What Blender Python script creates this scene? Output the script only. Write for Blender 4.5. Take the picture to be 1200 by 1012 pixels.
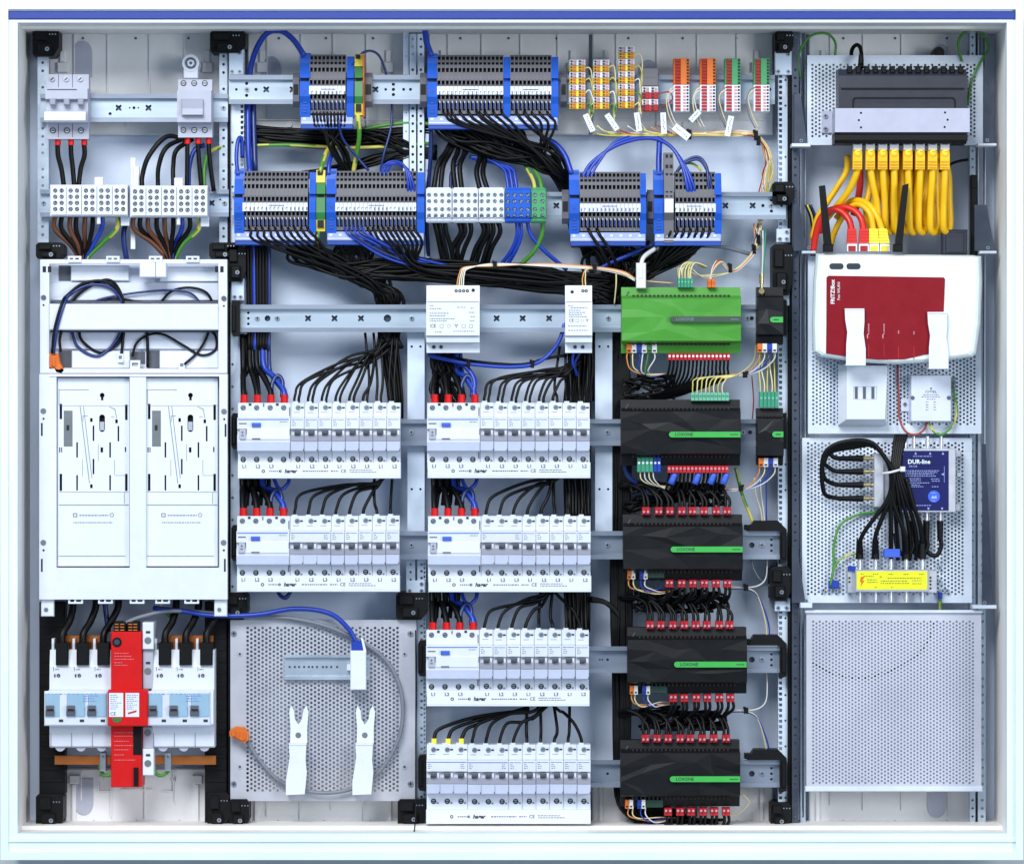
import bpy, math, random
from mathutils import Vector
from mathutils.geometry import tessellate_polygon
random.seed(7)
for o in list(bpy.data.objects): bpy.data.objects.remove(o)
scene = bpy.context.scene
C = scene.collection
# ------------------------------------------------------------------ camera
D = 5.8            # camera distance to the cabinet's front rim (m)
YREF = .06         # depth of the device fronts (m)
S = 1.085e-3       # metres per picture unit on the device fronts
ZC = 1.25          # camera height
cam = bpy.data.cameras.new('camera'); cam.sensor_width = 36
cam.lens = 36*(D+YREF)/(1200*S); cam.clip_end = 60; cam.clip_start = .1
co = bpy.data.objects.new('camera', cam); C.objects.link(co)
co.location = (0, -D, ZC); co.rotation_euler = (math.pi/2, 0, 0)
scene.camera = co
# ------------------------------------------------------------------ light
world = bpy.data.worlds.new('World'); scene.world = world; world.use_nodes = True
bg = world.node_tree.nodes['Background']
bg.inputs[0].default_value = (.60, .80, 1, 1); bg.inputs[1].default_value = .47
def area(name, loc, target, w, h, power, col):
    l = bpy.data.lights.new(name, 'AREA'); l.shape = 'RECTANGLE'; l.size = w; l.size_y = h
    l.energy = power; l.color = col
    o = bpy.data.objects.new(name, l); C.objects.link(o); o.location = loc
    o.rotation_euler = (Vector(target)-Vector(loc)).to_track_quat('-Z', 'Y').to_euler()
area('ceiling_softbox', (-.9, -2.9, 3.35), (0, 0, 1.2), 1.9, 1.3, 142, (.95, .985, 1))
area('fill_light', (2.5, -3.2, 1.7), (0, 0, 1.2), 1.2, 1.4, 62, (.93, .98, 1))  # added fill light from the right front, no real lamp stands there
vs = scene.view_settings
vs.view_transform = 'Standard'; vs.look = 'None'; vs.gamma = 1; vs.use_curve_mapping = False
vs.exposure = .06
scene.render.engine = 'CYCLES'

# ------------------------------------------------------------------ materials
def lin(c):
    c /= 255
    return c/12.92 if c <= .04045 else ((c+.055)/1.055)**2.4
MATS = {}
def mat(name, rgb, rough=.45, metal=0, var=.07, scale=60, bump=.0, rvar=.08, trans=0, stretch=None, spec=.5):
    m = bpy.data.materials.new(name); m.use_nodes = True
    nt = m.node_tree; b = nt.nodes['Principled BSDF']
    col = [lin(c) for c in rgb]
    b.inputs['Metallic'].default_value = metal
    b.inputs['Specular IOR Level'].default_value = spec
    if trans: b.inputs['Transmission Weight'].default_value = trans
    tc = nt.nodes.new('ShaderNodeTexCoord'); src = tc.outputs['Object']
    if stretch:
        mp = nt.nodes.new('ShaderNodeMapping'); mp.inputs['Scale'].default_value = stretch
        nt.links.new(src, mp.inputs[0]); src = mp.outputs[0]
    n = nt.nodes.new('ShaderNodeTexNoise'); n.inputs['Scale'].default_value = scale
    n.inputs['Detail'].default_value = 5; n.inputs['Roughness'].default_value = .6
    nt.links.new(src, n.inputs['Vector'])
    r = nt.nodes.new('ShaderNodeValToRGB')
    r.color_ramp.elements[0].position = .3; r.color_ramp.elements[1].position = .7
    r.color_ramp.elements[0].color = [max(0, c*(1-var)) for c in col]+[1]
    r.color_ramp.elements[1].color = [min(1, c*(1+var)) for c in col]+[1]
    nt.links.new(n.outputs[0], r.inputs[0]); oi = nt.nodes.new('ShaderNodeObjectInfo'); om = nt.nodes.new('ShaderNodeMapRange')
    om.inputs[3].default_value = .95; om.inputs[4].default_value = 1.03
    vm = nt.nodes.new('ShaderNodeVectorMath'); vm.operation = 'SCALE'
    nt.links.new(oi.outputs['Random'], om.inputs[0]); nt.links.new(r.outputs[0], vm.inputs[0]); nt.links.new(om.outputs[0], vm.inputs['Scale'])
    nt.links.new(vm.outputs[0], b.inputs['Base Color'])
    mr = nt.nodes.new('ShaderNodeMapRange')
    mr.inputs[3].default_value = max(.05, rough-rvar); mr.inputs[4].default_value = min(1, rough+rvar)
    nt.links.new(n.outputs[0], mr.inputs[0]); nt.links.new(mr.outputs[0], b.inputs['Roughness'])
    if bump:
        bp = nt.nodes.new('ShaderNodeBump'); bp.inputs['Strength'].default_value = bump
        bp.inputs['Distance'].default_value = .0006
        n2 = nt.nodes.new('ShaderNodeTexNoise'); n2.inputs['Scale'].default_value = 900
        nt.links.new(tc.outputs['Object'], n2.inputs['Vector'])
        nt.links.new(n2.outputs[0], bp.inputs['Height']); nt.links.new(bp.outputs[0], b.inputs['Normal'])
    MATS[name] = m
    return m
mat('frame', (222, 235, 239), .42, var=.04, scale=5, bump=.25)
mat('inner', (242, 238, 234), .5, var=.05, scale=9, bump=.1)
mat('backwall', (206, 217, 237), .4, var=.09, scale=4, bump=.25, rvar=.14)
mat('mould', (222, 221, 223), .5, var=.05, scale=14, bump=.15)
mat('strip', (22, 48, 136), .5, var=.05)
mat('wall', (196, 198, 200), .85, var=.05, scale=20, bump=.5)
mat('zinc', (192, 202, 216), .36, .7, var=.12, scale=45, rvar=.12, stretch=(.35, 1, 1))
mat('rail', (188, 201, 216), .36, .55, var=.08, scale=40, rvar=.1, stretch=(.1, 1, 1))
mat('steelw', (206, 218, 236), .4, .12, var=.06, scale=30)
mat('sheet', (186, 186, 196), .42, .3, var=.07, scale=30)
mat('sheetl', (196, 196, 210), .42, .2, var=.08, scale=12)
mat('sheetw', (212, 220, 234), .4, .15, var=.05, scale=30)
mat('darksteel', (78, 84, 98), .4, .8, var=.12, scale=30)
mat('screw', (190, 195, 205), .3, 1, var=.1)
mat('black', (11, 11, 13), .5, var=.2, bump=.2, spec=.2)
mat('wblack', (6, 6, 7), .45, var=.25, spec=.22)
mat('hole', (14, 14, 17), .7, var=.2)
mat('blackmod', (19, 19, 22), .42, var=.1, bump=.3, spec=.22)
mat('red', (200, 14, 16), .42, var=.06, bump=.1, spec=.3)
mat('redplug', (178, 26, 38), .38, var=.1)
mat('tgrey', (104, 102, 108), .5, var=.06, spec=.35)
mat('tgrey2', (88, 88, 96), .5, var=.06)
mat('tblue', (24, 84, 188), .42, var=.06, spec=.35)
mat('tblue2', (28, 70, 160), .45, var=.06)
mat('lavender', (160, 172, 224), .35, var=.05)
mat('white', (218, 222, 234), .42, var=.03, bump=.1)
mat('whitem', (208, 213, 228), .42, var=.03, bump=.08)
mat('dev', (210, 214, 226), .42, var=.03, bump=.08)
mat('devgrey', (172, 174, 190), .45, var=.04)
mat('devband', (146, 147, 162), .45, var=.04)
mat('toggle', (84, 87, 98), .4, var=.06)
mat('lblue', (146, 178, 202), .35, var=.05)
mat('print', (36, 40, 52), .6, var=.05)
mat('printl', (112, 118, 136), .6, var=.05)
mat('bluep', (70, 108, 196), .5, var=.04)
mat('bluebtn', (62, 96, 205), .4, var=.04)
mat('green', (72, 146, 50), .42, var=.05, bump=.1, spec=.35)
mat('pill', (56, 170, 70), .45, var=.04)
mat('pilld', (52, 74, 60), .45, var=.04)
mat('teal', (54, 142, 112), .42, var=.06)
mat('tealL', (110, 180, 150), .42, var=.06)
mat('pegreen', (46, 118, 58), .42, var=.06)
mat('peyellow', (214, 196, 60), .42, var=.06)
mat('dkgreen', (22, 54, 44), .42, var=.06)
mat('holder', (184, 190, 214), .35, var=.04)
mat('railg', (150, 158, 174), .36, .6, var=.1, scale=40, rvar=.1, stretch=(.1, 1, 1))
mat('dgreen', (66, 148, 96), .42, var=.05)
mat('orange', (212, 106, 22), .42, var=.06)
mat('oranged', (196, 88, 26), .42, var=.06)
mat('orangeb', (214, 118, 24), .4, var=.1)
mat('ridge', (206, 146, 4), .4, var=.05)
mat('kyellow', (206, 160, 20), .4, var=.08)
mat('kyellowl', (240, 210, 60), .4, var=.05)
mat('kred', (160, 20, 20), .4, var=.08)
mat('pinkish', (196, 140, 150), .5, var=.1)
mat('plugy', (246, 190, 8), .4, var=.04)
mat('plugyl', (246, 226, 60), .4, var=.05)
mat('cabley', (236, 184, 10), .38, var=.05)
mat('cabler', (206, 36, 26), .38, var=.05)
mat('plugr', (214, 44, 36), .38, var=.05)
mat('wblue', (22, 56, 162), .36, var=.08)
mat('wblued', (22, 42, 104), .36, var=.1)
mat('wgreen', (70, 136, 44), .4, var=.06)
mat('wyellow', (196, 188, 84), .4, var=.06)
mat('wbrown', (96, 54, 30), .4, var=.08)
mat('wwhite', (216, 214, 214), .42, var=.05)
mat('wcream', (222, 208, 160), .42, var=.05)
mat('worange', (214, 140, 70), .42, var=.05)
mat('wred', (150, 52, 40), .42, var=.05)
mat('wgrey', (118, 122, 134), .42, var=.06)
mat('copper', (178, 104, 52), .35, .7, var=.12, scale=30)
mat('routerw', (230, 238, 240), .3, var=.02)
mat('routerr', (132, 10, 26), .36, var=.05, spec=.25)
mat('navy', (16, 22, 86), .45, var=.06, spec=.25)
mat('badge', (48, 92, 224), .45, var=.06)
mat('ylabel', (226, 226, 20), .5, var=.05)
mat('alu', (214, 214, 222), .35, .75, var=.05)
mat('brass', (196, 176, 130), .3, 1, var=.08)
mat('switchb', (42, 44, 56), .4, var=.08, bump=.2, spec=.35)
mat('bracket', (176, 177, 196), .45, .1, var=.04)
mat('tie', (214, 212, 222), .4, var=.04)
mat('grille', (112, 118, 124), .5, .3, var=.08)
mat('clear', (228, 230, 238), .3, var=.05)

# ------------------------------------------------------------------ geometry helpers
def sc(Y): return S*(D+Y*1e-3)/(D+YREF)
def W(x, y, Y):
    k = sc(Y); return Vector(((x-600)*k, Y*1e-3, ZC+(506-y)*k))
class MB:
    """collects faces in world metres; x,y are plan units over the front, Y is depth in mm"""
    def __init__(s): s.v = []; s.f = []; s.m = []; s.sm = []
    def add(s, vs, fs, m=0, smooth=False):
        b = len(s.v); s.v += [tuple(v) for v in vs]
        for f in fs: s.f.append([b+i for i in f]); s.m.append(m); s.sm.append(smooth)
        return s
    def box(s, x0, y0, x1, y1, yf, yb, m=0, c=0):
        k = sc(yf)
        def P(x, y, Y): return ((x-600)*k, Y*1e-3, ZC+(506-y)*k)
        if c:
            yc = yf+c*1.085
            v = [P(x0+c, y0+c, yf), P(x1-c, y0+c, yf), P(x1-c, y1-c, yf), P(x0+c, y1-c, yf),
                 P(x0, y0, yc), P(x1, y0, yc), P(x1, y1, yc), P(x0, y1, yc),
                 P(x0, y0, yb), P(x1, y0, yb), P(x1, y1, yb), P(x0, y1, yb)]
            f = [(3, 2, 1, 0), (8, 9, 10, 11)]
            for i in range(4):
                j = (i+1) % 4; f += [(i, j, 4+j, 4+i), (4+i, 4+j, 8+j, 8+i)]
        else:
            v = [P(x0, y0, yf), P(x1, y0, yf), P(x1, y1, yf), P(x0, y1, yf),
                 P(x0, y0, yb), P(x1, y0, yb), P(x1, y1, yb), P(x0, y1, yb)]
            f = [(3, 2, 1, 0), (4, 5, 6, 7)]
            for i in range(4): j = (i+1) % 4; f.append((i, j, 4+j, 4+i))
        return s.add(v, f, m)
    def prism(s, prof, x0, x1, m=0):
        """profile of (y, Y) swept along x"""
        k = sc(min(p[1] for p in prof)); n = len(prof)
        v = [((x-600)*k, Y*1e-3, ZC+(506-y)*k) for x in (x0, x1) for y, Y in prof]
        f = [tuple(range(n)), tuple(range(2*n-1, n-1, -1))]
        f = [tuple(t) for t in tessellate_polygon([[Vector((p[0], p[1], 0)) for p in prof]])]
        f += [tuple(n+i for i in t) for t in f]
        for i in range(n): j = (i+1) % n; f.append((i, j, n+j, n+i))
        return s.add(v, f, m)
    def poly(s, pts, yf, yb, m=0, holes=(), edge=None):
        """plate cut to an outline, with real openings"""
        k = sc(yf)
        loops = [pts]+list(holes)
        flat = [p for l in loops for p in l]; n = len(flat)
        v = [((x-600)*k, Y*1e-3, ZC+(506-y)*k) for Y in (yf, yb) for x, y in flat]
        t = tessellate_polygon([[Vector((x, y, 0)) for x, y in l] for l in loops])
        f = [tuple(a) for a in t]+[tuple(n+i for i in a) for a in t]
        s.add(v, f, m); b = 0; w = []
        for l in loops:
            q = len(l)
            for i in range(q): j = (i+1) % q; w.append((b+i, b+j, n+b+j, n+b+i))
            b += q
        return s.add(v, w, m if edge is None else edge)
    def cyl(s, cx, cy, r, yf, yb, m=0, n=10, r2=None, smooth=True):
        k = sc(yf); r2 = r if r2 is None else r2; v = []
        for Y, q in ((yf, r), (yb, r2)):
            for i in range(n):
                a = 2*math.pi*i/n+.3
                v.append(((cx+q*math.cos(a)-600)*k, Y*1e-3, ZC+(506-cy-q*math.sin(a))*k))
        s.add(v, [tuple(range(n)), tuple(range(2*n-1, n-1, -1))], m)
        return s.add(v, [(i, (i+1) % n, n+(i+1) % n, n+i) for i in range(n)], m, smooth)
    def vcyl(s, cx, y0, y1, r, Y, m=0, n=8, r2=None):
        """upright round bar, axis along the picture's vertical"""
        k = sc(Y-r); r2 = r if r2 is None else r2; v = []
        for y, q in ((y0, r), (y1, r2)):
            for i in range(n):
                a = 2*math.pi*i/n
                v.append(((cx+q*math.cos(a)-600)*k, Y*1e-3+q*math.sin(a)*k, ZC+(506-y)*k))
        s.add(v, [tuple(range(n)), tuple(range(2*n-1, n-1, -1))], m)
        return s.add(v, [(i, (i+1) % n, n+(i+1) % n, n+i) for i in range(n)], m, True)
    def hcyl(s, x0, x1, cy, r, Y, m=0, n=8, r2=None):
        k = sc(Y-r); r2 = r if r2 is None else r2; v = []
        for x, q in ((x0, r), (x1, r2)):
            for i in range(n):
                a = 2*math.pi*i/n
                v.append(((x-600)*k, Y*1e-3+q*math.sin(a)*k, ZC+(506-cy+q*math.cos(a))*k))
        s.add(v, [tuple(range(n)), tuple(range(2*n-1, n-1, -1))], m)
        return s.add(v, [(i, (i+1) % n, n+(i+1) % n, n+i) for i in range(n)], m, True)
    def tube(s, pts, r, m=0, n=6, stripe=None):
        """round cable through world points"""
        v = []; up = Vector((0, -1, 0)); k = len(pts)
        for i, p in enumerate(pts):
            t = (pts[min(i+1, k-1)]-pts[max(i-1, 0)])
            if t.length < 1e-9: t = Vector((0, 0, -1))
            t.normalize()
            a = up-t*up.dot(t)
            if a.length < .05: a = Vector((1, 0, 0))-t*t.x
            a.normalize(); b = t.cross(a); up = a
            for j in range(n):
                q = 2*math.pi*j/n
                v.append(p+(a*math.cos(q)+b*math.sin(q))*r)
        base = len(s.v); s.v += [tuple(x) for x in v]
        for i in range(k-1):
            for j in range(n):
                j2 = (j+1) % n
                s.f.append([base+i*n+j, base+i*n+j2, base+(i+1)*n+j2, base+(i+1)*n+j])
                s.m.append(stripe if stripe is not None and (j+i//3) % n in (0, 1) else m); s.sm.append(True)
        for e in (0, k-1):
            s.f.append([base+e*n+j for j in range(n)]); s.m.append(m); s.sm.append(False)
        return s
    def mesh(s, name, mats, org):
        me = bpy.data.meshes.new(name)
        me.from_pydata([(v[0]-org[0], v[1]-org[1], v[2]-org[2]) for v in s.v], [], s.f)
        for x in (mats if isinstance(mats, (list, tuple)) else [mats]): me.materials.append(MATS[x])
        me.polygons.foreach_set('material_index', s.m); me.polygons.foreach_set('use_smooth', s.sm)
        me.update(); 
        import bmesh
        bm = bmesh.new(); bm.from_mesh(me); bmesh.ops.recalc_face_normals(bm, faces=bm.faces); bm.to_mesh(me); bm.free()
        return me
    def build(s, name, mats, parent=None):
        if parent is not None:
            org = wloc(parent)
        else:
            xs = [v[0] for v in s.v]; zs = [v[2] for v in s.v]; ys = [v[1] for v in s.v]
            org = Vector(((min(xs)+max(xs))/2, max(ys), min(zs)))
        o = bpy.data.objects.new(name, s.mesh(name, mats, org)); C.objects.link(o)
        if parent is not None: o.parent = parent
        else: o.location = org
        return o
def wloc(o):
    l = o.location.copy()
    while o.parent: o = o.parent; l = l+o.location
    return l
def tag(o, label, cat, group=None, kind=None):
    if label: o['label'] = label
    if cat: o['category'] = cat
    if group: o['group'] = group
    if kind: o['kind'] = kind
    return o
def thing(name, label, cat, x, y, Y, group=None):
    o = bpy.data.objects.new(name, None); C.objects.link(o); o.empty_display_size = .02
    o.location = W(x, y, Y); return tag(o, label, cat, group)
def struct(o): o['kind'] = 'structure'; return o
JR = random.Random(17)
def clone(src, dx, dy, label=None, Y=60, parent=None):
    """a copy of a thing with copies of its parts and their sub-parts, moved dx, dy over the front"""
    c = src.copy(); C.objects.link(c)
    if parent is None:
        k = sc(Y); c.location = src.location+Vector((dx*k, JR.uniform(-.0006, .0006), -(dy+JR.uniform(-.35, .35))*k))
    else: c.parent = parent
    if label: c['label'] = label
    for ch in src.children: clone(ch, 0, 0, parent=c)
    return c
_tx = {}
def txt(s, x, y, h, Y, m, parent, name='lettering', align='CENTER', rot=0, bold=0, shear=0, sx=1):
    """flat lettering, h = capital height"""
    key = (s, align, bold, shear)
    if key not in _tx:
        cu = bpy.data.curves.new('t', 'FONT'); cu.body = s; cu.align_x = align; cu.align_y = 'CENTER'
        cu.resolution_u = 2; cu.offset = bold; cu.shear = shear
        ob = bpy.data.objects.new('t', cu); C.objects.link(ob)
        dg = bpy.context.evaluated_depsgraph_get()
        me = bpy.data.meshes.new_from_object(ob.evaluated_get(dg))
        _tx[key] = ([v.co.copy() for v in me.vertices], [list(p.vertices) for p in me.polygons])
        bpy.data.objects.remove(ob); bpy.data.curves.remove(cu); bpy.data.meshes.remove(me)
    vs_, fs_ = _tx[key]; k = sc(Y)*h/.72; w = W(x, y, Y); ca, sa = math.cos(rot), math.sin(rot)
    b = MB()
    b.add([(w.x+(v.x*sx*ca-v.y*sa)*k, w.y, w.z+(v.x*sx*sa+v.y*ca)*k) for v in vs_], fs_)
    return b.build(name, m, parent)
def dashes(b, x, y, w, Y, m, rnd, h=.7, gap=.8):
    """unreadably small print: a line of short marks"""
    e = x+w
    while x < e:
        l = min(e-x, rnd.uniform(1, 3.2)); b.box(x, y-h/2, x+l, y+h/2, Y, Y+.2, m); x += l+gap
def circ(cx, cy, r, n=8): return [(cx+r*math.cos(2*math.pi*i/n+.39), cy+r*math.sin(2*math.pi*i/n+.39)) for i in range(n)]
def clover(cx, cy, r=4.6):
    out = []
    for i in range(24):
        a = 2*math.pi*i/24; q = r*(.46+.56*math.sin(2*a)**2)
        out.append((cx+q*math.cos(a), cy+q*math.sin(a)))
    return out
def slot(cx, cy, w, h): return [(cx-w/2, cy-h/2), (cx+w/2, cy-h/2), (cx+w/2, cy+h/2), (cx-w/2, cy+h/2)]
def rect(x0, y0, x1, y1): return [(x0, y0), (x1, y0), (x1, y1), (x0, y1)]
def rrect(x0, y0, x1, y1, r, n=4):
    o = []
    for cx, cy, a in ((x1-r, y0+r, -90), (x1-r, y1-r, 0), (x0+r, y1-r, 90), (x0+r, y0+r, 180)):
        for i in range(n+1):
            t = math.radians(a+90*i/n); o.append((cx+r*math.cos(t), cy+r*math.sin(t)))
    return o
def screw(b, cx, cy, r, Y, m=0, md=1, cross=True, depth=3):
    """raised screw head with a sunk drive: dome ring, dish and slot"""
    b.cyl(cx, cy, r*.82, Y-1.2, Y+depth, m, 10, r2=r)
    if cross:
        b.box(cx-r*.55, cy-r*.13, cx+r*.55, cy+r*.13, Y-1.4, Y, md); b.box(cx-r*.13, cy-r*.55, cx+r*.13, cy+r*.55, Y-1.45, Y, md)
    else: b.poly([(cx-r*.6, cy+r*.3), (cx-r*.45, cy+r*.55), (cx+r*.6, cy-r*.3), (cx+r*.45, cy-r*.55)], Y-1.4, Y, md)
def perf(b, x0, y0, x1, y1, p, r, yf, th, m=0):
    """perforated field, staggered round holes, every hole a real opening"""
    k = sc(yf); cw = p*.88; nx = max(1, int((x1-x0)/cw)); cw = (x1-x0)/nx; ny = max(1, int((y1-y0)/p)); p = (y1-y0)/ny
    V = []; F = []; n = 8
    def P(x, y, Y): return ((x-600)*k, Y*1e-3, ZC+(506-y)*k)
    for i in range(nx):
        xa = x0+i*cw; xc = xa+cw/2; off = p/2 if i % 2 else 0; cnt = ny-1 if i % 2 else ny
        if off:
            for ya, yb in ((y0, y0+off), (y1-off, y1)):
                q = len(V); V += [P(xa, ya, yf), P(xa+cw, ya, yf), P(xa+cw, yb, yf), P(xa, yb, yf)]; F.append((q, q+1, q+2, q+3))
        for j in range(cnt):
            ya = y0+off+j*p; yc = ya+p/2; q = len(V)
            V += [P(x, y, yf) for x, y in ((xa+cw, yc), (xa+cw, ya+p), (xc, ya+p), (xa, ya+p), (xa, yc), (xa, ya), (xc, ya), (xa+cw, ya))]
            for Y in (yf, yf+th):
                V += [P(xc+r*math.cos(a*math.pi/4), yc+r*math.sin(a*math.pi/4), Y) for a in range(8)]
            for a in range(8):
                c = (a+1) % 8; F.append((q+a, q+c, q+8+c, q+8+a)); F.append((q+8+a, q+8+c, q+16+c, q+16+a))
    b.add(V, F, m)

# ------------------------------------------------------------------ wires
STUFF = MB()      # wires of the deep back layers that cannot be told apart any more
STUFFED = {'back layer of the wire fan', 'level wire bundle behind the upper terminals', 'slanting black wires', 'slanting dark blue wires', 'level bundle above the power supplies', 'black wires crossing behind the fans',
           'black wires behind the narrow power supply', 'packed black wires under the wide power supply', 'upright black wires behind the second column', 'short black wires above the second row', 'short black wires above the third row',
           'black wires behind the right terminal group', 'black wires behind the controller', 'long upright black wires beside the modules', 'upright black wires beside the first column', 'upright wires between breaker rows'}
ORD = ['first', 'second', 'third', 'fourth', 'fifth', 'sixth', 'seventh', 'eighth', 'ninth', 'tenth', 'eleventh', 'twelfth', 'thirteenth', 'fourteenth', 'fifteenth', 'sixteenth', 'seventeenth', 'eighteenth', 'nineteenth', 'twentieth', 'twenty-first', 'twenty-second', 'twenty-third', 'twenty-fourth']
def spline(pts, sub=6):
    P = [W(*p[:3]) for p in pts]; n = len(P); out = []
    if n == 2: return [P[0].lerp(P[1], i/4) for i in range(5)]
    for i in range(n-1):
        a = P[i-1] if i else P[0]*2-P[1]; d = P[i+2] if i+2 < n else P[-1]*2-P[-2]
        b_, c = P[i], P[i+1]
        for s_ in range(sub):
            t = s_/sub
            out.append(.5*((2*b_)+(-a+c)*t+(2*a-5*b_+4*c-d)*t*t+(-a+3*b_-3*c+d)*t**3))
    out.append(P[-1]); return out
def wire(pts, r, m, label, group=None, name=None, cat='wire', n=6, sub=6):
    """one cable as one object; a pair of materials gives a striped sheath"""
    if group in STUFFED:
        STUFF.tube(spline(pts, sub), r*S, 0, 5); return
    b = MB(); st = None
    if isinstance(m, (tuple, list)): st = 1
    b.tube(spline(pts, sub), r*S, 0, n, st)
    o = b.build(name or 'wire', m, None); return tag(o, label, cat, group)
def bundle(starts, ways, ends, r, m, label, group, name='black_wire', rnd=None, keep=1.0, n=6):
    """separate wires that leave their terminals, run together through the ways (x, y, Y, spread) and fan out again"""
    rnd = rnd or random
    for i, (a, e) in enumerate(zip(starts, ends)):
        u = rnd.uniform(-1, 1); v = rnd.uniform(-1, 1); pts = list(a) if isinstance(a, list) else [a]
        for j, w in enumerate(ways):
            p0 = ways[j-1] if j else w; p1 = ways[j+1] if j+1 < len(ways) else w
            dx, dy = p1[0]-p0[0], p1[1]-p0[1]; L = math.hypot(dx, dy) or 1
            q = w[3]; un = u+rnd.uniform(-.12, .12)
            pts.append((w[0]-dy/L*un*q, w[1]+dx/L*un*q, w[2]+v*q*.8))
        pts += list(e) if isinstance(e, list) else [e]
        wire(pts, r*rnd.uniform(.93, 1.05), m, label % ORD[i] if '%' in label else label, group, name, n=n)

# ================================================================== THE CABINET
b = MB(); b.box(-1500, -700, 2700, 1800, 176, 230)
struct(b.build('wall', 'wall'))
cab = thing('distribution_cabinet', 'open white steel distribution cabinet with blue trim strip, hung on the wall', 'cabinet', 600, 1007, 174)
b = MB()
b.poly(rect(.5, -4, 1199.3, 1007), -7, 20, 0, [rect(9.5, 11, 1190.5, 998)])
b.poly(rect(9.5, 11, 1190.5, 998), -1, 20, 0, [rect(20.5, 26.5, 1180, 976)])
b.poly(rect(9.6, 982, 1190.4, 986), -3, 0, 0)
b.build('frame', 'frame', cab)
b = MB(); b.box(9.7, 13.2, 1190.3, 22.6, -4, -1, 0, 1); b.build('blue_trim_strip', 'strip', cab)
BK = 168
for n, q in (('side_panel', (16, 22, 20.4, 980)), ('side_panel', (1180.1, 22, 1184.5, 980)), ('top_panel', (20.4, 22, 1180.1, 26.4)), ('bottom_panel', (20.4, 976.1, 1180.1, 980))):
    b = MB(); b.box(*q, 14, BK, 0); b.build(n, 'inner', cab)
b = MB(); b.box(16.2, 20, 1184, 984, BK, 174); b.build('back_panel', 'backwall', cab)
for q in ((.8, -3.6, 9, 1006.6), (1191, -3.6, 1199, 1006.6), (9.1, -3.6, 1190.9, 8), (9.1, 996, 1190.9, 1006.6)):
    b = MB(); b.box(*q, 20.2, 175); b.build('outer_side', 'frame', cab)
# folded returns inside the opening
b = MB(); b.box(21, 26.6, 1179, 34, 70, BK-.3); b.box(21, 30, 1179, 31, 66, 72); b.build('top_return', 'inner', cab)
b = MB(); b.box(21, 967, 1179, 975.8, 72, BK-.3); b.build('bottom_return', 'inner', cab)

# moulded mounting trays fixed to the back panel (kind of backing plates with ribs, shields and pegs)
def tray(x0, x1, y0, y1, label, shields, top):
    t = thing('moulded_mounting_tray', label, 'mounting tray', (x0+x1)/2, y1, 166, 'moulded trays on the back panel')
    b = MB(); b.box(x0, y0, x1, y1, 150, BK-.4, 0, 1.5); b.build('base', 'mould', t)
    w = x1-x0; rn = random.Random(int(x0)); bx = []
    for i in range(4):
        xa = x0+w*(.12+.22*i)+rn.uniform(-6, 6); bx.append((xa, y0+3, xa+1.2, y1-6-rn.uniform(0, 30), 147.5, 150.2))
    if top:
        bx.append((x0+10, y1-18, x1-8, y1-16.8, 147, 150.2))
        for xa in (x0+14, x1-22): bx += [(xa, y0+22, xa+6, y0+36, 146, 150.2, 0, .8), (xa-3, y0+36.2, xa+9, y0+48, 145, 150.2, 0, .8)]
    else:
        xm = (x0+x1)/2
        for q in ((xm-45, y0+2, xm-43.8, y0+26), (xm+43, y0+2, xm+44.2, y0+26), (xm-45, y0+26.1, xm-30, y0+27.2), (xm+30, y0+26.1, xm+44, y0+27.2), (xm-18, y0+24, xm+18, y0+25.2)): bx.append(q+(147, 150.2))
        for xa in (x0+8, x1-16): bx += [(xa, y0+18.2, xa+5, y1-8, 146, 150.2, 0, .8), (xa-3, y0+8, xa+9, y0+18, 145, 150.2, 0, .8)]
    for q in bx: b = MB(); b.box(*q); b.build('rib', 'mould', t)
    for sx_, sy_ in shields:
        b = MB(); o = [(sx_-11, sy_+42), (sx_-11, sy_+14)]+[(sx_+11*math.cos(math.radians(a)), sy_+14+14*math.sin(math.radians(a))) for a in range(190, 351, 16)]+[(sx_+11, sy_+14), (sx_+11, sy_+42)]
        if not top: o = [(x, 2*sy_+42-y) for x, y in o]
        b.poly(o, 148, 150.5); b.build('shield', 'devgrey', t)
    for i in range(3):
        px, py = x0+w*(.2+.3*i), (y0+8 if top else y1-10); b = MB(); b.cyl(px, py, 1.5, 149, 151, 0); b.build('fixing_hole', 'toggle', t)
        px, py = x0+w*(.25+.24*i)+rn.uniform(-8, 8), (y1-12 if top else y0+12); b = MB(); b.cyl(px, py, 3.2, 147.5, 151, 0, 12); b.cyl(px, py, 1.3, 147, 148, 0); b.build('peg', 'mould', t)
TR = [(56, 262, 'behind the main switches'), (290, 474, 'behind the single terminal group'), (502, 690, 'behind the double terminal group'), (694, 906, 'behind the coloured plug terminals'), (948, 1150, 'above the network switch')]
for (a, c, l), sh in zip(TR, ([(97, 48)], [(318, 66)], [], [(760, 70)], [(1103, 52)])):
    tray(a, c, 37, 158, 'grey moulded mounting tray on the back panel '+l, sh, True)
TB = [(76, 244, 'under the red surge arrester'), (290, 470, 'under the round-holed plate with white clips'), (502, 690, 'under the lowest breaker row'), (694, 906, 'under the lowest black module'), (948, 1150, 'under the empty perforated plate')]
for (a, c, l), sh in zip(TB, ([(98, 912)], [], [], [], [(1098, 916)])):
    tray(a, c, 900, 972, 'grey moulded mounting tray on the back panel '+l, sh, False)
for x, y, l in ((82, 955, 'beside the cream shield'), (560, 940, 'behind breakers')): pass

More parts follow.
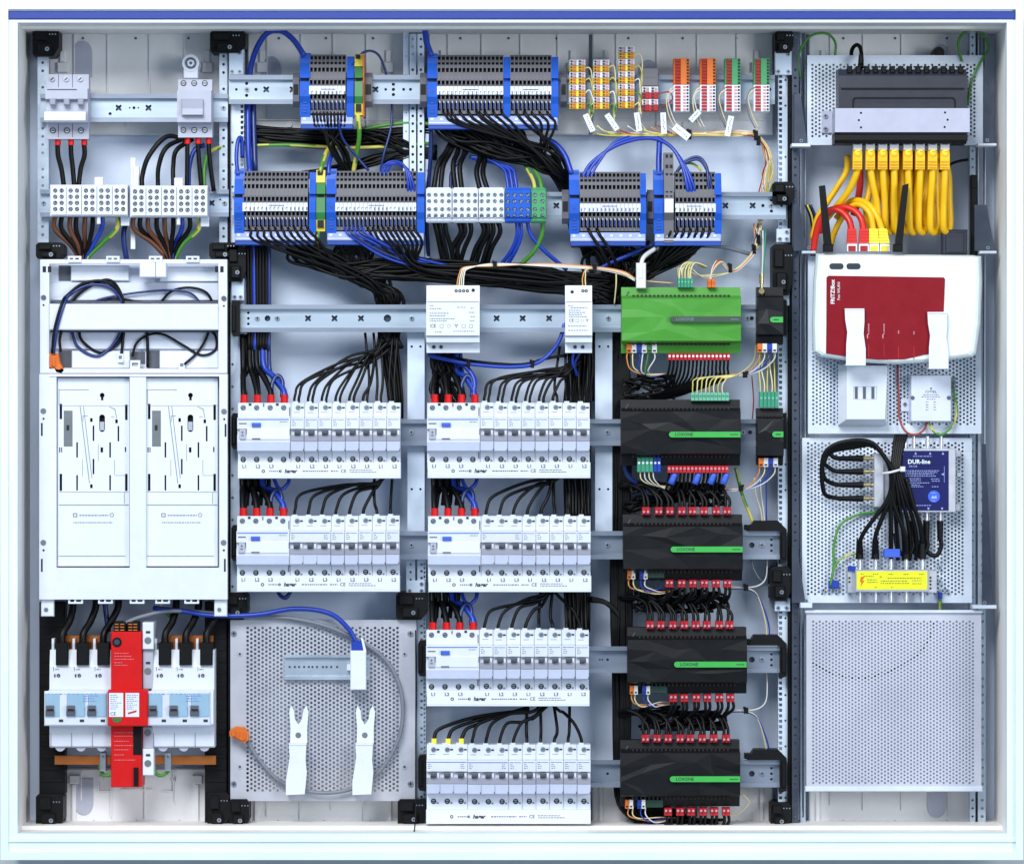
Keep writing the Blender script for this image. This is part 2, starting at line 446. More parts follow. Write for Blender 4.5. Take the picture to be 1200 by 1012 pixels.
# ------------------------------------------------------------------ slotted posts
def post(x0, x1, y0, y1, Y, m, label, cols, pitch=9.6, r=1.7, notch=None, skip=(), name='slotted_post', lip=True):
    t = thing(name, label, 'post', (x0+x1)/2, y1, Y+20)
    hs = []; y = y0+6; i = 0
    while y < y1-5:
        for cx in cols:
            if i % 5 != 3 or len(cols) > 1: hs.append(circ(cx, y+(pitch*.3 if cols.index(cx) % 2 else 0), r))
        y += pitch; i += 1
    o = rect(x0, y0, x1, y1)
    if notch:
        side, d, hgt, pit = notch; e = []; y = y0+4
        while y < y1-6: e += [(x1, y), (x1-d, y), (x1-d, y+hgt), (x1, y+hgt)] if side == 'R' else [(x0, y), (x0+d, y), (x0+d, y+hgt), (x0, y+hgt)]; y += pit
        o = ([(x0, y0), (x1, y0)]+e+[(x1, y1), (x0, y1)]) if side == 'R' else ([(x0, y0), (x1, y0), (x1, y1), (x0, y1)]+e[::-1])
    b = MB(); b.poly(o, Y, Y+1.6, 0, hs); b.build('slotted_face', m, t)
    b = MB()
    if lip: b.box(x0, y0, x0+.9, y1, Y+1.6, Y+24)
    b.box(x1-.9, y0, x1, y1, Y+1.6, Y+24); b.build('flange', m, t)
    return t
post(44, 57, 58, 300, 118, 'zinc', 'galvanised slotted post along the left side wall, beside the three-pole main switch', [50])
post(257, 266.5, 60, 300, 118, 'zinc', 'narrow galvanised slotted post right of the paddle switch', [262])
post(268, 286, 57, 700, 122, 'steelw', 'pale notched post between the meter board and the blue terminal rows', [272.5], 26, 1.5, ('R', 4, 3.6, 6.2))
post(472.5, 479, 38, 306, 124, 'steelw', 'thin pale edge strip of the middle posts, left of the double post', [475.8], 22, .9)
post(480, 487.5, 40, 306, 120, 'steelw', 'left half of the pale double post beside the double terminal group', [483.7], 9, 1.7)
post(489.5, 497, 40, 306, 120, 'steelw', 'right half of the pale double post beside the double terminal group', [493.2], 9, 1.7)
post(498.5, 503, 150, 306, 128, 'steelw', 'thin pale strip behind the first white distribution block', [500.7], 22, .9)
for x0, l in ((477.5, 'left of the wide white power supply'), (697.5, 'right of the narrow white power supply')):
    t = thing('support_post', 'smooth pale support post with paired bolt holes, '+l, 'post', x0+10, 640, 132)
    b = MB(); hs = []
    for y in (406, 573): hs += [circ(x0+5, y, 1.5), circ(x0+15.2, y, 1.5)]
    b.poly(rect(x0, 386, x0+20, 640), 121, 123, 0, hs); b.box(x0, 386, x0+1, 640, 123, 140); b.box(x0+19, 386, x0+20, 640, 123, 140)
    b.build('face', 'steelw', t)
    b = MB()
    for y in (406, 573): b.cyl(x0+5, y, 1.6, 124, 126); b.cyl(x0+15.2, y, 1.6, 124, 126)
    b.build('bolt_end', 'hole', t)
post(476, 486.5, 655, 968, 122, 'zinc', 'grey slotted post right of the round-holed plate, left half', [481.2], 9, 1.5)
post(489, 499, 655, 968, 122, 'zinc', 'grey slotted post beside the two lowest breaker rows', [494], 8, 1.6, ('R', 2.6, 3, 5))
post(912, 926, 58, 975, 122, 'steelw', 'pale notched post right of the coloured plug terminals', [920.5], 30, 1.4, ('L', 4.5, 3.6, 6.4))
post(928, 936, 38, 972, 112, 'darksteel', 'dark slotted post between the controllers and the router column', [932], 9.5, 1.5)
post(938, 944, 38, 972, 128, 'zinc', 'grey slotted inner post beside the router plates', [941], 12, 1.3)
post(1136.5, 1143, 38, 968, 126, 'zinc', 'bright thin slotted post right of the network switch', [1139.7], 9.5, 1.3)
post(1146, 1155, 38, 968, 124, 'zinc', 'grey slotted post along the right side wall', [1151], 9.5, 1.8)

# black posts and strips
def bar(x0, y0, x1, y1, Y, yb, label, m='black', name='black_post', cat='post', ribs=0):
    t = thing(name, label, cat, (x0+x1)/2, y1, yb)
    b = MB(); b.box(x0, y0, x1, y1, Y, yb, 0, .8); b.build('body', m, t)
    y = y0+10
    while y < y1-8:
        b = MB(); b.box(x0+.8 if x1-x0 < 8 else x0+1.5, y, x1-(.8 if x1-x0 < 8 else 1.5), y+5, Y-1.2, Y+.3, 0, .3); b.build('rib', m, t); y += 14 if x1-x0 > 8 else 60
    return t
bar(46, 705, 76, 930, 118, 150, 'black plastic carrier post left of the first grey main fuse switch')
bar(240, 705, 266, 968, 118, 150, 'black plastic carrier post between the fuse switches and the perforated plate')
bar(267, 62, 270, 968, 116, 150, 'thin black strip along the meter board side')
bar(923, 62, 927.5, 970, 117, 150, 'thin black strip along the dark slotted post')
bar(1138, 205, 1145, 300, 104, 125, 'black plastic edge right of the yellow cable coils')

# black plastic corner blocks
def corner(x0, y0, x1, y1, label, Y=104, scr=1):
    t = thing('corner_block', label, 'bracket', (x0+x1)/2, y1, 160, 'black plastic corner blocks')
    b = MB(); w, h = x1-x0, y1-y0
    b.poly([(x0+3, y0), (x1-3, y0), (x1, y0+4), (x1, y1-h*.3), (x1-w*.2, y1), (x0+2, y1), (x0, y1-3), (x0, y0+3)], Y, 160)
    b.box(x0+w*.1, y0+h*.1, x0+w*.55, y0+h*.45, Y-5, Y+.3, 0, 1); b.box(x0+w*.2, y0+h*.55, x1-w*.3, y1-h*.1, Y-8, Y+.3, 0, 1.2)
    b.build('body', 'black', t)
    b = MB(); screw(b, x0+w*.55, y0+h*.74, 3, Y-9, 0, 1); b.build('screw', ['screw', 'hole'], t)
    b = MB()
    for i in range(3): b.cyl(x0+w*.65+i*3.4, y0+h*.22, .8, Y-.6, Y+1)
    b.build('pin', 'screw', t)
for q, l in (((38, 33, 69, 66), 'in the upper left corner of the cabinet'), ((246, 36, 288, 62), 'above the pale notched post, beside the paddle switch'), ((42, 284, 74, 303), 'between the left white terminals and the meter board'), ((245, 284, 279, 303), 'under the right end of the white feed terminals'),
             ((266, 288, 288, 330), 'left of the first long blue terminal group, below it'), ((908, 36, 930, 62), 'right above the red and green plug terminals'), ((905, 213, 931, 240), 'at the right end of the second rail'), ((905, 286, 929, 346), 'beside the router left edge'),
             ((903, 664, 927, 704), 'right of the third black module, above the fourth'), ((903, 940, 927, 970), 'right of the lowest black module'), ((42, 930, 74, 972), 'in the lower left corner of the cabinet'), ((243, 928, 268, 972), 'under the right grey fuse switch'),
             ((268, 936, 292, 970), 'under the left edge of the plate with white clips'), ((466, 936, 500, 968), 'under the right edge of the plate with white clips'), ((464, 694, 501, 726), 'above the plate with white clips, at its right corner'), ((264, 694, 290, 726), 'above the plate with white clips, at its left corner')):
    corner(*q, 'black plastic corner block '+l)
# bright adapter plates with two screws on the notched posts
def adapter(x0, y0, x1, y1, label):
    t = thing('adapter_plate', label, 'plate', (x0+x1)/2, y1, 124, 'bright adapter plates with screws')
    b = MB(); b.box(x0, y0, x1, y1, 112, 122.5, 0, .8); b.build('plate', 'steelw', t)
    for cx, cy in ((x0+4, y1-4), (x1-4, y1-4), (x1-4, y0+4)):
        b = MB(); screw(b, cx, cy, 3, 112, 0, 1); b.build('screw', ['screw', 'hole'], t)
for q, l in (((268, 58, 285, 88), 'above the first long rail, left end'), ((271, 326, 286, 352), 'above the power supply rail, left end'), ((908, 60, 928, 88), 'above the first long rail, right end'), ((910, 268, 926, 284), 'below the second long rail, right end'), ((905, 330, 925, 358), 'above the black radio module'),
             ((908, 700, 926, 716), 'right of the third module, below its corner block'), ((476, 680, 498, 696), 'above the corner of the plate with white clips')):
    adapter(*q, 'bright metal adapter plate '+l)

# ------------------------------------------------------------------ DIN rails
def rail(x0, x1, y0, y1, label, clovers=(), holes=(), scr=(), Y=104):
    mf, mw = ('railg', 'rail') if y0 < 400 else ('railg', 'railg')
    t = thing('din_rail', label, 'mounting rail', (x0+x1)/2, y1, 113, 'mounting rails')
    f = (y1-y0)*.16
    b = MB()
    b.prism([(y0, Y), (y0+f, Y), (y0+f, Y+8), (y0+f-1, Y+8), (y0+f-1, Y+1.3), (y0, Y+1.3)], x0, x1)
    b.prism([(y1, Y), (y1-f, Y), (y1-f, Y+8), (y1-f+1, Y+8), (y1-f+1, Y+1.3), (y1, Y+1.3)], x0, x1)
    b.build('flange', mf, t)
    ym = (y0+y1)/2; hs = [clover(x, ym) for x in clovers]+[circ(x, ym+dy, r) for x, dy, r in holes]
    b = MB(); b.poly(rect(x0, y0+f-.8, x1, y1-f+.8), Y+8, Y+9.5, 0, hs); b.build('web', mw, t)
    b = MB(); b.box(x0+4, ym-7.5, x1-4, ym+7.5, Y+14, Y+17); b.build('hole_shade_bar', 'darksteel', t)  # dark bar added behind the web so its holes read as shaded
    for x in scr:
        b = MB(); screw(b, x, ym, 3.6, Y+7.5, 0, 1); b.build('screw', ['screw', 'hole'], t)
    return t
three = lambda x: [(x, -6.5, 1.6), (x, 0, 1.6), (x, 6.5, 1.6)]
rail(47, 267, 110, 143, 'short rail carrying the three-pole main switch and paddle switch', [139, 174], [(129, 7, 2), (152, 0, 1), (157, 0, 1.8), (162, 0, 1)], [262])
rail(268, 908, 88, 122, 'upper long rail carrying the first blue terminal groups and the coloured plugs', [312, 343, 440], [(277, 0, 1.6), (289, -7, 2), (289, 7, 2), (300, 0, 2), (452, 0, 1.6), (461, 0, 2), (461, -6, 2), (461, 6, 2), (473, 0, 1.8), (481, 0, 1.8), (908-6, 0, 2)], [289.5])
rail(47, 268, 222, 254, 'short rail carrying the white feed terminals', [248], [(258, -4, 1.2)], [51, 263])
rail(272, 921, 225, 257, 'second long rail carrying the white, blue and green distribution blocks', [652, 764, 850, 882], [(894, 0, 2), (904, -6.5, 2), (904, 6.5, 2), (916, 0, 1.8)], [904])
rail(280, 900, 357, 389, 'third rail carrying the white power supplies and the green controller', [361, 392, 423, 582, 612.5, 643.5], three(291)+[(313.5, 0, 3.6), (454, 0, 4.6), (881, 0, 2.6)], [301.5, 325, 482.5, 713, 876])
rail(276, 905, 491, 522, 'fourth rail, behind the first breaker rows', [], [(879, 0, 2.6)], [482, 712, 871])
rail(276, 914, 622, 655, 'fifth rail, behind the second breaker rows', [], [(881, 0, 3.4)]+three(904), [482, 712, 893])
rail(492, 914, 757, 788, 'sixth rail, behind the third breaker row of the middle column', [], [(712, 0, 1.6), (703, 0, 1), (706, 0, 1), (881, 0, 3.6)]+three(904), [893])
rail(492, 914, 890, 922, 'seventh and lowest rail, behind the bottom breaker row', [], [(712, 0, 1.6), (881, 0, 3.6)]+three(904), [893])
def raildock(x0, y0, x1, y1, label, right):
    t = thing('rail_holder', label, 'bracket', (x0+x1)/2, y1, 140, 'black rail end holders')
    b = MB(); w = x1-x0
    o = [(x0, y0+5), (x0+5, y0), (x1-8, y0), (x1, y0+8), (x1, y1-6), (x1-4, y1), (x0, y1)] if right else [(x0+2, y0), (x1, y0), (x1, y1), (x0+2, y1), (x0, y1-4), (x0, y0+4)]
    b.poly(o, 96, 114 if not right else 120); b.build('arm', 'black', t)
    b = MB(); b.box(x0+1, y0+6, x0+w*.5, y1-6, 92, 96.5, 0, 1); b.build('clip', 'black', t)
for y, x, l in ((352, 271, 'at the left end of the power supply rail'), (484, 271, 'left of the first breaker row'), (615, 271, 'left of the second breaker row'), (750, 490, 'left of the third breaker row of the middle column'), (884, 490, 'left of the lowest breaker row')):
    raildock(x, y, x+10, y+42, 'black rail end holder '+l, False)
for y, l in ((484, 'right of the dimmer module'), (351, 'right of the radio module')): raildock(912, y, 922, y+42, 'black rail end holder '+l, False)
for y, l in ((616, 'third'), (750, 'fourth'), (884, 'fifth')):
    t = thing('rail_holder', 'black stepped rail holder at the rail end right of the %s black module' % l, 'bracket', 900, y+46, 140, 'black rail end holders')
    b = MB(); b.poly([(876, y+6), (884, y-6), (912, y-6), (922, y+4), (922, y+42), (914, y+45), (914, y+6)], 98, 132); b.box(873, y-1, 914, y+5, 100, 128, 0, .8); b.build('arm', 'black', t)
    b = MB(); b.box(916, y+8, 921, y+38, 95, 99, 0, .8); b.build('clip', 'black', t)

# ------------------------------------------------------------------ perforated plates
def perfplate(name, label, x0, y0, x1, y1, fx0, fy0, fx1, fy1, Y, m, p=4.55, r=1.5, lipside=True, th=1.5):
    t = thing(name, label, 'perforated plate', (x0+x1)/2, y1, Y+20)
    b = MB(); b.poly(rect(x0, y0, x1, y1), Y, Y+1.5, 0, [rect(fx0, fy0, fx1, fy1)]); b.build('border', m, t)
    b = MB(); perf(b, fx0, fy0, fx1, fy1, p, r, Y, th); b.build('perforated_field', m, t)
    if lipside:
        b = MB()
        for q in ((x0, y0, x0+1.4, y1), (x1-1.4, y0, x1, y1), (x0, y1-1.4, x1, y1), (x0, y0, x1, y0+1.4)): b.box(*q, Y+1.5, Y+15)
        b.build('folded_edge', m, t)
    return t
pt = perfplate('perforated_plate', 'grey perforated plate with short rail and white forked clips, below the first breaker column', 270, 726, 488, 938, 288, 733, 468, 928, 112, 'sheet', 4.9, 1.65)
for cx, cy in ((274, 742), (481, 742), (274, 918), (481, 918)):
    b = MB(); screw(b, cx, cy, 4.2, 111.5, 0, 1); b.build('screw', ['screw', 'hole'], pt)
for cx, cy in ((281, 766), (474, 766), (281, 898), (474, 898)):
    b = MB(); b.cyl(cx, cy, 3, 111, 113, 0); b.cyl(cx, cy, 1.4, 110.4, 111.2, 1); b.build('stud', ['sheet', 'darksteel'], pt)
t = thing('din_rail', 'very short rail screwed to the plate with white clips', 'mounting rail', 382, 796, 112, 'mounting rails')
b = MB(); b.prism([(767, 104), (770, 104), (770, 109.5), (792, 109.5), (792, 104), (796, 104), (796, 105.5), (793.3, 105.5), (793.3, 111.6), (768.7, 111.6), (768.7, 105.5), (767, 105.5)], 333, 433); b.build('profile', 'zinc', t)
b = MB(); rn = random.Random(3)
for i in range(11): b.cyl(340+i*5.4+rn.uniform(-1, 1), 781, 1.3, 109, 110, 0)
b.build('slot', 'darksteel', t)
tp = perfplate('perforated_tray', 'bright perforated tray behind the black network switch', 946, 65, 1152, 170, 950, 74, 1144, 162, 104, 'sheetw', 4.6, 1.5)
p2 = perfplate('perforated_plate', 'bright perforated plate behind the red and white router', 947, 300, 1150, 508, 951, 402, 1144, 499, 104, 'sheetw', 4.6, 1.5)
p3 = perfplate('perforated_plate', 'perforated plate carrying the navy multiswitch and antenna cables', 940, 513, 1139, 706, 945, 517, 1130, 698, 114, 'sheetw', 4.6, 1.5)
p4 = perfplate('perforated_plate', 'empty perforated plate in the lower right corner', 945, 716, 1150, 925, 951, 726, 1142, 919, 94, 'sheetl', 4.3, 1.4, True, .4)
b = MB(); b.box(949, 720, 1146, 920, 96.8, 98); b.build('brightening_sheet', 'sheetw', p4)  # pale sheet added close behind the plate so its holes look lit
b = MB(); b.box(943.5, 714.5, 1151.5, 718, 90, 96, 0, .6); b.box(943.5, 921, 1151.5, 927, 90, 96, 0, 1); b.build('rim', 'sheetw', p4)
def hinge(x0, y0, x1, y1, label, wing):
    t = thing('plate_hanger', label, 'bracket', (x0+x1)/2, y1, 120, 'sheet metal plate hangers')
    b = MB(); b.poly(wing, 100, 104); b.build('wing', 'darksteel', t)
    b = MB(); b.box(x0, y0, x1, y1, 84, 118, 0, .6); b.build('tab', 'sheetw', t)
    b = MB(); screw(b, (x0+x1)/2, (y0+y1)/2-5, 2.6, 99, 0, 1); b.build('screw', ['screw', 'hole'], t)
hinge(928, 168, 950, 172, 'dark triangular hanger left of the network switch tray', [(931, 110), (938, 110), (946, 168), (931, 168)])
hinge(1146, 168, 1168, 171, 'dark triangular hanger right of the network switch tray', [(1153, 80), (1157, 80), (1164, 168), (1153, 168)])
hinge(940, 294, 956, 297, 'dark hanger at the router upper left corner', [(930, 240), (937, 240), (945, 294), (930, 294)])
hinge(1148, 294, 1168, 297, 'dark hanger at the router upper right corner', [(1142, 240), (1156, 240), (1166, 294), (1142, 294)])
hinge(938, 706, 952, 712, 'dark hanger left of the yellow-labelled splitter', [(928, 640), (934, 640), (944, 706), (928, 706)])
hinge(1140, 709, 1168, 713, 'dark hanger right of the yellow-labelled splitter', [(1151, 520), (1155, 520), (1164, 709), (1151, 709)])

# ================================================================== LEFT COLUMN
# three-pole main switch
t = thing('main_switch', 'grey three-pole main switch with white linked handle, top left', 'switch', 78, 162, 108)
b = MB(); b.prism([(86, 84), (103, 84), (104, 66), (116, 66), (118, 74), (130, 74), (131, 66), (143, 68), (144, 84), (162, 84), (162, 108), (86, 108)], 53, 102.5); b.build('body', 'devgrey', t)
for i in range(3):
    x = 61+16.4*i
    b = MB(); b.cyl(x, 92.5, 3.4, 82, 86, 0); b.poly([(x-2, 93.5), (x-1.6, 94.5), (x+2, 91.5), (x+1.6, 90.5)], 81.6, 83, 1); b.build('screw', ['screw', 'hole'], t)
    b = MB(); b.cyl(x+1, 153, 3.6, 83.2, 86, 1); b.cyl(x+1, 153, 2.6, 82.6, 86, 0); b.box(x-1, 152.6, x+3, 153.6, 82.2, 84, 1); b.build('screw', ['screw', 'hole'], t)
    b = MB(); b.box(x-3, 115.5, x+4, 123, 62, 75, 0, 1); b.build('toggle', 'devband', t)
b = MB(); b.prism([(131, 58), (141, 56), (143, 60), (143, 66), (131, 66)], 52, 100); b.build('handle', 'white', t)
b = MB()
for x in (68.5, 85): b.box(x-.3, 86.5, x+.3, 102.5, 83.8, 85); b.box(x-.3, 145, x+.3, 161, 83.8, 85)
b.box(55, 104.6, 90, 105.3, 65, 67); b.build('joint_line', 'print', t)
# paddle switch
t = thing('paddle_switch', 'grey switch disconnector with one broad paddle, under the round lug', 'switch', 228, 160, 108)
b = MB(); b.prism([(92, 84), (105, 84), (106, 65), (143, 66), (145, 84), (160, 84), (160, 108), (92, 108)], 207.5, 247.5); b.build('body', 'devgrey', t)
for i in range(3):
    for y in (97.5, 152.5):
        x = 215+12.5*i; b = MB(); b.cyl(x, y, 3.4, 83, 86, 1); b.cyl(x, y, 2.5, 82.4, 86, 0); b.box(x-2, y-.4, x+2, y+.4, 82, 84, 1); b.build('screw', ['screw', 'hole'], t)
b = MB(); b.box(212.5, 116, 238.5, 136, 63.4, 66, 0); b.build('paddle_surround', 'devband', t)
b = MB(); b.prism([(117, 58), (127, 61), (134.5, 57), (134.5, 64), (117, 64)], 213.5, 237.5); b.build('paddle', 'devgrey', t)
b = MB(); b.box(208.5, 106.6, 246, 107.4, 65.2, 67); b.build('joint_line', 'print', t)
t = thing('mounting_lug', 'white round mounting lug with steel bolt above the paddle switch', 'lug', 223.5, 92, 120)
b = MB(); b.cyl(223.5, 74, 10, 104, 150, 0, 20); b.box(215, 78, 232, 92, 105, 112, 0, 1); b.build('eye', 'white', t)
b = MB(); b.cyl(223.5, 74, 6.6, 102, 105, 1, 16); b.cyl(223.5, 74, 4.6, 100.5, 104, 0, 6); b.cyl(223.5, 74, 1.8, 100, 101, 1); b.build('bolt', ['screw', 'darksteel'], t)
def ferrule(x, y0, y1, Y, label, m='red', w=3.6, group='red ferrule sleeves'):
    b = MB(); b.vcyl(x, y0, y1, w*.94, Y, 0, 12, w); o = b.build('ferrule_sleeve', m, None); return tag(o, label, 'ferrule', group)
for x in (67.5, 83, 98.5): ferrule(x, 161.5, 170, 92, 'red ferrule sleeve under the three-pole main switch')
for x in (219.5, 232, 244.5): ferrule(x, 160, 168.5, 92, 'red ferrule sleeve under the paddle switch')
# white feed terminals
def feed(x0, y0, label):
    t = thing('feed_terminal_block', label, 'terminal block', x0+46, y0+38, 112)
    b = MB(); b.box(x0, y0, x0+91.5, y0+37, 72, 112, 0, 1); b.build('housing', 'whitem', t)
    for i in range(5):
        xa = x0+1.2+18*i
        b = MB(); hs = [circ(xa+5+7.5*c, y0+7+7.2*r_, 2.7, 10) for c in range(2) for r_ in range(4)]
        b.poly(rect(xa+.4, y0+1.6, xa+17.4, y0+35), 68, 72.1, 0, hs); b.build('pole', 'white', t)
        b = MB()
        for c in range(2):
            for r_ in range(4):
                cx, cy = xa+5+7.5*c, y0+7+7.2*r_
                b.cyl(cx, cy, 2.6, 71.4, 73, 1); b.cyl(cx-.1, cy-.1, 1.9, 70.6, 73, 0); a = random.uniform(0, 3); dx, dy = 1.9*math.cos(a), 1.9*math.sin(a)
                b.poly([(cx-dx-dy*.2, cy-dy+dx*.2), (cx+dx-dy*.2, cy+dy+dx*.2), (cx+dx+dy*.2, cy+dy-dx*.2), (cx-dx+dy*.2, cy-dy-dx*.2)], 70.2, 71.6, 1)
        b.build('clamp_screw', ['screw', 'hole'], t)
    b = MB()
    for x in (x0+57, ): b.box(x-5, y0-9, x+5, y0+1, 78, 90, 0, 1.5); b.box(x-2, y0+36, x+2, y0+46, 76, 82, 0, 1)
    b.build('latch', 'clear', t)
    b = MB(); b.box(x0+83, y0+36, x0+93, y0+48, 86, 89, 0, .5); b.build('marker_tab', 'white', t)
    return t
feed(58.5, 216.5, 'white five-pole feed terminal block under the three-pole main switch')
feed(152, 217.5, 'white five-pole feed terminal block under the paddle switch')
b = MB(); b.box(152.5, 185, 159, 218, 108, 112, 0, .6); b.box(156, 195, 163, 218, 100, 110, 0, .6); b.box(153, 217, 158.5, 292, 109.5, 112, 0, .6)
tag(b.build('separator_plate', 'mould'), 'thin grey separator plate between the two white feed terminal blocks', 'plate')

# meter board --------------------------------------------------------
t = thing('cable_tray_frame', 'white plastic frame with cross bar and coiled wires above the meter boards', 'frame', 156, 436, 110)
b = MB(); b.poly(rect(47, 304, 266, 437), 78, 96, 0, [rect(57.5, 309, 256, 432)]); b.build('surround', 'white', t)
b = MB(); b.box(57.5, 309, 256, 432, 108, 112); b.build('backing', 'whitem', t)
for q in ((83, 311, 151, 329), (187, 313, 256, 330), (84, 411, 152, 432), (187, 411, 256, 432)):
    b = MB(); b.box(*q, 99, 108.2, 0, 1); b.build('raised_panel', 'white', t)
for q in ((58, 331, 256, 352), (58, 389, 256, 409)):
    b = MB(); b.box(*q, 102, 108.2, 0, .8); b.build('raised_panel', 'whitem', t)
for q in ((69, 311, 83, 329), (69, 411, 84, 430), (153, 412, 170, 426), (172, 411, 187, 431)):
    b = MB(); b.box(*q, 106.8, 108.3); b.build('opening', 'toggle', t)
b = MB(); b.box(57.6, 356, 256, 386.5, 74, 90, 0, 1.2); b.box(57.6, 359, 256, 359.8, 73.7, 75); b.build('cross_bar', 'white', t)
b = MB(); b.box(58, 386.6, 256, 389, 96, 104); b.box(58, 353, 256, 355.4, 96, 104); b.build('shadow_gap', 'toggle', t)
for x in (79.5, 124.5, 174.5, 218):
    b = MB(); b.poly(rect(x, 300, x+15.5, 307), 74, 84, 0, [rect(x+2, 302, x+6.5, 304.5), rect(x+8.5, 302, x+13, 304.5)]); b.build('clip', 'white', t)
b = MB(); b.box(163.5, 307.5, 194.5, 325, 66, 90, 0, 1.2); b.box(182, 307.5, 182.8, 325, 65.6, 67, 1); b.build('connector_cover', ['white', 'printl'], t)
for x, y in ((50, 312), (252, 312)):
    b = MB(); b.box(x, y, x+10, y+7, 77.5, 79, 1); b.box(x+4, y, x+6, y+7, 77.2, 79, 0); b.build('snap_hole', ['white', 'hole'], t)
for x, y in ((51, 348.5), (262.3, 349.5)):
    b = MB(); b.cyl(x, y, 3, 76, 80, 0, 12); b.cyl(x, y+9, 1.2, 77.6, 79, 1); b.build('screw', ['toggle', 'hole'], t)
b = MB(); b.poly(rect(152.5, 422, 164, 435), 84, 98, 0, [rect(154.5, 425, 162, 429)]); b.build('clip', 'white', t)
mb = thing('meter_board', 'white meter board holding two blank meter carriers', 'board', 156, 702, 112)
b = MB(); b.poly(rect(46, 438, 266.5, 702), 74, 90, 0, [rect(66, 441, 152, 665), rect(171, 441, 257, 665)]); b.box(57.5, 439.5, 256, 441, 72.5, 75); b.build('face', 'white', mb)
b = MB(); b.box(46.5, 438.5, 266, 701.5, 96, 112); b.build('backing', 'whitem', mb)
for x, y in ((50.7, 481.5), (262.5, 482), (50.7, 635.5), (262, 635.5)):
    b = MB(); b.cyl(x, y, 3.3, 73, 76, 0, 14); b.cyl(x+.3, y+9, 1.3, 73.6, 75, 1); b.build('screw', ['grille', 'hole'], mb)
for x, y in ((49, 503), (264.3, 504), (49, 662), (263.5, 662)):
    b = MB(); b.box(x-1, y-7.5, x+1, y+7.5, 73.6, 75); b.build('slot', 'hole', mb)
for x in (80, 115, 152, 182, 216):
    b = MB(); b.poly(rect(x, 700, x+17, 707), 76, 88, 0, [rect(x+2, 702, x+7, 705), rect(x+9, 702, x+15, 705)]); b.build('clip', 'white', mb)
for x in (48, 251): 
    b = MB(); b.box(x, 701, x+15, 722, 80, 92, 0, 1); b.cyl(x+6, 714, 2.4, 78.6, 82, 1); b.build('foot', ['white', 'grille'], mb)
def carrier(dx, label):
    t = thing('meter_carrier', label, 'meter carrier', 109+dx, 663, 96, 'blank meter carriers')
    X = lambda v: v+dx
    b = MB(); hs = []
    SL = [(71.3, 482, 3, 18), (148, 483, 3, 18), (71.3, 565, 3, 20), (148, 565, 3, 20), (109.5, 507.5, 2, 18), (138.7, 508, 2, 18), (90.3, 527, 2, 18), (129, 527, 2, 18), (109.5, 546.5, 2, 18), (90.3, 565.5, 2, 18), (129, 565.5, 2, 18), (119.3, 527, 3, 6), (147, 526.5, 1.6, 6), (70, 527, 1.4, 6), (72.3, 527, 1.2, 6), (107, 492, 3, 4.5), (136.5, 493.5, 3, 4.5), (107, 569.5, 3, 4.5)]
    hs = [slot(X(x), y, w, h) for x, y, w, h in SL]
    hs.append([(X(119.7+2.9*math.cos(a)), 463+2.9*math.sin(a)) for a in [math.radians(d) for d in range(120, 421, 30)]]+[(X(121.2), 469), (X(118.2), 469)][::1])
    hs.append(rrect(X(116.2), 485.5, X(123), 506, 3.2, 3))
    b.poly(rect(X(67.5), 443, X(151.5), 663), 82, 86, 0, hs); b.build('plate', 'white', t)
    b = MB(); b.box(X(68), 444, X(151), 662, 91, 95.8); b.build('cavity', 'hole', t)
    b = MB(); b.box(X(74.7), 481, X(85), 523, 81.6, 86.5, 0); b.box(X(78), 498, X(81), 504, 81, 82, 1); b.build('hanger_slot', ['grille', 'hole'], t)
    b = MB(); b.box(X(117), 494, X(122.2), 504, 84, 87); b.build('slide', 'devgrey', t)
    b = MB()
    b.box(X(69), 456.3, X(104), 456.8, 81.4, 83); b.box(X(69), 456.3, X(69.5), 474, 81.4, 83); b.box(X(69), 475, X(151), 475.3, 81.5, 83)
    b.box(X(69), 576, X(151), 576.4, 81.5, 83); b.box(X(69), 591, X(151), 591.6, 81.3, 83); b.box(X(69), 651, X(147), 651.5, 81.3, 83); b.box(X(145.4), 577, X(145.9), 590, 81.4, 83)
    b.poly([(X(93.5), 476), (X(94.2), 476), (X(105.2), 566), (X(104.5), 566)], 81.4, 83); b.poly([(X(97.5), 476), (X(98.1), 476), (X(108), 560), (X(107.4), 560)], 81.4, 83)
    b.poly([(X(128), 476), (X(135), 479), (X(137), 490), (X(136.4), 490), (X(134.4), 479.6), (X(128), 476.5)], 81.4, 83)
    for q in ((97, 487, 103, 487.5), (97, 487, 97.5, 494), (130, 488, 134, 488.5), (134, 539, 134.4, 556), (115, 520, 115.4, 540), (96.5, 538, 96.9, 558), (134.4, 556.6, 148, 557)): b.box(X(q[0]), q[1], X(q[2]), q[3], 81.5, 83)
    b.build('moulded_line', 'printl', t)
    b = MB(); rn = random.Random(5); b.poly(rect(X(85.5), 601, X(90.5), 605.5), 81.5, 82.2, 0, [rect(X(86.4), 601.9, X(89.6), 604.6)]); dashes(b, X(93), 603.6, 34, 81.6, 0, rn, 1.2); b.poly(circ(X(131), 603.2, 2.4, 12), 81.5, 82.2, 0, [circ(X(131), 603.2, 1.8, 12)]); dashes(b, X(86), 612, 46, 81.6, 0, rn, 1)
    b.build('small_print', 'printl', t)
carrier(0, 'blank white meter carrier of the board, on the side of the cabinet wall')
carrier(103.5, 'blank white meter carrier of the board, on the side of the breaker rows')

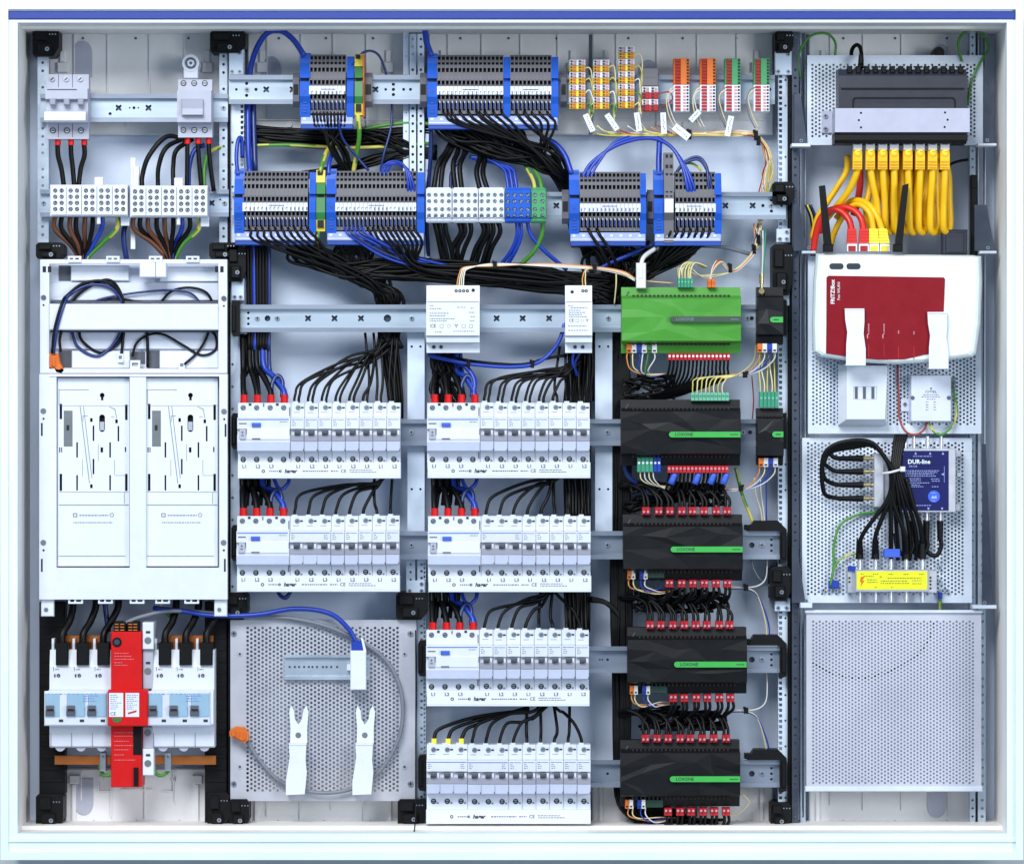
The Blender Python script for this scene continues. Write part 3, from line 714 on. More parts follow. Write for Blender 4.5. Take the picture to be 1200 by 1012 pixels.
# bottom left: fuse switches, surge arrester ------------------------------------
def fuse(dx, label):
    t = thing('main_fuse_switch', label, 'fuse switch', 92+dx, 878, 118, 'grey main fuse switches')
    X = lambda v: v+dx
    b = MB(); b.prism([(809, 62), (811, 60), (848, 60), (850, 66), (852, 76), (875, 78), (877, 84), (877, 118), (762, 118), (762, 84), (782, 78), (808, 76)], X(56.5), X(129.5)); b.build('body', 'dev', t)
    b = MB(); b.box(X(51.8), 809.5, X(126), 850, 56, 64, 0, 1.4); b.build('front_bar', 'whitem', t)
    for x0, x1 in ((53, 70), (78, 100), (103, 125)):
        b = MB(); b.box(X(x0), 812, X(x1), 840, 55, 57.5, 0, 1); b.build('window', 'lblue', t)
    for i, x in enumerate((58, 82.5, 107)):
        b = MB(); b.box(X(x-5), 826, X(x+5.5), 838.5, 53.6, 56, 0, .5); b.build('toggle_slot', 'devband', t)
        b = MB(); b.prism([(826.5, 51), (830, 46), (832, 52), (837.5, 54), (826.5, 54)], X(x-4), X(x+4.5)); b.box(X(x-5), 832, X(x+5.5), 837.6, 51, 54, 0, .6); b.build('toggle', 'toggle', t)
        b = MB(); b.box(X(x+11), 842.5, X(x+16), 845.5, 55.4, 57); b.build('indicator', 'print', t)
        xc = 72.5+24.3*i
        b = MB(); b.box(X(xc-7.3), 753, X(xc+7.3), 779, 72, 118, 0, 1.2); b.box(X(xc-5), 756, X(xc+5), 758, 71.6, 73); b.build('terminal_cover', 'black', t)
        b = MB(); txt_ = None
        b.box(X(xc-12), 748, X(xc-9), 764, 88, 112, 0, .4); b.build('side_fin', 'dev', t)
        b = MB(); b.box(X(xc-9), 789.5, X(xc-7.6), 793, 75.6, 78); b.poly(circ(X(xc-4), 791, 2, 10), 75.6, 78, 0, [circ(X(xc-4), 791, 1.1, 10)]); b.box(X(xc-10), 781, X(xc-9.5), 786, 77.4, 79)
        dashes(b, X(xc-8), 784, 5, 77.2, 0, random.Random(i)); b.build('marking', 'print', t)
        b = MB(); b.box(X(xc-13.2), 853, X(xc-12.6), 876, 76.6, 80); b.build('joint_line', 'printl', t)
        b = MB(); b.cyl(X(xc-2), 874, 6, 82, 116, 0, 14); b.build('lower_terminal', 'devgrey', t)
    b = MB(); rn = random.Random(8)
    for y, w in ((815, 18), (818, 14), (821, 16)): dashes(b, X(97), y, w, 54.8, 0, rn, .7)
    dashes(b, X(56), 812.8, 60, 55, 0, rn, .6, 3); b.build('small_print', 'bluep', t)
fuse(0, 'pale grey fuse switch with blue windows, between the red arrester and the side wall')
fuse(120.5, 'pale grey fuse switch with blue windows, between the red arrester and the perforated plate')
t = thing('surge_arrester', 'bright red surge arrester between the two grey fuse switches', 'surge arrester', 148, 923, 118)
b = MB(); b.box(130, 740, 166, 922, 66, 118, 0, 1); b.build('body', 'red', t)
b = MB(); b.box(126.6, 808, 173, 850.5, 48, 66.3, 0, 1.2); b.build('front_module', 'red', t)
b = MB(); b.box(133, 728.5, 147.5, 741, 74, 110, 1, .6); b.box(149, 728.5, 162, 741, 74, 110, 1, .6)
for x in (134.5, 141, 150.5, 156.3):
    for y in (730.6, 734, 737.4): b.box(x, y, x+4.4, y+.9, 73.4, 75, 0)

b.build('warning_plug', ['orangeb', 'black'], t)
b = MB(); b.cyl(137, 752, 5.6, 64.6, 66.4, 0, 16); b.cyl(137, 752, 3.4, 64, 65, 1, 12); b.build('clamp_opening', ['black', 'darksteel'], t)
b = MB(); b.box(156, 850.6, 166.2, 884, 65.4, 68); b.box(156.5, 899, 162, 921, 62, 67, 0, .8); b.build('recess', 'black', t)
for q, s_ in (((127.8, 811.5, 144.4, 839.5), 1), ((147, 811.5, 163, 839.5), 2)):
    lb = MB(); lb.box(*q, 47.4, 48.3); l_ = lb.build('label', 'white', t)
    b = MB(); rn = random.Random(s_); y = 814
    while y < 832: dashes(b, q[0]+1.5, y, rn.uniform(7, 13), 47.2, 0, rn, .7); y += 2.3
    if s_ == 2: b.poly([(q[0]+3, 836.5), (q[0]+3, 834.5), (q[0]+13, 831.6), (q[0]+13, 833.8)], 47.15, 47.5, 1)
    b.build('small_print', ['printl', 'redplug'], l_)
    if s_ == 1: txt('CE', q[0]+4.6, 836, 4, 47.1, 'print', l_)
b = MB(); b.poly([(131, 841), (143, 841), (141, 845), (137, 846.5), (133, 845)], 47.2, 48.2); b.build('status_window', 'pegreen', t)
b = MB(); rn = random.Random(12)
for y in (765, 768.5, 772, 776, 779, 858, 862, 868, 873, 878, 884, 890): dashes(b, 134, y, rn.uniform(8, 26), 65.7, 0, rn, .6)
b.build('small_print', 'pinkish', t)
t = thing('terminal_strip', 'narrow white terminal strip with round clamps along the red arrester', 'terminal strip', 174, 908, 114)
for q in ((167, 729, 180, 760.5), (167, 877, 180, 908)): b = MB(); b.box(*q, 70, 114, 0, .8); b.build('end_piece', 'white', t)
for q in ((167.3, 760.7, 179.7, 807), (167.3, 851, 179.7, 876.8)): b = MB(); b.box(*q, 76, 114, 0, .8); b.build('middle_piece', 'devgrey', t)
for y in (750, 786, 858, 894):
    b = MB(); Yq = 69 if y in (750, 894) else 75; b.cyl(173.3, y, 4, Yq, Yq+3, 0, 14); b.box(171, y-11, 176, y-8.5, Yq, Yq+2, 1); b.build('clamp', ['grille', 'print'], t)
for x0, x1, l in ((64, 130, 'left half'), (181, 253, 'right half')):
    b = MB(); b.box(x0, 885, x1, 895.5, 96, 102, 0, .5); tag(b.build('copper_busbar', 'copper'), 'flat copper busbar under the fuse switch, '+('wall side' if x0 < 100 else 'perforated plate side'), 'busbar')
for x0, l in ((117, 'first'), (193, 'second')):
    t = thing('busbar_clamp', 'steel clamp gripping the copper busbar on the %s side' % ('wall' if x0 < 150 else 'perforated plate'), 'clamp', x0+3.5, 903, 104)
    b = MB(); b.box(x0, 881, x0+7.5, 903, 90, 104, 0, .8); b.build('saddle', 'screw', t); b = MB(); screw(b, x0+3.7, 886, 2.6, 89.6, 0, 1); b.build('screw', ['screw', 'hole'], t)
for x0, x1 in ((72, 125), (193, 250)):
    b = MB(); b.box(x0, 744, x1, 762, 106, 110, 0, .5); tag(b.build('copper_busbar', 'copper'), 'copper bar behind the black covers of the fuse switch, '+('wall side' if x0 < 100 else 'perforated plate side'), 'busbar')

# ================================================================== BLUE / GREY TERMINAL GROUPS
SWD = 4.76
TPROF = [(0, 94), (2, 92), (2, 98), (6, 98), (6, 91), (9, 89), (9, 94), (12, 94), (12, 86), (16, 84), (16, 92), (21, 92), (21, 83), (29, 80), (31, 79), (31, 88), (36, 88), (36, 77), (38, 74), (48, 74), (48.5, 78), (49, 86), (53, 86), (53, 78), (56, 79), (56, 88), (66, 90), (66, 82), (70, 82), (70, 108), (0, 108)]
RIB = [(0, 93), (12, 85.5), (29, 79.5), (38, 73.6), (48.5, 76), (56, 78), (70, 81.6), (70, 108), (0, 108)]
HOLE_SHADE = [(2, 6, 96.6), (9, 12, 92.8), (16, 21, 90), (31, 36, 86), (49, 53, 84), (57, 66, 88)]
def slicemesh():
    b = MB(); x = 600; y0 = 471
    b.prism([(y0+a, Y) for a, Y in TPROF], x, x+SWD-.06, 0); b.prism([(y0+a, Y) for a, Y in RIB], x-.02, x+.75, 0); b.prism([(y0+a, Y) for a, Y in RIB], x+SWD-.7, x+SWD-.04, 0)
    for a, c, Y in HOLE_SHADE: b.box(x+.8, y0+a, x+SWD-.75, y0+c, Y, Y+1.5, 1)  # near-black plates put the shade of deep holes into the slot bottoms
    b.box(x+.15, y0+38.2, x+SWD-.15, y0+48, 72.6, 75, 2)                      # marker
    b.box(x+2.9, y0+56.5, x+3.7, y0+64.5, 78.2, 90, 3); b.box(x+2.9, y0+55, x+3.7, y0+57.5, 77.6, 82, 2)   # clamp lever
    return b
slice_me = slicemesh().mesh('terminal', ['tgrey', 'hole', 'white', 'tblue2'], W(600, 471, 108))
def endblock(t, x0, x1, y0, m, m2, flat=False):
    b = MB(); p = [(-4 if not flat else 0, 92), (8, 88), (26, 78), (27, 84), (30, 84), (30.5, 76), (36, 73), (48, 73), (56, 78), (72, 80), (72, 108), (-4 if not flat else 0, 108)]
    b.prism([(y0+a, Y) for a, Y in p], x0+.1, x1-.1, 0); o = b.build('end_block', m, t)
    w = x1-x0; b = MB()
    if w > 10:
        b.box(x0+1, y0+27, x1-1, y0+30, 83, 85, 1); b.box(x0+w*.3, y0+54.5, x0+w*.7, y0+56, 76.4, 80, 0)
        for yy in (58, 61.5, 65): b.box(x0+w*.3, y0+yy, x0+w*.7, y0+yy+2, 77.8, 82, 0)
        b.box(x0+w*.42, y0+41, x0+w*.6, y0+43, 72.4, 74, 0); b.box(x0+.8, y0-1, x1-.8, y0+2, 89, 91, 0)
        b.build('clamp_opening', [m2, 'hole'], o)
    return o
rn_t = random.Random(21)
def tgroup(segs, y0, label, base, dig=True):
    """segs: ('b', x0, x1) blue end blocks, ('g', x0, x1) grey terminal rows"""
    xa, xb = segs[0][1], segs[-1][2]
    t = thing('terminal_group', label, 'terminal group', (xa+xb)/2, y0+86, 110)
    for k, x0, x1 in segs:
        if k == 'b': endblock(t, x0, x1, y0, 'tblue', 'tblue2', x1-x0 < 10)
        else:
            n = max(1, round((x1-x0)/SWD)); kx = (x1-x0)/(n*SWD); mk = MB()
            for i in range(n):
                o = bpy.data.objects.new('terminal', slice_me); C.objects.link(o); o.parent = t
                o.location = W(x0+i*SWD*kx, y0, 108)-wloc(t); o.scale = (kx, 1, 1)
                cx = x0+(i+.5)*SWD*kx; yy = y0+43.6; q = rn_t.choice((0, 1, 2))
                mk.box(cx-1, yy-1.8, cx+1, yy-1.2, 72.2, 73.4); mk.box(cx-1+q*.5, yy-1.2, cx-.5+q*.5, yy+1.6, 72.2, 73.4)
                if q: mk.box(cx-1, yy+1.2, cx+1, yy+1.8, 72.2, 73.4); mk.box(cx-.9, yy-.2, cx+.9, yy+.3, 72.2, 73.4)
            xm = (x0+x1)/2; mk.box(xm-min(9, (x1-x0)/5), y0+39.3, xm+min(9, (x1-x0)/5), y0+40.1, 72.2, 73.4)
            mk.build('number_print', 'print', t)
    b = MB(); b.box(xa+1.4, y0+70.5, xb-1, y0+81, 80, 100, 0, .8); x = xa+4
    b.build('carrier_strip', 'lavender', t)
    b = MB()
    while x < xb-6: b.box(x, y0+73, x+3.4, y0+75.5, 79.4, 81); x += 11
    b.box(xa+2, y0+78, xb-2, y0+79, 79.4, 81); b.build('strip_marking', 'white', t)
    b = MB(); b.box(xa+1.2, y0+81, xb-.8, y0+86, 82, 108, 0, .8); b.build('foot', 'tblue2', t)
    return t
tgroup([('b', 351, 363.5), ('g', 363.5, 406), ('b', 406, 414.5)], 65, 'short blue-ended terminal group beside the green and yellow earth terminal, upper rail', 1)
tgroup([('b', 500.5, 512.5), ('g', 512.5, 590), ('b', 590, 598), ('g', 598, 646), ('b', 646, 654.5)], 65.5, 'long terminal group with a blue divider in its middle, upper rail', 1)
tgroup([('b', 274, 286), ('g', 286, 362), ('b', 362, 370)], 201, 'terminal group next to the pale notched post, second rail', 1)
tgroup([('b', 382, 394), ('g', 394, 488.5), ('b', 488.5, 497.5)], 201, 'longest grey terminal group, between the earth terminal and the white distribution blocks', 1)
tgroup([('b', 667, 679), ('g', 679, 750), ('b', 750, 757.5)], 202, 'terminal group right of the green distribution block', 1)
tr = tgroup([('b', 766, 778), ('g', 790, 837.5), ('b', 837.5, 846)], 202, 'terminal group with a tall grey double-level block, second rail', 1)
b = MB(); b.prism([(178, 86), (200, 84), (236, 70), (250, 70), (258, 78), (284, 80), (284, 108), (178, 108)], 778.4, 789.6); b.build('tall_block', 'tgrey', tr)
b = MB()
for y, Y in ((181, 85), (193, 83.5), (203, 82), (224, 74), (229, 72)):
    for x in (780, 785): b.box(x, y, x+3, y+4, Y, Y+4, 0)
b.build('clamp_opening', 'hole', tr)
b = MB(); b.box(778.8, 233, 789.2, 249, 68.6, 71); b.build('marker', 'white', tr)
def earth(x0, x1, y0, label):
    t = thing('earth_terminal', label, 'earth terminal', (x0+x1)/2, y0+75, 108)
    b = MB(); b.prism([(y0-2, 92), (y0+8, 88), (y0+13, 86), (y0+13, 108), (y0-2, 108)], x0, x1); b.build('upper_body', 'peyellow', t)
    b = MB(); b.prism([(y0+13.1, 85), (y0+26, 78), (y0+26.5, 84), (y0+30, 84), (y0+30.5, 76), (y0+48, 74), (y0+56, 78), (y0+56, 108), (y0+13.1, 108)], x0, x1); b.build('middle_body', 'pegreen', t)
    b = MB(); b.prism([(y0+56.1, 79), (y0+70, 82), (y0+70, 108), (y0+56.1, 108)], x0, x1); b.build('lower_body', 'peyellow', t)
    b = MB(); b.box(x0+1.5, y0+26.6, x1-1.5, y0+30, 83, 86); b.box(x0+1.5, y0+57, x1-1.5, y0+66, 79, 84); b.box(x0+1.5, y0-1, x1-3, y0+4, 88, 92); b.build('clamp_opening', 'hole', t)
earth(415.5, 425, 65, 'green and yellow earth terminal on the upper rail'); earth(370.5, 381, 201, 'green and yellow earth terminal between the two long terminal groups')
b = MB(); b.box(425.2, 64, 427, 137, 80, 108, 0, .4); tag(b.build('end_plate', 'oranged'), 'thin orange end plate beside the green and yellow earth terminal', 'end plate')
def stop(x0, x1, yc, label):
    t = thing('end_clamp', label, 'end clamp', (x0+x1)/2, yc+18, 108, 'grey end clamps')
    b = MB(); b.prism([(yc-20, 100), (yc-14, 92), (yc+14, 92), (yc+20, 100), (yc+20, 108), (yc-20, 108)], x0, x1); b.build('body', 'tgrey', t)
    b = MB(); b.box(x0+1, yc-6, x1-1, yc+6, 91.4, 94); b.build('screw_pocket', 'hole', t)
for x0, x1, yc, l in ((343, 350.5, 105, 'left of the short terminal group'), (427.5, 436, 105, 'right of the earth terminal on the upper rail'), (492, 500, 105, 'left of the terminal group with a blue divider'), (657, 664, 105, 'left of the yellow plug stacks'), (658.5, 666.5, 242, 'right of the green distribution block'), (758.5, 765.5, 242, 'before the tall grey double-level block')):
    stop(x0, x1, yc, 'small grey end clamp '+l)
# distribution blocks
def distblock(x0, x1, m, label, cols, mring):
    y0, y1 = 221, 260
    t = thing('distribution_block', label, 'distribution block', (x0+x1)/2, y1, 108)
    b = MB(); b.box(x0+.2, y0, x1-.2, y1, 76, 108, 0, 1.6); b.build('housing', m, t)
    w = (x1-x0)/cols; hs = [circ(x0+w*(c+.5), y0+7.6+7.4*r_+(2 if r_ > 1 else 0), 2.5, 10) for c in range(cols) for r_ in range(4)]
    b = MB(); b.poly(rect(x0+.6, y0+2.5, x1-.6, y1-5.5), 72.5, 76.1, 0, hs); b.build('face', m, t)
    for c in range(cols):
        b = MB()
        for r_ in range(4):
            cx, cy = x0+w*(c+.5), y0+7.6+7.4*r_+(2 if r_ > 1 else 0)
            b.cyl(cx, cy, 1.9, 74.4, 77, 0); a = random.uniform(0, 3); dx, dy = 1.9*math.cos(a), 1.9*math.sin(a)
            b.poly([(cx-dx-dy*.2, cy-dy+dx*.2), (cx+dx-dy*.2, cy+dy+dx*.2), (cx+dx+dy*.2, cy+dy-dx*.2), (cx-dx+dy*.2, cy-dy-dx*.2)], 74, 75.6, 1)
        b.build('clamp_screw', ['screw', 'hole'], t)
    b = MB(); b.box(x0+2, y0-1.2, x1-2, y0+1.4, 80, 100); b.box(x0+2, y1-1.4, x1-2, y1+1, 80, 100); b.build('edge', m, t)
for i, l in enumerate(('next to the longest terminal group', 'middle one of the three pale blocks', 'next to the blue block')): distblock(499+30.8*i, 499+30.8*(i+1), 'dev', 'pale grey distribution block with sixteen screws, '+l, 4, 0)
distblock(591.4, 622.4, 'tblue', 'bright blue distribution block with sixteen screws', 4, 0); distblock(622.4, 640, 'dgreen', 'green distribution block with eight screws', 2, 0)

# ================================================================== COLOURED PLUG STACKS
def stack(x0, y0, rows, label, kind):
    w = 19.2; t = thing('plug_stack', label, 'plug terminal', x0+w/2, y0+rows*7.25*2, 108, 'coloured plug terminal stacks')
    b = MB(); b.box(x0+1, y0+2, x0+w-1, y0+rows*14.5-1, 92, 108); b.build('core', 'tgrey2', t)
    for i in range(rows):
        for k in range(2):
            y = y0+i*14.5+k*7.25; col = ('white', 'kyellow' if kind == 'y' else 'kred')[k]
            b = MB(); b.box(x0+.2, y+.15, x0+w-.2, y+7.1, 82-(k*1.5), 96, 0, .5)
            for c in range(2):
                for r_ in range(2):
                    xx, yy = x0+(1.6 if c == 0 else 11.6), y+1+r_*3.2
                    b.box(xx, yy, xx+2, yy+1.9, 80, 84, 1); b.box(xx+3, yy, xx+6, yy+1.9, 79.6, 84, 2)
            b.box(x0+8.6, y+.3, x0+10.8, y+6.9, 79.6, 84, 3)
            b.build('plug', [col, 'hole', 'pinkish' if k == 0 else ('oranged' if kind == 'y' else 'redplug'), 'clear' if k == 0 else ('kyellowl' if kind == 'y' else 'redplug')], t)
stack(667, 70, 4, 'stack of yellow and white plugs next to the grey end clamp', 'y'); stack(695, 70, 4, 'stack of yellow and white plugs between the other two yellow stacks', 'y')
stack(724.5, 54.5, 5, 'tallest stack of yellow and white plugs', 'y'); ts = None
stack(752.3, 101.5, 2, 'short stack of dark red and white plugs', 'r')
b = MB(); b.box(752.5, 80, 771.5, 101, 84, 108, 0, .8); b.box(754, 90, 770, 91, 83.5, 85); tag(b.build('blank_terminal', 'tgrey'), 'plain grey blank terminal on top of the short dark red stack', 'terminal')
def stack2(x0, label, cl, cr):
    w = 19; t = thing('plug_stack', label, 'plug terminal', x0+w/2, 131, 108, 'coloured plug terminal stacks')
    b = MB(); b.box(x0+.2, 68.5, x0+w-.2, 99.4, 84, 108, 0, .8); b.box(x0+8.7, 68.8, x0+w-3.4, 99.2, 82.4, 85, 0)
    u = b.build('upper_body', cr, t)
    b = MB()
    for i in range(8): b.box(x0+2.2, 69.4+i*3.75, x0+8.2, 72.3+i*3.75, 81.6, 86, 0, .4)
    b.build('release_button', cl, t)
    b = MB()
    for i in range(8): b.box(x0+w-3, 69.8+i*3.75, x0+w-.9, 72+i*3.75, 83.2, 86)
    b.build('wire_entry', 'hole', t)
    b = MB(); b.box(x0+.2, 99.6, x0+w-.2, 130.6, 82, 108, 0, .6); b.box(x0+9, 99.8, x0+11, 130.8, 80.6, 83); b.build('lower_body', 'clear', t)
    b = MB()
    for i in range(8): b.box(x0+2.2, 100.6+i*3.75, x0+8.4, 103.3+i*3.75, 80.2, 84, 0, .4)
    b.build('release_button', 'redplug', t)
    b = MB()
    for i in range(8): b.box(x0+11.8, 100.8+i*3.75, x0+14.6, 103+i*3.75, 81, 84, 0); b.box(x0+15.6, 100.8+i*3.75, x0+17.8, 103+i*3.75, 81.2, 84, 1)
    b.build('wire_entry', ['pinkish', 'hole'], t)
stack2(789, 'orange plug block beside the dark red stack', 'kred', 'orange'); stack2(820, 'orange plug block beside the green one', 'kred', 'orange'); stack2(849, 'green and red plug block between an orange one and another green one', 'kred', 'dgreen'); stack2(883, 'green and red plug block at the rail end', 'kred', 'dgreen')
def wtag(x, y, ang, label, L=22, w=6.6):
    ca, sa = math.cos(ang), math.sin(ang); q = [(-w/2, 0), (w/2, 0), (w/2, L), (-w/2, L)]; o = [(x+a*ca-c*sa, y+a*sa+c*ca) for a, c in q]
    b = MB(); b.poly(o, 86, 87.2); rn = random.Random(int(x))
    for i in range(7):
        a, c = rn.uniform(-1.2, .2), 3+i*2.5; h = rn.uniform(.8, 1.9); qq = [(a, c), (a+.8, c), (a+1, c+h), (a+.3, c+h)]
        b.poly([(x+p*ca-r_*sa, y+p*sa+r_*ca) for p, r_ in qq], 85.7, 86.4, 1)
    tag(b.build('cable_tag', ['white', 'print']), label, 'cable tag', 'white cable tags')
wtag(686, 134, -.42, 'white handwritten cable tag under the first yellow stack'); wtag(711, 134, -.6, 'white handwritten cable tag under the second yellow stack'); wtag(746, 132, -.15, 'white handwritten cable tag under the tallest yellow stack'); wtag(777, 132, -.05, 'white handwritten cable tag under the dark red stack', 25); wtag(857, 136, .2, 'white handwritten cable tag under the green plug block', 24); wtag(820, 130, .75, 'white handwritten cable tag under the orange plug blocks', 16); wtag(790, 148, -.9, 'white crumpled cable tag left of the tied yellow wires', 22, 9)

# ================================================================== BREAKERS
MOD = 16.1
def bprof(y0, hb):
    return [(y0+.5, 80), (y0+2, 78), (y0+17, 78), (y0+18.5, 63), (y0+20, 62), (y0+31, 62), (y0+31.5, 67), (y0+38, 67), (y0+38.2, 61), (y0+46, 61.5), (y0+57, 62.5), (y0+58.5, 78), (y0+hb, 78), (y0+hb, 108), (y0+.5, 108)]
def dscrew(t, x, y, Y, style):
    b = MB()
    if style == 'top':
        b.cyl(x, y, 3, Y-.8, Y+2, 0, 12); b.poly([(x-2, y+.6), (x-1.8, y+1.2), (x+2, y-.6), (x+1.8, y-1.2)], Y-1, Y, 1); b.box(x+3.4, y-.9, x+6.6, y+.9, Y-.5, Y+2, 1)
    elif style == 'rcdtop':
        b.cyl(x, y, 3, Y-.7, Y+2, 1, 12); b.cyl(x, y, 2.4, Y-.9, Y+2, 0, 12); b.poly([(x-2, y+.6), (x-1.7, y+1.3), (x+2, y-.6), (x+1.7, y-1.3)], Y-1.2, Y, 1)
    else:
        b.cyl(x, y, 3.2, Y-.6, Y+2, 1, 12); b.cyl(x-.2, y-.2, 2, Y-.9, Y+2, 0, 10); b.box(x-2.2, y-.5, x+2.4, y+.5, Y-1.2, Y, 1)
    b.build('screw', ['screw', 'hole'], t)
def breaker(x0, y0, poles, label, group):
    t = thing('circuit_breaker', label, 'circuit breaker', x0+MOD*poles/2, y0+78, 108, group)
    b = MB(); b.prism(bprof(y0, 78), x0+.25, x0+MOD*poles-.25)
    for p in range(poles): b.box(x0+MOD*p+3, y0-1.2, x0+MOD*p+9, y0+1.5, 82, 100, 0, .5)
    b.build('body', 'dev', t)
    b = MB(); b.box(x0+.35, y0+38.3, x0+MOD*poles-.35, y0+45.6, 60.3, 62.5, 0, .4); b.build('toggle_guard', 'devband', t)
    b = MB(); b.box(x0+.5, y0+46.4, x0+MOD*poles-.5, y0+56.8, 60.8, 62.8, 0, .3); b.build('label_holder', 'holder', t)
    for p in range(poles):
        xx = x0+MOD*p
        b = MB(); b.prism([(y0+32, 60), (y0+33.5, 56), (y0+38, 57), (y0+38, 66.9), (y0+32, 66.9)], xx+4.6, xx+11.2); b.box(xx+5.2, y0+36.4, xx+10.6, y0+37.6, 56.3, 58, 1); b.build('toggle', ['toggle', 'print'], t)
        b = MB(); b.box(xx+12.4, y0+33, xx+15, y0+38, 62.5, 67, 0, .3); b.build('indicator', 'white', t)
        dscrew(t, xx+9, y0+6.2, 78, 'top'); dscrew(t, xx+9, y0+66.7, 78, 'bottom')
        b = MB(); b.box(xx+12.6, y0+67.6, xx+15, y0+69.6, 77.4, 79); b.box(xx+4, y0+11.5, xx+11, y0+12, 77.7, 79); b.build('marking', 'printl', t)
        if p: b = MB(); b.box(xx-.25, y0+46.6, xx+.25, y0+56.6, 60.2, 62); b.build('joint_line', 'devband', t)
        b = MB(); b.box(xx+MOD-1.2, y0+54.6, xx+MOD-.3, y0+57.2, 60.4, 64); b.build('foot_notch', 'toggle', t)
    b = MB(); rn = random.Random(poles)
    b.box(x0+.8, y0+19.6, x0+MOD*poles-1, y0+20.5, 61.6, 63, 0) if poles > 1 else (b.box(x0+1.2, y0+19.6, x0+5.6, y0+20.4, 61.6, 63, 1), b.box(x0+6, y0+19.7, x0+14.6, y0+20.3, 61.6, 63, 0))
    for xx in ((x0+2,) if poles == 1 else (x0+2, x0+MOD*poles-8)):
        for y in (22.6, 24.8, 27): dashes(b, xx, y0+y, rn.uniform(3, 5.5), 61.7, 1, rn, .7)
    b.build('nameplate_print', ['bluep', 'printl'], t)
    return t
BRK = {}
def breaker_at(x0, y0, poles, label, group):
    if poles in BRK:
        s, sx0, sy0 = BRK[poles]; o = clone(s, x0-sx0, y0-sy0, label); o['group'] = group; return o
    t = breaker(x0, y0, poles, label, group); BRK[poles] = (t, x0, y0); return t
RCD = []
def rcd_at(x0, y0, label):
    g = 'wide residual current devices'
    if RCD:
        s, sx0, sy0 = RCD[0]; return clone(s, x0-sx0, y0-sy0, label)
    t = thing('residual_current_device', label, 'safety switch', x0+31, y0+78, 108, g); x1 = x0+62.3
    b = MB(); p = bprof(y0, 78); b.prism(p, x0, x1-.3); b.build('body', 'dev', t)
    b = MB(); b.box(x0+11, y0+30.5, x1-1, y0+44, 60, 68, 0, 1); b.build('handle_cover', 'white', t)
    b = MB(); b.box(x0+.6, y0+46.4, x1-.9, y0+56.8, 60.8, 62.8, 0, .3); b.build('label_holder', 'holder', t)
    b = MB(); b.box(x0+2.6, y0+31.5, x0+10, y0+43.5, 58.5, 68, 0, .8); b.build('handle', 'devgrey', t)
    txt('0', x0+6.2, y0+35.4, 3, 58.1, 'print', t, bold=.02); b = MB(); b.box(x0+4.6, y0+38.4, x0+7.8, y0+39.3, 58.1, 58.6); b.build('marking', 'print', t)
    b = MB(); b.box(x0+17, y0+24, x0+27.5, y0+28.6, 58.5, 62.2, 0, .8); b.build('test_button', 'bluebtn', t)
    b = MB(); b.box(x0+17.5, y0+42, x0+27, y0+43.2, 59.4, 61); b.build('indicator', 'print', t)
    b = MB(); b.box(x0+1, y0+19.4, x1-2, y0+20.5, 61.5, 63, 0); b.box(x0+2, y0+24.3, x0+11, y0+25.4, 61.6, 63, 1); dashes(b, x0+50, 0+y0+22.8, 9, 61.6, 2, random.Random(2), .7); b.build('nameplate_print', ['bluep', 'print', 'printl'], t)
    for i in range(4):
        xx = x0+7+15.8*i; dscrew(t, xx, y0+6.3, 78, 'rcdtop'); dscrew(t, xx, y0+67, 78, 'bottom')
    for xx, w, ya, h in ((15, 3, 1.2, 2.6), (31, 1, 1.2, 4), (47, 3, 1.2, 2.6), (61.5, .8, 6, 10), (61.5, .8, 57, 9)): b = MB(); b.box(x0+xx-w/2, y0+ya, x0+xx+w/2, y0+ya+h, 77.2, 80); b.build('keyhole', 'hole', t)
    RCD.append((t, x0, y0)); return t
def cover(x0, x1, y0, y1, label, L=True, lead=3):
    t = thing('busbar_cover', label, 'busbar cover', (x0+x1)/2, y1, 84, 'white busbar covers')
    b = MB(); b.box(x0, y0, x1, y1, 66, 84, 0, .7); b.box(x0, y1-3.5, x1, y1-2.9, 65.6, 67); b.build('strip', 'white', t)
    if L:
        for i in range(3): txt('L%d' % (i+1), x0+8+15.8*i, y0+4.6, 4, 65.6, 'print', t, bold=.012, name='phase_mark')
        for i in range(8): txt('L%d' % (i % 3+1), x0+62.3+9+MOD*i, y0+4.6, 4, 65.6, 'print', t, bold=.012, name='phase_mark')
    y = y1-8.6
    txt('hager', x0+62, y, 4.6, 65.6, 'print', t, bold=.035, shear=.2, name='brand_lettering'); rn = random.Random(4)
    b = MB(); b.poly(circ(x0+30, y, 2, 12), 65.6, 66.3, 0, [circ(x0+30, y, 1.1, 12)]); b.poly(circ(x0+50, y, 1.6, 10), 65.6, 66.3, 0, [circ(x0+50, y, .9, 10)])
    dashes(b, x0+37, y, 14, 65.7, 0, rn, 1.1); dashes(b, x0+76, y, 30, 65.7, 0, rn, 1); dashes(b, x0+109, y, 9, 65.7, 0, rn, 1)
    dashes(b, x0+131, y-1.2, 26, 65.7, 0, rn, .7); dashes(b, x0+131, y+1.2, 32, 65.7, 0, rn, .7); b.build('small_print', 'print', t)
    txt('CE', x0+124, y, 4, 65.6, 'print', t, name='approval_mark')
ROWS = [('A1', 278, 471.3, 'upper row beside the meter board', [1]*8), ('A2', 277, 604, 'lower row beside the meter board', [3]+[1]*5), ('B1', 500.4, 471, 'top row of the middle column', [1]*8), ('B2', 501.4, 604.3, 'second row of the middle column', [3]+[1]*5), ('B3', 499.4, 738, 'third row of the middle column', [1]*8)]
ordn = ['first', 'second', 'third', 'fourth', 'fifth', 'sixth', 'seventh', 'eighth']
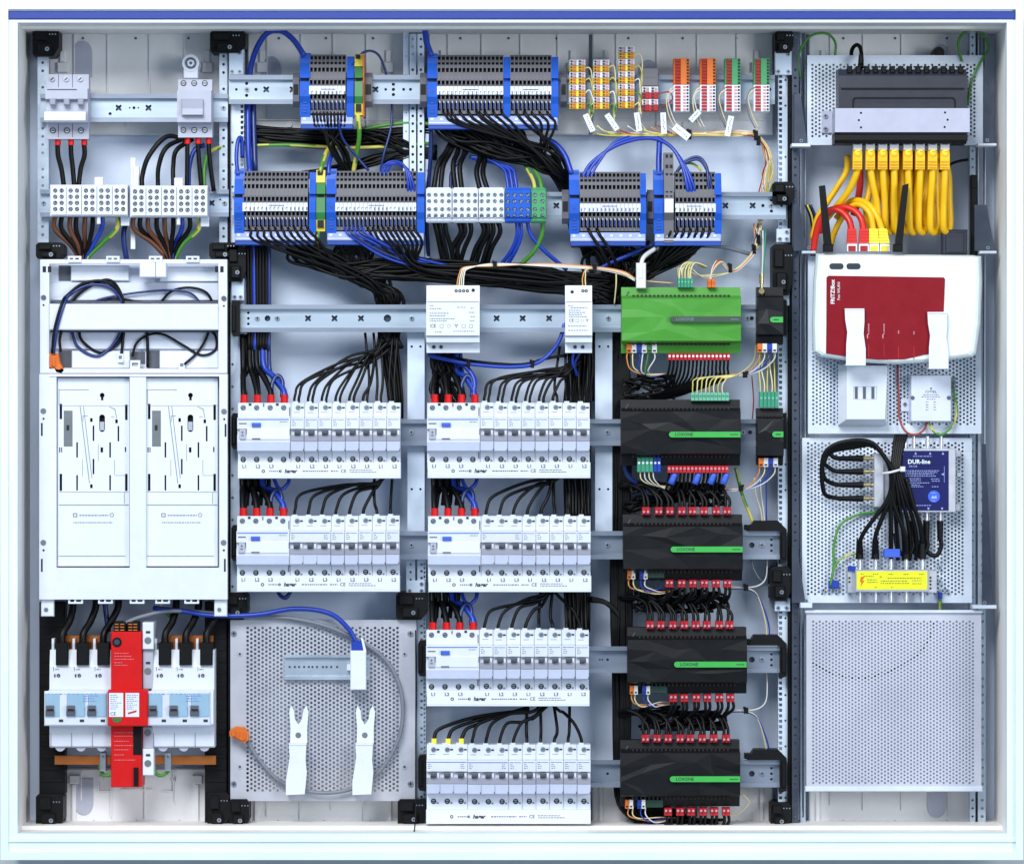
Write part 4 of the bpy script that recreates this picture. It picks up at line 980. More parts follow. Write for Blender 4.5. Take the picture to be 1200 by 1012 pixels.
for nm, x0, y0, l, ps in ROWS:
    rcd_at(x0, y0, 'wide residual current device with blue test button, '+l); x = x0+62.3; k = 0
    for p in ps:
        nmx = 'three-pole' if p == 3 else 'slim single-pole'
        breaker_at(x, y0, p, '%s breaker, %s after the wide device in the %s' % (nmx, 'directly' if k == 0 else ordn[k], l) if p == 1 else 'three-pole breaker beside the wide device in the '+l, 'circuit breakers in the '+l); x += MOD*p; k += 1
    cover(x0+.6, x0+191.6, y0+70.6, y0+89.2, 'white busbar cover under the '+l)
x, y0 = 499.6, 872.8
for k, p in enumerate([3, 3]+[1]*6):
    breaker_at(x, y0, p, ['three-pole breaker with yellow ferrules at the end of the lowest row', 'three-pole breaker in the middle of the lowest row'][k] if p == 3 else 'slim single-pole breaker, %s after the three-pole ones in the lowest row' % ordn[k-2], 'circuit breakers in the lowest row'); x += MOD*p-.05
cover(499.3, 692.3, 948.5, 965, 'white busbar cover under the lowest breaker row', False)
for nm, x0, y0, l, ps in ROWS:
    for i in range(4): ferrule(x0+(7.8 if nm != 'B1' else 9)+15.7*i, y0-9, y0+2, 90, 'red ferrule sleeve %s, %s' % (('next to the blue wire', 'second from the blue wire', 'third from the blue wire', 'on the blue wire')[(2, 1, 0, 3)[i]], l), 'red', 4.5)
for xx in (508.5, 525, 540.5):
    b = MB(); b.box(xx-2.9, 865, xx+2.9, 874, 86, 94, 0, .5); tag(b.build('ferrule_sleeve', 'plugyl'), 'yellow ferrule sleeve on top of the lowest row', 'ferrule', 'yellow ferrule sleeves')

# ================================================================== POWER SUPPLIES
def psu(x0, x1, label, nled, narrow):
    t = thing('power_supply', label, 'power supply', (x0+x1)/2, 413, 108); w = x1-x0
    b = MB(); b.prism([(334, 76), (353, 74), (354, 58), (393, 58), (394, 62), (401, 64), (402, 74), (413, 76), (413, 108), (334, 108)], x0, x1); b.build('body', 'white', t)
    b = MB()
    b.box(x0+1, 353.2, x1-1, 353.9, 57.6, 60); b.box(x0+1, 393.6, x1-2, 394.3, 60.5, 63); b.box(x0+1, 401.6, x1-2, 402.3, 63, 66); b.build('joint_line', 'printl', t)
    b = MB()
    xs = [x0+35+4.4*i for i in range(4)] if not narrow else [x1-11, x1-7]
    for x in xs: b.poly(circ(x, 340.8, 1.9, 10), 74.6, 76, 0, [circ(x, 340.8, .8, 8)])
    b.cyl(x1-7.5 if not narrow else x0+8, 340 if not narrow else 342, 2, 74.4, 77); b.build('terminal_hole', 'hole', t)
    for x in ((x0+9, x0+17.5) if not narrow else (x1-20, x1-11)):
        b = MB(); b.cyl(x, 406.5, 2.1, 73.6, 77, 1); b.cyl(x, 406.5, 1.4, 73.2, 77, 0); b.build('screw', ['darksteel', 'hole'], t)
    b = MB(); rn = random.Random(int(x0))
    for y, xa, l in ((358, 4, 4), (361.5, 4, 14), (367, 4, 22), (370, 4, 18), (373.5, 4, 30), (376, 4, 20)) if not narrow else ((358, 3, 6), (360.5, 6, 20), (363.5, 4, 14), (366, 4, 20), (368.5, 4, 16), (371, 4, 22), (382, 3, 22), (387, 3, 24)):
        dashes(b, x0+xa, y, l, 57.6, 0, rn, .9)
    if not narrow:
        for y, xa, l in ((360, 36, 10), (361, 52, 4), (366, 50, 7), (371, 52, 5), (376, 51, 6), (388, 32, 24), (389, 10, 8)): dashes(b, x0+xa, y, l, 57.6, 1, rn, .8)
    yb = 382 if not narrow else 375.5; sz = 2.1 if not narrow else 1.8; xb = x0+18 if not narrow else x0+14
    for i, sh in enumerate((0, 1, 2, 0, 0) if not narrow else (0, 1, 2)):
        cx = xb+i*(8.6 if not narrow else 5.8)
        o, h = (rect(cx-sz, yb-sz, cx+sz, yb+sz), rect(cx-sz*.84, yb-sz*.84, cx+sz*.84, yb+sz*.84)) if sh == 0 else ((circ(cx, yb, sz, 6), circ(cx, yb, sz*.84, 6)) if sh == 1 else ([(cx-sz, yb-sz), (cx+sz, yb-sz), (cx, yb+sz)], [(cx-sz*.5, yb-sz*.75), (cx+sz*.5, yb-sz*.75), (cx, yb+sz*.4)]))
        b.poly(o, 57.6, 58.4, 1, [h])
    b.build('small_print', ['printl', 'printl'], t)
    txt('CE', x0+8 if not narrow else x0+7, yb, 4.2 if not narrow else 3.6, 57.5, 'print', t, name='approval_mark')
psu(499.5, 562, 'wide white power supply with four terminal holes', 4, False); psu(662.5, 694, 'narrow white power supply', 2, True)

# ================================================================== HOME AUTOMATION MODULES
def facets(b, x0, y0, x1, y1, nx, ny, Y, amp, rn, m=0):
    k = sc(Y); V = []; F = []
    for j in range(ny+1):
        for i in range(nx+1):
            jx = rn.uniform(-.36, .36) if 0 < i < nx else 0; jy = rn.uniform(-.3, .3) if 0 < j < ny else 0
            x = x0+(x1-x0)*(i+jx)/nx; y = y0+(y1-y0)*(j+jy)/ny; d = rn.uniform(-amp, amp) if 0 < j < ny else amp*.4
            V.append(((x-600)*k, (Y+d)*1e-3, ZC+(506-y)*k))
    for j in range(ny):
        for i in range(nx):
            a = j*(nx+1)+i; c = a+nx+1
            F += [(a, a+1, c), (a+1, c+1, c)] if rn.random() < .5 else [(a, a+1, c+1), (a, c+1, c)]
    b.add(V, F, m)
def pill(t, x0, x1, y, m, Y, text, small, mt='print'):
    b = MB(); r = 3.3; o = [(x1, y-r), (x1, y+r), (x0+r, y+r)]+[(x0+r-r*math.sin(a), y+r*math.cos(a)) for a in (.4, .8, 1.2, 1.57, 1.95, 2.35, 2.75)]+[(x0+r, y-r)]
    b.poly(o, Y-1.6, Y+4); q = b.build('name_bar', m, t)
    if text: txt(text, x0+7, y, 3.7, Y-1.9, mt, q, align='LEFT', bold=.012, name='brand_lettering')
    if small: b = MB(); dashes(b, x1-12, y, 9, Y-1.8, 0, random.Random(3), 1.1, .6); b.build('small_print', mt, q)
def module(x0, y0, label, m, px, seed, pm='pill', mt='print', teeth=None):
    w, h = 140, 77.5; x1 = x0+w; rn = random.Random(seed)
    t = thing('automation_module', label, 'control module', x0+70, y0+h, 108)
    b = MB(); b.prism([(y0, 84), (y0+10, 82), (y0+14.5, 64), (y0+63, 64), (y0+66, 78), (y0+h, 82), (y0+h, 108), (y0, 108)], x0, x1); b.build('body', m, t)
    b = MB(); facets(b, x0+.3, y0+14, x1-.3, y0+63.2, 5, 4, 58, 1.7, rn)
    for ya, Ya in ((y0+14, 59.3), (y0+63.2, 59.3)): b.prism([(ya, Ya), (ya+(2.2 if ya > y0+20 else -2.2), 66), (ya, 66)], x0+.3, x1-.3)
    b.prism([(y0+14, 59.3), (y0+63.2, 59.3), (y0+63.2, 66), (y0+14, 66)], x0+.3, x0+.9); b.prism([(y0+14, 59.3), (y0+63.2, 59.3), (y0+63.2, 66), (y0+14, 66)], x1-.9, x1-.3)
    b.build('faceted_front', m, t)
    b = MB()
    n = 24
    for i in range(n):
        x = x0+13+i*4.85; b.box(x, y0+9.4, x+2.2, y0+13, 66, 84)
    b.build('vent_slot', 'hole', t)
    b = MB()
    for i in range(n):
        x = x0+13+i*4.85
        if x > px[0] or True: b.box(x, y0+64.6, x+2.2, y0+68.2, 70, 84)
    b.build('vent_slot', 'hole', t)
    b = MB(); b.poly([(x0+4, y0+12), (x0+8, y0+5), (x0+9, y0+5.6), (x0+5, y0+12.5)], 81, 84); b.build('corner_mark', 'toggle', t)
    pill(t, px[0], px[1], px[2], pm, 53.5, 'LOXONE', True, mt)
    return t
module(728.5, 336, 'green faceted controller module with grey name bar', 'green', (785, 868.4, 374), 11, 'pilld', 'printl')
module(728, 468, 'black faceted module with green connector strip on top, under the green controller', 'blackmod', (784, 867.8, 509), 12)
module(730.5, 603, 'black faceted relay module, second below the green controller', 'blackmod', (786, 870.3, 643.5), 13)
module(735.5, 735.5, 'black faceted relay module, third below the green controller', 'blackmod', (790, 875, 778.3), 14)
module(727.5, 868, 'black faceted relay module, lowest of the column', 'blackmod', (785, 867.3, 912.5), 15)
def small(x0, y0, label, px):
    t = thing('automation_module', label, 'control module', x0+15, y0+67, 108)
    b = MB(); b.prism([(y0, 84), (y0+10, 82), (y0+13, 66), (y0+55, 66), (y0+58, 80), (y0+67, 82), (y0+67, 108), (y0, 108)], x0, x0+31); b.build('body', 'blackmod', t)
    b = MB(); facets(b, x0+.4, y0+12.5, x0+30.6, y0+55.5, 2, 3, 61, 2, random.Random(int(y0))); b.prism([(y0+12.5, 61.8), (y0+55.5, 61.8), (y0+55.5, 67), (y0+12.5, 67)], x0+.4, x0+1); b.prism([(y0+12.5, 61.8), (y0+55.5, 61.8), (y0+55.5, 67), (y0+12.5, 67)], x0+30, x0+30.6); b.build('faceted_front', 'blackmod', t)
    pill(t, px[0], px[1], px[2], 'pill', 57.5, None, False); b = MB(); b.box(px[0]+4, px[2]-.6, px[0]+10, px[2]+.6, 55.6, 55.9); b.build('small_print', 'print', t)
    b = MB()
    for i in range(5): b.box(x0+5+i*4, y0+8.4, x0+6.6+i*4, y0+11, 74, 84)
    b.build('vent_slot', 'hole', t); return t
small(887.5, 336, 'small black radio module with brass antenna socket', (902.5, 917.6, 374.5)); small(887.5, 478, 'small black dimmer module with green plug on top', (905, 918, 508.8))
# plugs
def plug2(x, y, label, up=True, group='red two-pole plugs'):
    t = thing('wire_plug', label, 'plug', x, y+8, 90, group)
    b = MB(); b.box(x-4.6, y+.5, x+4.6, y+9.8, 76, 92, 0, .8); b.box(x-.3, y+.4, x+.3, y+9.6, 73.4, 75, 0); b.build('body', 'redplug', t)
    for dx in (-2.4, 2.4): b = MB(); b.cyl(x+dx, y+(6 if up else 4), 1.5, 73.2, 75, 0, 8); b.build('clamp_screw', 'pinkish', t)
    return t
PT = {2: ([757, 772, 785, 799, 811.5, 825, 839.5, 852], 593.5), 3: ([762, 774.5, 788.5, 802, 815.5, 828.5, 843, 855], 727), 4: ([756.5, 770, 783, 797, 809, 823, 836.5, 851], 860)}
PB = {2: ([784.5, 799, 812, 825.5, 839, 852.5], 678.5), 3: ([789, 802, 816, 829, 843, 856], 812.5), 4: ([783, 797, 810, 824, 837, 851], 945.5)}
mname = {2: 'second black module', 3: 'third black module', 4: 'lowest black module'}
for k in PT:
    for i, x in enumerate(PT[k][0]): plug2(x, PT[k][1], 'red plug atop the %s, %s from the rail end holder' % (mname[k], ORD[7-i]))
    for i, x in enumerate(PB[k][0]): plug2(x, PB[k][1], 'red plug under the %s, %s from the bus connectors' % (mname[k], ORD[i]), False)
def strip(x0, x1, y0, y1, n, label, m, mh, gap=None, name='connector_strip', side='t'):
    t = thing(name, label, 'connector', (x0+x1)/2, y1, 90); w = (x1-x0)/n
    for i in range(n):
        if i == gap: pass
        xa = x0+w*i; b = MB(); b.box(xa+.15, y0, xa+w-.15, y1, 74, 92, 0, .4); o = b.build('pole', m, t)
        b = MB(); b.cyl(xa+w/2, y0+(y1-y0)*.4, min(1.6, w*.32), 73.2, 75, 0, 8); b.build('clamp_screw', mh, o)
strip(782.5, 856, 414, 422, 16, 'red sixteen-pole connector strip under the green controller', 'redplug', 'clear'); strip(782, 854, 545.5, 554, 16, 'red sixteen-pole connector strip under the first black module', 'redplug', 'pinkish')
strip(809.5, 854.5, 460, 469.5, 10, 'pale green connector strip on top of the first black module', 'tealL', 'teal'); strip(890, 912.5, 459, 477.5, 5, 'green plug on top of the small dimmer module', 'teal', 'tealL')
strip(794, 812.5, 326, 337, 5, 'small green plug on top of the green controller', 'teal', 'tealL'); strip(829, 838.5, 327, 337, 2, 'small orange plug on top of the green controller', 'orange', 'oranged')
strip(746.5, 765.5, 535, 553, 4, 'green four-pole plug under the first black module', 'teal', 'clear'); strip(765.7, 774.5, 535, 553, 2, 'blue two-pole plug under the first black module', 'wblue', 'clear')
def pairs(x0, y0, cols, w, label, h=10.5):
    t = thing('bus_connector', label, 'connector', x0+w*len(cols)/2, y0+h, 90, 'small coloured bus connectors')
    for i, c in enumerate(cols):
        if c is None: continue
        b = MB(); b.box(x0+w*i+.1, y0, x0+w*(i+1)-.1, y0+h, 72, 92, 0, .5); b.box(x0+w*i+1.2, y0+h-3.6, x0+w*(i+1)-1.2, y0+h-1.6, 71.4, 73, 1); b.build('half', [c, 'print' if c == 'wwhite' else 'hole'], t)
pairs(734, 403, ['orange', 'wwhite', 'wblue', 'wwhite', 'pegreen', 'wwhite'], 6, 'orange, blue and green bus connectors under the green controller')
pairs(887.5, 402.5, ['orange', 'wwhite', 'wblue', 'wwhite'], 5.8, 'orange and blue bus connectors under the small radio module'); pairs(889, 536.5, ['orange', 'wwhite', 'wblue', 'wwhite'], 5.7, 'orange and blue bus connectors under the small dimmer module')
pairs(735, 668, ['orange', 'wwhite', None, 'wblue', 'wwhite'], 4.8, 'orange and blue bus connectors under the second black module'); pairs(738, 803, ['orange', 'wwhite', None, 'wblue', 'wwhite'], 4.8, 'orange and blue bus connectors under the third black module'); pairs(732.5, 936.5, ['orange', 'wwhite', None, 'wblue', 'wwhite'], 4.8, 'orange and blue bus connectors under the lowest black module')
for x0, y0, l in ((758.5, 668, 'second'), (762, 803, 'third'), (757, 936.5, 'lowest')):
    b = MB(); b.box(x0, y0, x0+20, y0+9, 74, 92, 0, .5); b.box(x0+9.8, y0+1, x0+10.2, y0+8, 73.6, 75); tag(b.build('blank_plug', 'dkgreen'), 'dark green blank plug under the %s black module' % l, 'plug')
t = thing('antenna_socket', 'brass antenna socket on top of the small radio module', 'socket', 892.5, 346, 80)
b = MB(); b.vcyl(892.5, 321, 332, 2.6, 78, 0, 10); b.vcyl(892.5, 332, 338, 1.8, 78, 0, 10); b.build('barrel', 'brass', t); b = MB(); b.cyl(892.5, 341, 3.4, 74, 84, 0, 12); b.build('nut', 'brass', t)
t = thing('network_plug', 'clear white network plug on top of the green controller', 'plug', 751, 338, 80)
b = MB(); b.box(745.5, 308, 757, 338, 72, 84, 0, .8); b.build('body', 'wwhite', t); b = MB(); b.box(747, 331, 755.6, 337, 71.4, 73); b.box(749, 312, 753, 326, 71, 72.6, 0, .4); b.build('latch', 'clear', t)
b = MB(); b.box(756, 556, 760, 560, 100, 104, 0); 
for i, x in enumerate((789, 817, 835, 850)):
    b = MB(); b.tube([W(x+dx, 560+dy, 80) for dx, dy in ((2, -6), (1, -3), (-1, 2), (-3, 7))], 3.9*S, 0, 8); tag(b.build('blue_sleeve', 'bluebtn'), 'bright blue sleeve on wires under the red sixteen-pole strip of the first black module', 'sleeve', 'blue wire sleeves')

# ================================================================== RIGHT COLUMN
t = thing('network_switch', 'black network switch held by a grey bracket in the perforated tray', 'network switch', 1060, 166, 104)
b = MB(); b.prism([(80, 66), (88, 58), (102, 54), (150, 50), (158, 46), (165, 50), (166, 104), (80, 104)], 985, 1132); b.build('housing', 'switchb', t)
for xa, xb in ((983, 985.2), (1131.8, 1134)): b = MB(); b.prism([(80, 66), (88, 58), (102, 54), (165, 48), (166, 104), (80, 104)], xa, xb); b.build('side', 'switchb', t)
b = MB(); b.prism([(103, 51.6), (104.6, 51.6), (104.6, 56), (103, 56)], 986, 1130)
o = rrect(999, 114, 1120, 132, 4); b.poly(o, 51.2, 56, 0, [rrect(1000.6, 115.6, 1118.4, 131, 3)])
b.build('embossed_line', 'black', t)
b = MB(); b.box(1001, 116, 1118, 131, 52.4, 54); b.build('recessed_panel', 'switchb', t)
for i in range(14):
    b = MB(); b.box(993+i*10, 77.5, 999+i*10, 86, 58.5, 72, 0, 1); b.build('vent', 'black', t)
t = thing('holding_bracket', 'pale grey sheet bracket clamped across the black network switch', 'bracket', 1057, 156, 104)
b = MB(); hs = [circ(1009, 132.5, 1.4), circ(1006.5, 141, 1.4), circ(1009, 149.5, 1.4), circ(1107.5, 132, 1.4), circ(1110.5, 140.5, 1.4), circ(1107, 149, 1.4)]
b.poly(rect(980, 127, 1135, 155), 43, 45, 0, hs); b.box(978.6, 127, 980, 155, 43, 102); b.box(1135, 127, 1136.4, 155, 43, 102); b.box(963, 130, 979, 156, 100, 103, 0, .5); b.build('strap', 'bracket', t)
b = MB()
for h in hs: cx = sum(p[0] for p in h)/8; cy = sum(p[1] for p in h)/8; b.cyl(cx, cy, 1.5, 45.3, 46.2)
b.build('bolt_end', 'hole', t)
for y in (136, 151): b = MB(); screw(b, 967.5, y, 3.4, 99, 0, 1); b.build('screw', ['screw', 'hole'], t)
t = thing('switch_front_lip', 'black glossy front lip under the grey bracket of the network switch', 'lip', 1057, 168, 90)
b = MB(); b.prism([(155.6, 52), (158, 42), (164, 40), (168, 44), (168, 90), (155.6, 90)], 978, 1133); b.build('lip', 'black', t)
RX = [1005, 1020, 1034.5, 1048, 1064, 1078.5, 1093, 1107.5]
for i, x in enumerate(RX):
    t = thing('network_plug', 'yellow plug with clear latch in the black network switch, %s from the slanting cable' % ORD[i], 'plug', x, 198, 70, 'yellow network plugs in the switch')
    b = MB(); b.prism([(176, 58), (180, 54), (198.5, 55), (198.5, 69), (176, 70)], x-5.4, x+5.4); b.box(x-4.6, 189, x+4.6, 190.2, 53.4, 56, 1); b.box(x-4.6, 192.4, x+4.6, 193.6, 53.4, 56, 1); b.box(x-4.6, 195.8, x+4.6, 197, 53.6, 56, 1); b.build('boot', ['plugy', 'ridge'], t)
    b = MB(); b.box(x-5.2, 168, x+5.2, 176, 56, 72, 0, .5); b.build('clear_end', 'clear', t)
    b = MB(); b.cyl(x, 179, 4.2, 52.6, 60, 0, 14); b.cyl(x, 178.4, 2.8, 52, 54, 1, 12); b.box(x-.4, 177.4, x+2.8, 178.6, 51.6, 53, 2); b.build('latch_hood', ['plugy', 'plugyl', 'ridge'], t)
    b = MB(); b.box(x-3.4, 167, x+3.4, 169.6, 55.2, 57); b.build('contact_row', 'navy', t)
def rplug(x, m, m2, label, tilt=0):
    t = thing('network_plug', label, 'plug', x, 294, 70, 'network plugs in the router')
    b = MB(); o = [(x-5+tilt, 268), (x+5+tilt, 268), (x+6, 285), (x-6, 285)]; b.poly(o, 58, 70)
    for i in range(4): b.box(x-5.2+tilt*.6, 270+i*3.4, x+5.2+tilt*.6, 271.6+i*3.4, 57, 59)
    b.build('boot', m, t)
    b = MB(); b.box(x-5.6, 285, x+5.6, 294.5, 60, 72, 0); b.build('clear_end', 'clear', t); b = MB(); b.box(x-4.4, 288, x+4.4, 294.4, 59.2, 61, 0, .4); b.build('contact_block', m2, t)
rplug(998.5, 'plugr', 'kred', 'red network plug in the router, next to the tall black stick'); rplug(1012.5, 'plugr', 'kred', 'red network plug in the router, next to a yellow one'); rplug(1024.5, 'plugyl', 'kyellowl', 'yellow network plug in the router, next to a red one', -1); rplug(1036.8, 'plugyl', 'kyellowl', 'yellow network plug in the router, last of the four', -2.5)
for q, l in ([(960, 218), (967, 217), (975.5, 292), (966, 292)], 'tall black antenna stick beside the red plugs'), ([(1058, 217), (1065, 215), (1057, 293), (1048, 293)], 'tall black antenna stick in front of the yellow coils'):
    t = thing('antenna', l, 'antenna', (q[2][0]+q[3][0])/2, 293, 56)
    b = MB(); b.poly(q, 46, 54); b.build('stick', 'black', t); b = MB(); b.box(q[3][0]-1, 286, q[2][0]+1, 295, 44, 58, 0, 1); b.build('hinge', 'black', t)
b = MB(); b.box(1104, 269, 1134, 298, 82, 100, 0, 1.6); b.box(1108, 272, 1130, 296, 80.4, 83, 0, 1); b.box(1112, 275, 1126, 276.4, 79.6, 81); tag(b.build('power_adapter', 'switchb'), 'black box shaped power adapter behind the top edge of the router', 'power adapter')
# router
t = thing('router', 'white router with a red front panel, held by two white straps', 'router', 1050, 426, 100)
out = [(956, 297), (1140, 299), (1150, 300.5), (1151, 330), (1149, 380), (1144, 414), (1140, 418), (1100, 424), (1050, 427), (1000, 424), (960, 418), (952.5, 413), (951.5, 380), (953, 330)]
def shrink(o, s_, cx=1051, cy=362): return [(cx+(x-cx)*s_, cy+(y-cy)*s_) for x, y in o]
b = MB(); k0 = []
lay = [(1.0, 96), (1.0, 62), (.99, 52), (.965, 46), (.93, 43.4)]
V = []; n = len(out)
for s_, Y in lay: k = sc(Y); V += [((x-600)*k, Y*1e-3, ZC+(506-y)*k) for x, y in shrink(out, s_)]
F = [tuple(range(n))[::-1]]
for L in range(len(lay)-1):
    for i in range(n): j = (i+1) % n; F.append((L*n+i, L*n+j, L*n+n+j, L*n+n+i))
F.append(tuple((len(lay)-1)*n+i for i in range(n))); b.add(V, F, 0, False); b.build('shell', 'routerw', t)
b = MB(); b.poly([(971, 323), (1106, 325), (1107.5, 327), (1106, 365), (1100, 412), (1060, 421), (1030, 421.5), (1000, 419), (968, 414), (968.4, 380), (968.6, 325)], 42.4, 60); pn = b.build('red_panel', 'routerr', t)
for x0 in (972, 992): b = MB(); b.poly(rrect(x0, 308.5, x0+16.5, 315.5, 3.2, 3), 42.6, 44); b.build('button', 'print', t)
txt('FRITZ!Box', 976, 342, 4.6, 42.1, 'routerw', pn, rot=math.pi/2, bold=.02, name='brand_lettering'); txt('Fon WLAN', 983, 341, 3.2, 42.1, 'routerw', pn, rot=math.pi/2, name='brand_lettering')
for x, y, s_ in ((1018, 392, 'C'), (1036, 392, 'C'), (1053, 394, ''), (1071, 395, '')):
    b = MB(); 
    if s_: b.poly([(x-1.8, y+4.5), (x-2.2, y+1), (x-.6, y-1.6), (x+.8, y-2.4), (x+.4, y-.9), (x-.8, y+.4), (x-.8, y+4.5)], 42.1, 42.9)
    yy = y-3
    while yy > y-12+(0 if s_ else 6): b.box(x-.7, yy-1.6, x+.7, yy-.3, 42.1, 42.9); yy -= 2
    b.build('led_symbol', 'pinkish', pn)
    b = MB(); b.box(x-.35, y+11, x+.35, y+26, 42.1, 42.9); b.build('led_line', 'redplug', pn)
for x0, l in ((990, 'next to the printed router lettering'), (1087, 'at the white end of the router')):
    t = thing('holding_strap', 'white plastic strap over the router, '+l, 'strap', x0+12, 430, 60, 'white router straps'); y0 = 363 if x0 < 1000 else 367
    b = MB()
    o = [(x0, y0), (x0+23, y0), (x0+23, y0+14), (x0+22, y0+28), (x0+24.5, y0+46), (x0+24.5, y0+63), (x0+1.5, y0+63), (x0+1.8, y0+40), (x0+3, y0+26), (x0+.6, y0+12)]
    b.poly(o, 37, 39.4); b.box(x0, y0-1.5, x0+23, y0+.6, 36, 43, 0, .5); b.poly([(x0+1.5, y0+63), (x0+24.5, y0+63), (x0+24.5, y0+65), (x0+1.5, y0+65)], 37, 104); b.build('strap', 'white', t)
# phone socket and surge box
t = thing('phone_socket', 'white phone wall socket with three slots under the router', 'socket', 1010, 498, 104)
k = [(982, 427), (1040, 427), (1040, 498), (982, 498)]; kk = [(992.5, 428.5), (1040, 428.5), (1037, 491), (992.5, 491)]
b = MB(); V = [W(x, y, 104) for x, y in k]+[W(x, y, 90) for x, y in k]+[W(x, y, 78) for x, y in kk]; b.add(V, [(0, 1, 5, 4), (1, 2, 6, 5), (2, 3, 7, 6), (3, 0, 4, 7), (4, 5, 9, 8), (5, 6, 10, 9), (6, 7, 11, 10), (7, 4, 8, 11), (8, 9, 10, 11)]); b.build('cover', 'white', t)
for x in (1003.5, 1013, 1023): b = MB(); b.box(x-1.8, 453, x+1.8, 467, 77.4, 80); b.box(x-1, 453.6, x+1, 466.4, 77, 79, 1); b.build('slot', ['grille', 'toggle'], t)
b = MB(); b.poly(rect(1000, 452.5, 1027.5, 468), 77.7, 78.4, 0, [rect(1000.5, 453, 1027, 467.5)]); b.build('slot_frame', 'devgrey', t)
t = thing('surge_box', 'small white telephone surge protector box right of the phone socket', 'box', 1091, 496, 104)
b = MB(); V = [W(x, y, 104) for x, y in rect(1064, 439, 1115, 495)]+[W(x, y, 84) for x, y in rect(1068, 440, 1114, 493)]; b.add(V, [(0, 1, 5, 4), (1, 2, 6, 5), (2, 3, 7, 6), (3, 0, 4, 7), (4, 5, 6, 7)]); b.build('cover', 'whitem', t)
b = MB(); b.box(1056, 467, 1066, 482, 101, 103.6, 0, .4); screw(b, 1060.5, 473.5, 2.8, 100.6, 1, 2); b.build('fixing_lug', ['sheetw', 'screw', 'hole'], t)
for x in (1069.5, 1112): b = MB(); b.cyl(x, 466, 2.4, 83, 86, 0); b.build('side_screw', 'toggle', t)
txt('CITEL', 1091, 459, 2.6, 83.5, 'print', t, name='brand_lettering', sx=1.5); b = MB(); rn = random.Random(6)
for y, x, w in ((462.4, 1082, 18), (464.8, 1080, 22), (467.6, 1086, 10), (471, 1085, 3), (471, 1094, 3), (474, 1085, 3), (474, 1094, 3), (477, 1085, 3), (477, 1094, 3), (480, 1085, 3), (480, 1094, 3)): dashes(b, x, y, w, 83.6, 0, rn, .8)
b.poly([(1092, 454), (1090, 454), (1090, 456), (1092, 456.4)], 83.6, 84); b.build('small_print', 'printl', t)
# multiswitch
t = thing('antenna_multiswitch', 'navy blue labelled antenna multiswitch with coaxial sockets', 'multiswitch', 1083, 602, 114)
b = MB(); b.box(1056, 525, 1120, 600, 84, 112, 0, .8); b.box(1024, 531, 1036, 594, 86, 112, 0, .8); b.box(1036, 534, 1056, 592, 92, 112); b.build('housing', 'alu', t)
b = MB(); b.box(1056.4, 528, 1111.8, 598, 82.6, 84.4, 0, .4); lb = b.build('label', 'navy', t)
txt('DUR-line', 1077, 541, 5, 82.2, 'routerw', lb, bold=.02, name='brand_lettering'); txt('MS 5/8', 1070, 546.4, 2.4, 82.2, 'lavender', lb)
b = MB(); rn = random.Random(9)
for y, x, w in ((534.5, 1070, 22), (551.3, 1061, 40), (553.4, 1061, 38), (555.4, 1061, 34), (557.6, 1061, 36), (560.6, 1061, 18), (563, 1061, 18), (565.6, 1063, 26), (568, 1068, 10), (570, 1068, 14), (561, 1091, 10), (563.4, 1092, 10), (570, 1092, 8), (592, 1071, 20)): dashes(b, x, y, w, 82.3, 0, rn, .75)
for x in (1057.5, 1073, 1090, 1105): b.poly([(x, 529.5), (x+1.4, 532.4), (x-1.4, 532.4)], 82.2, 82.8)
for x in (1071, 1088, 1104): b.poly([(x, 597.5), (x+1.4, 594.6), (x-1.4, 594.6)], 82.2, 82.8)
b.poly([(1103, 555.5), (1106, 554), (1106, 557)], 82.2, 82.8); b.box(1106.4, 546, 1106.8, 565, 82.2, 82.8)
b.build('small_print', 'lavender', lb)
b = MB(); b.cyl(1094.5, 581.5, 7, 82, 83, 0, 20); bd = b.build('round_badge', 'badge', lb); b = MB(); dashes(b, 1091, 577.5, 6, 81.7, 0, rn, .8); b.poly([(1091, 584), (1093, 580), (1095, 582), (1097, 579.5), (1098, 584)], 81.7, 82.3); dashes(b, 1091, 586.5, 6, 81.7, 0, rn, .7); b.build('badge_mark', 'lavender', bd)
def fconn(t, x, y0, y1, Y, r=2.6):
    b = MB(); b.vcyl(x, y0, y1, r*.75, Y, 0, 10); b.vcyl(x, y0+(y1-y0)*.3, y0+(y1-y0)*.75, r, Y-.2, 0, 6); b.build('coax_socket', 'alu', t)
for x in (1061, 1071, 1087, 1103): fconn(t, x, 511, 526, 98)
for x in (1069, 1086, 1102): fconn(t, x, 599, 612, 98)
for y in (537, 552.5, 568, 584):
    b = MB(); b.hcyl(1011, 1026, y, 2.2, 98, 0, 10); b.hcyl(1015, 1019, y, 2.8, 97.6, 0, 6); b.build('coax_socket', 'brass', t)
b = MB(); b.box(1120, 528, 1126, 535, 100, 112, 0, .5); b.box(1120, 590, 1125, 598, 100, 112, 0, .5); b.cyl(1124, 556, 2.6, 98, 112, 0); b.build('ear', 'alu', t)
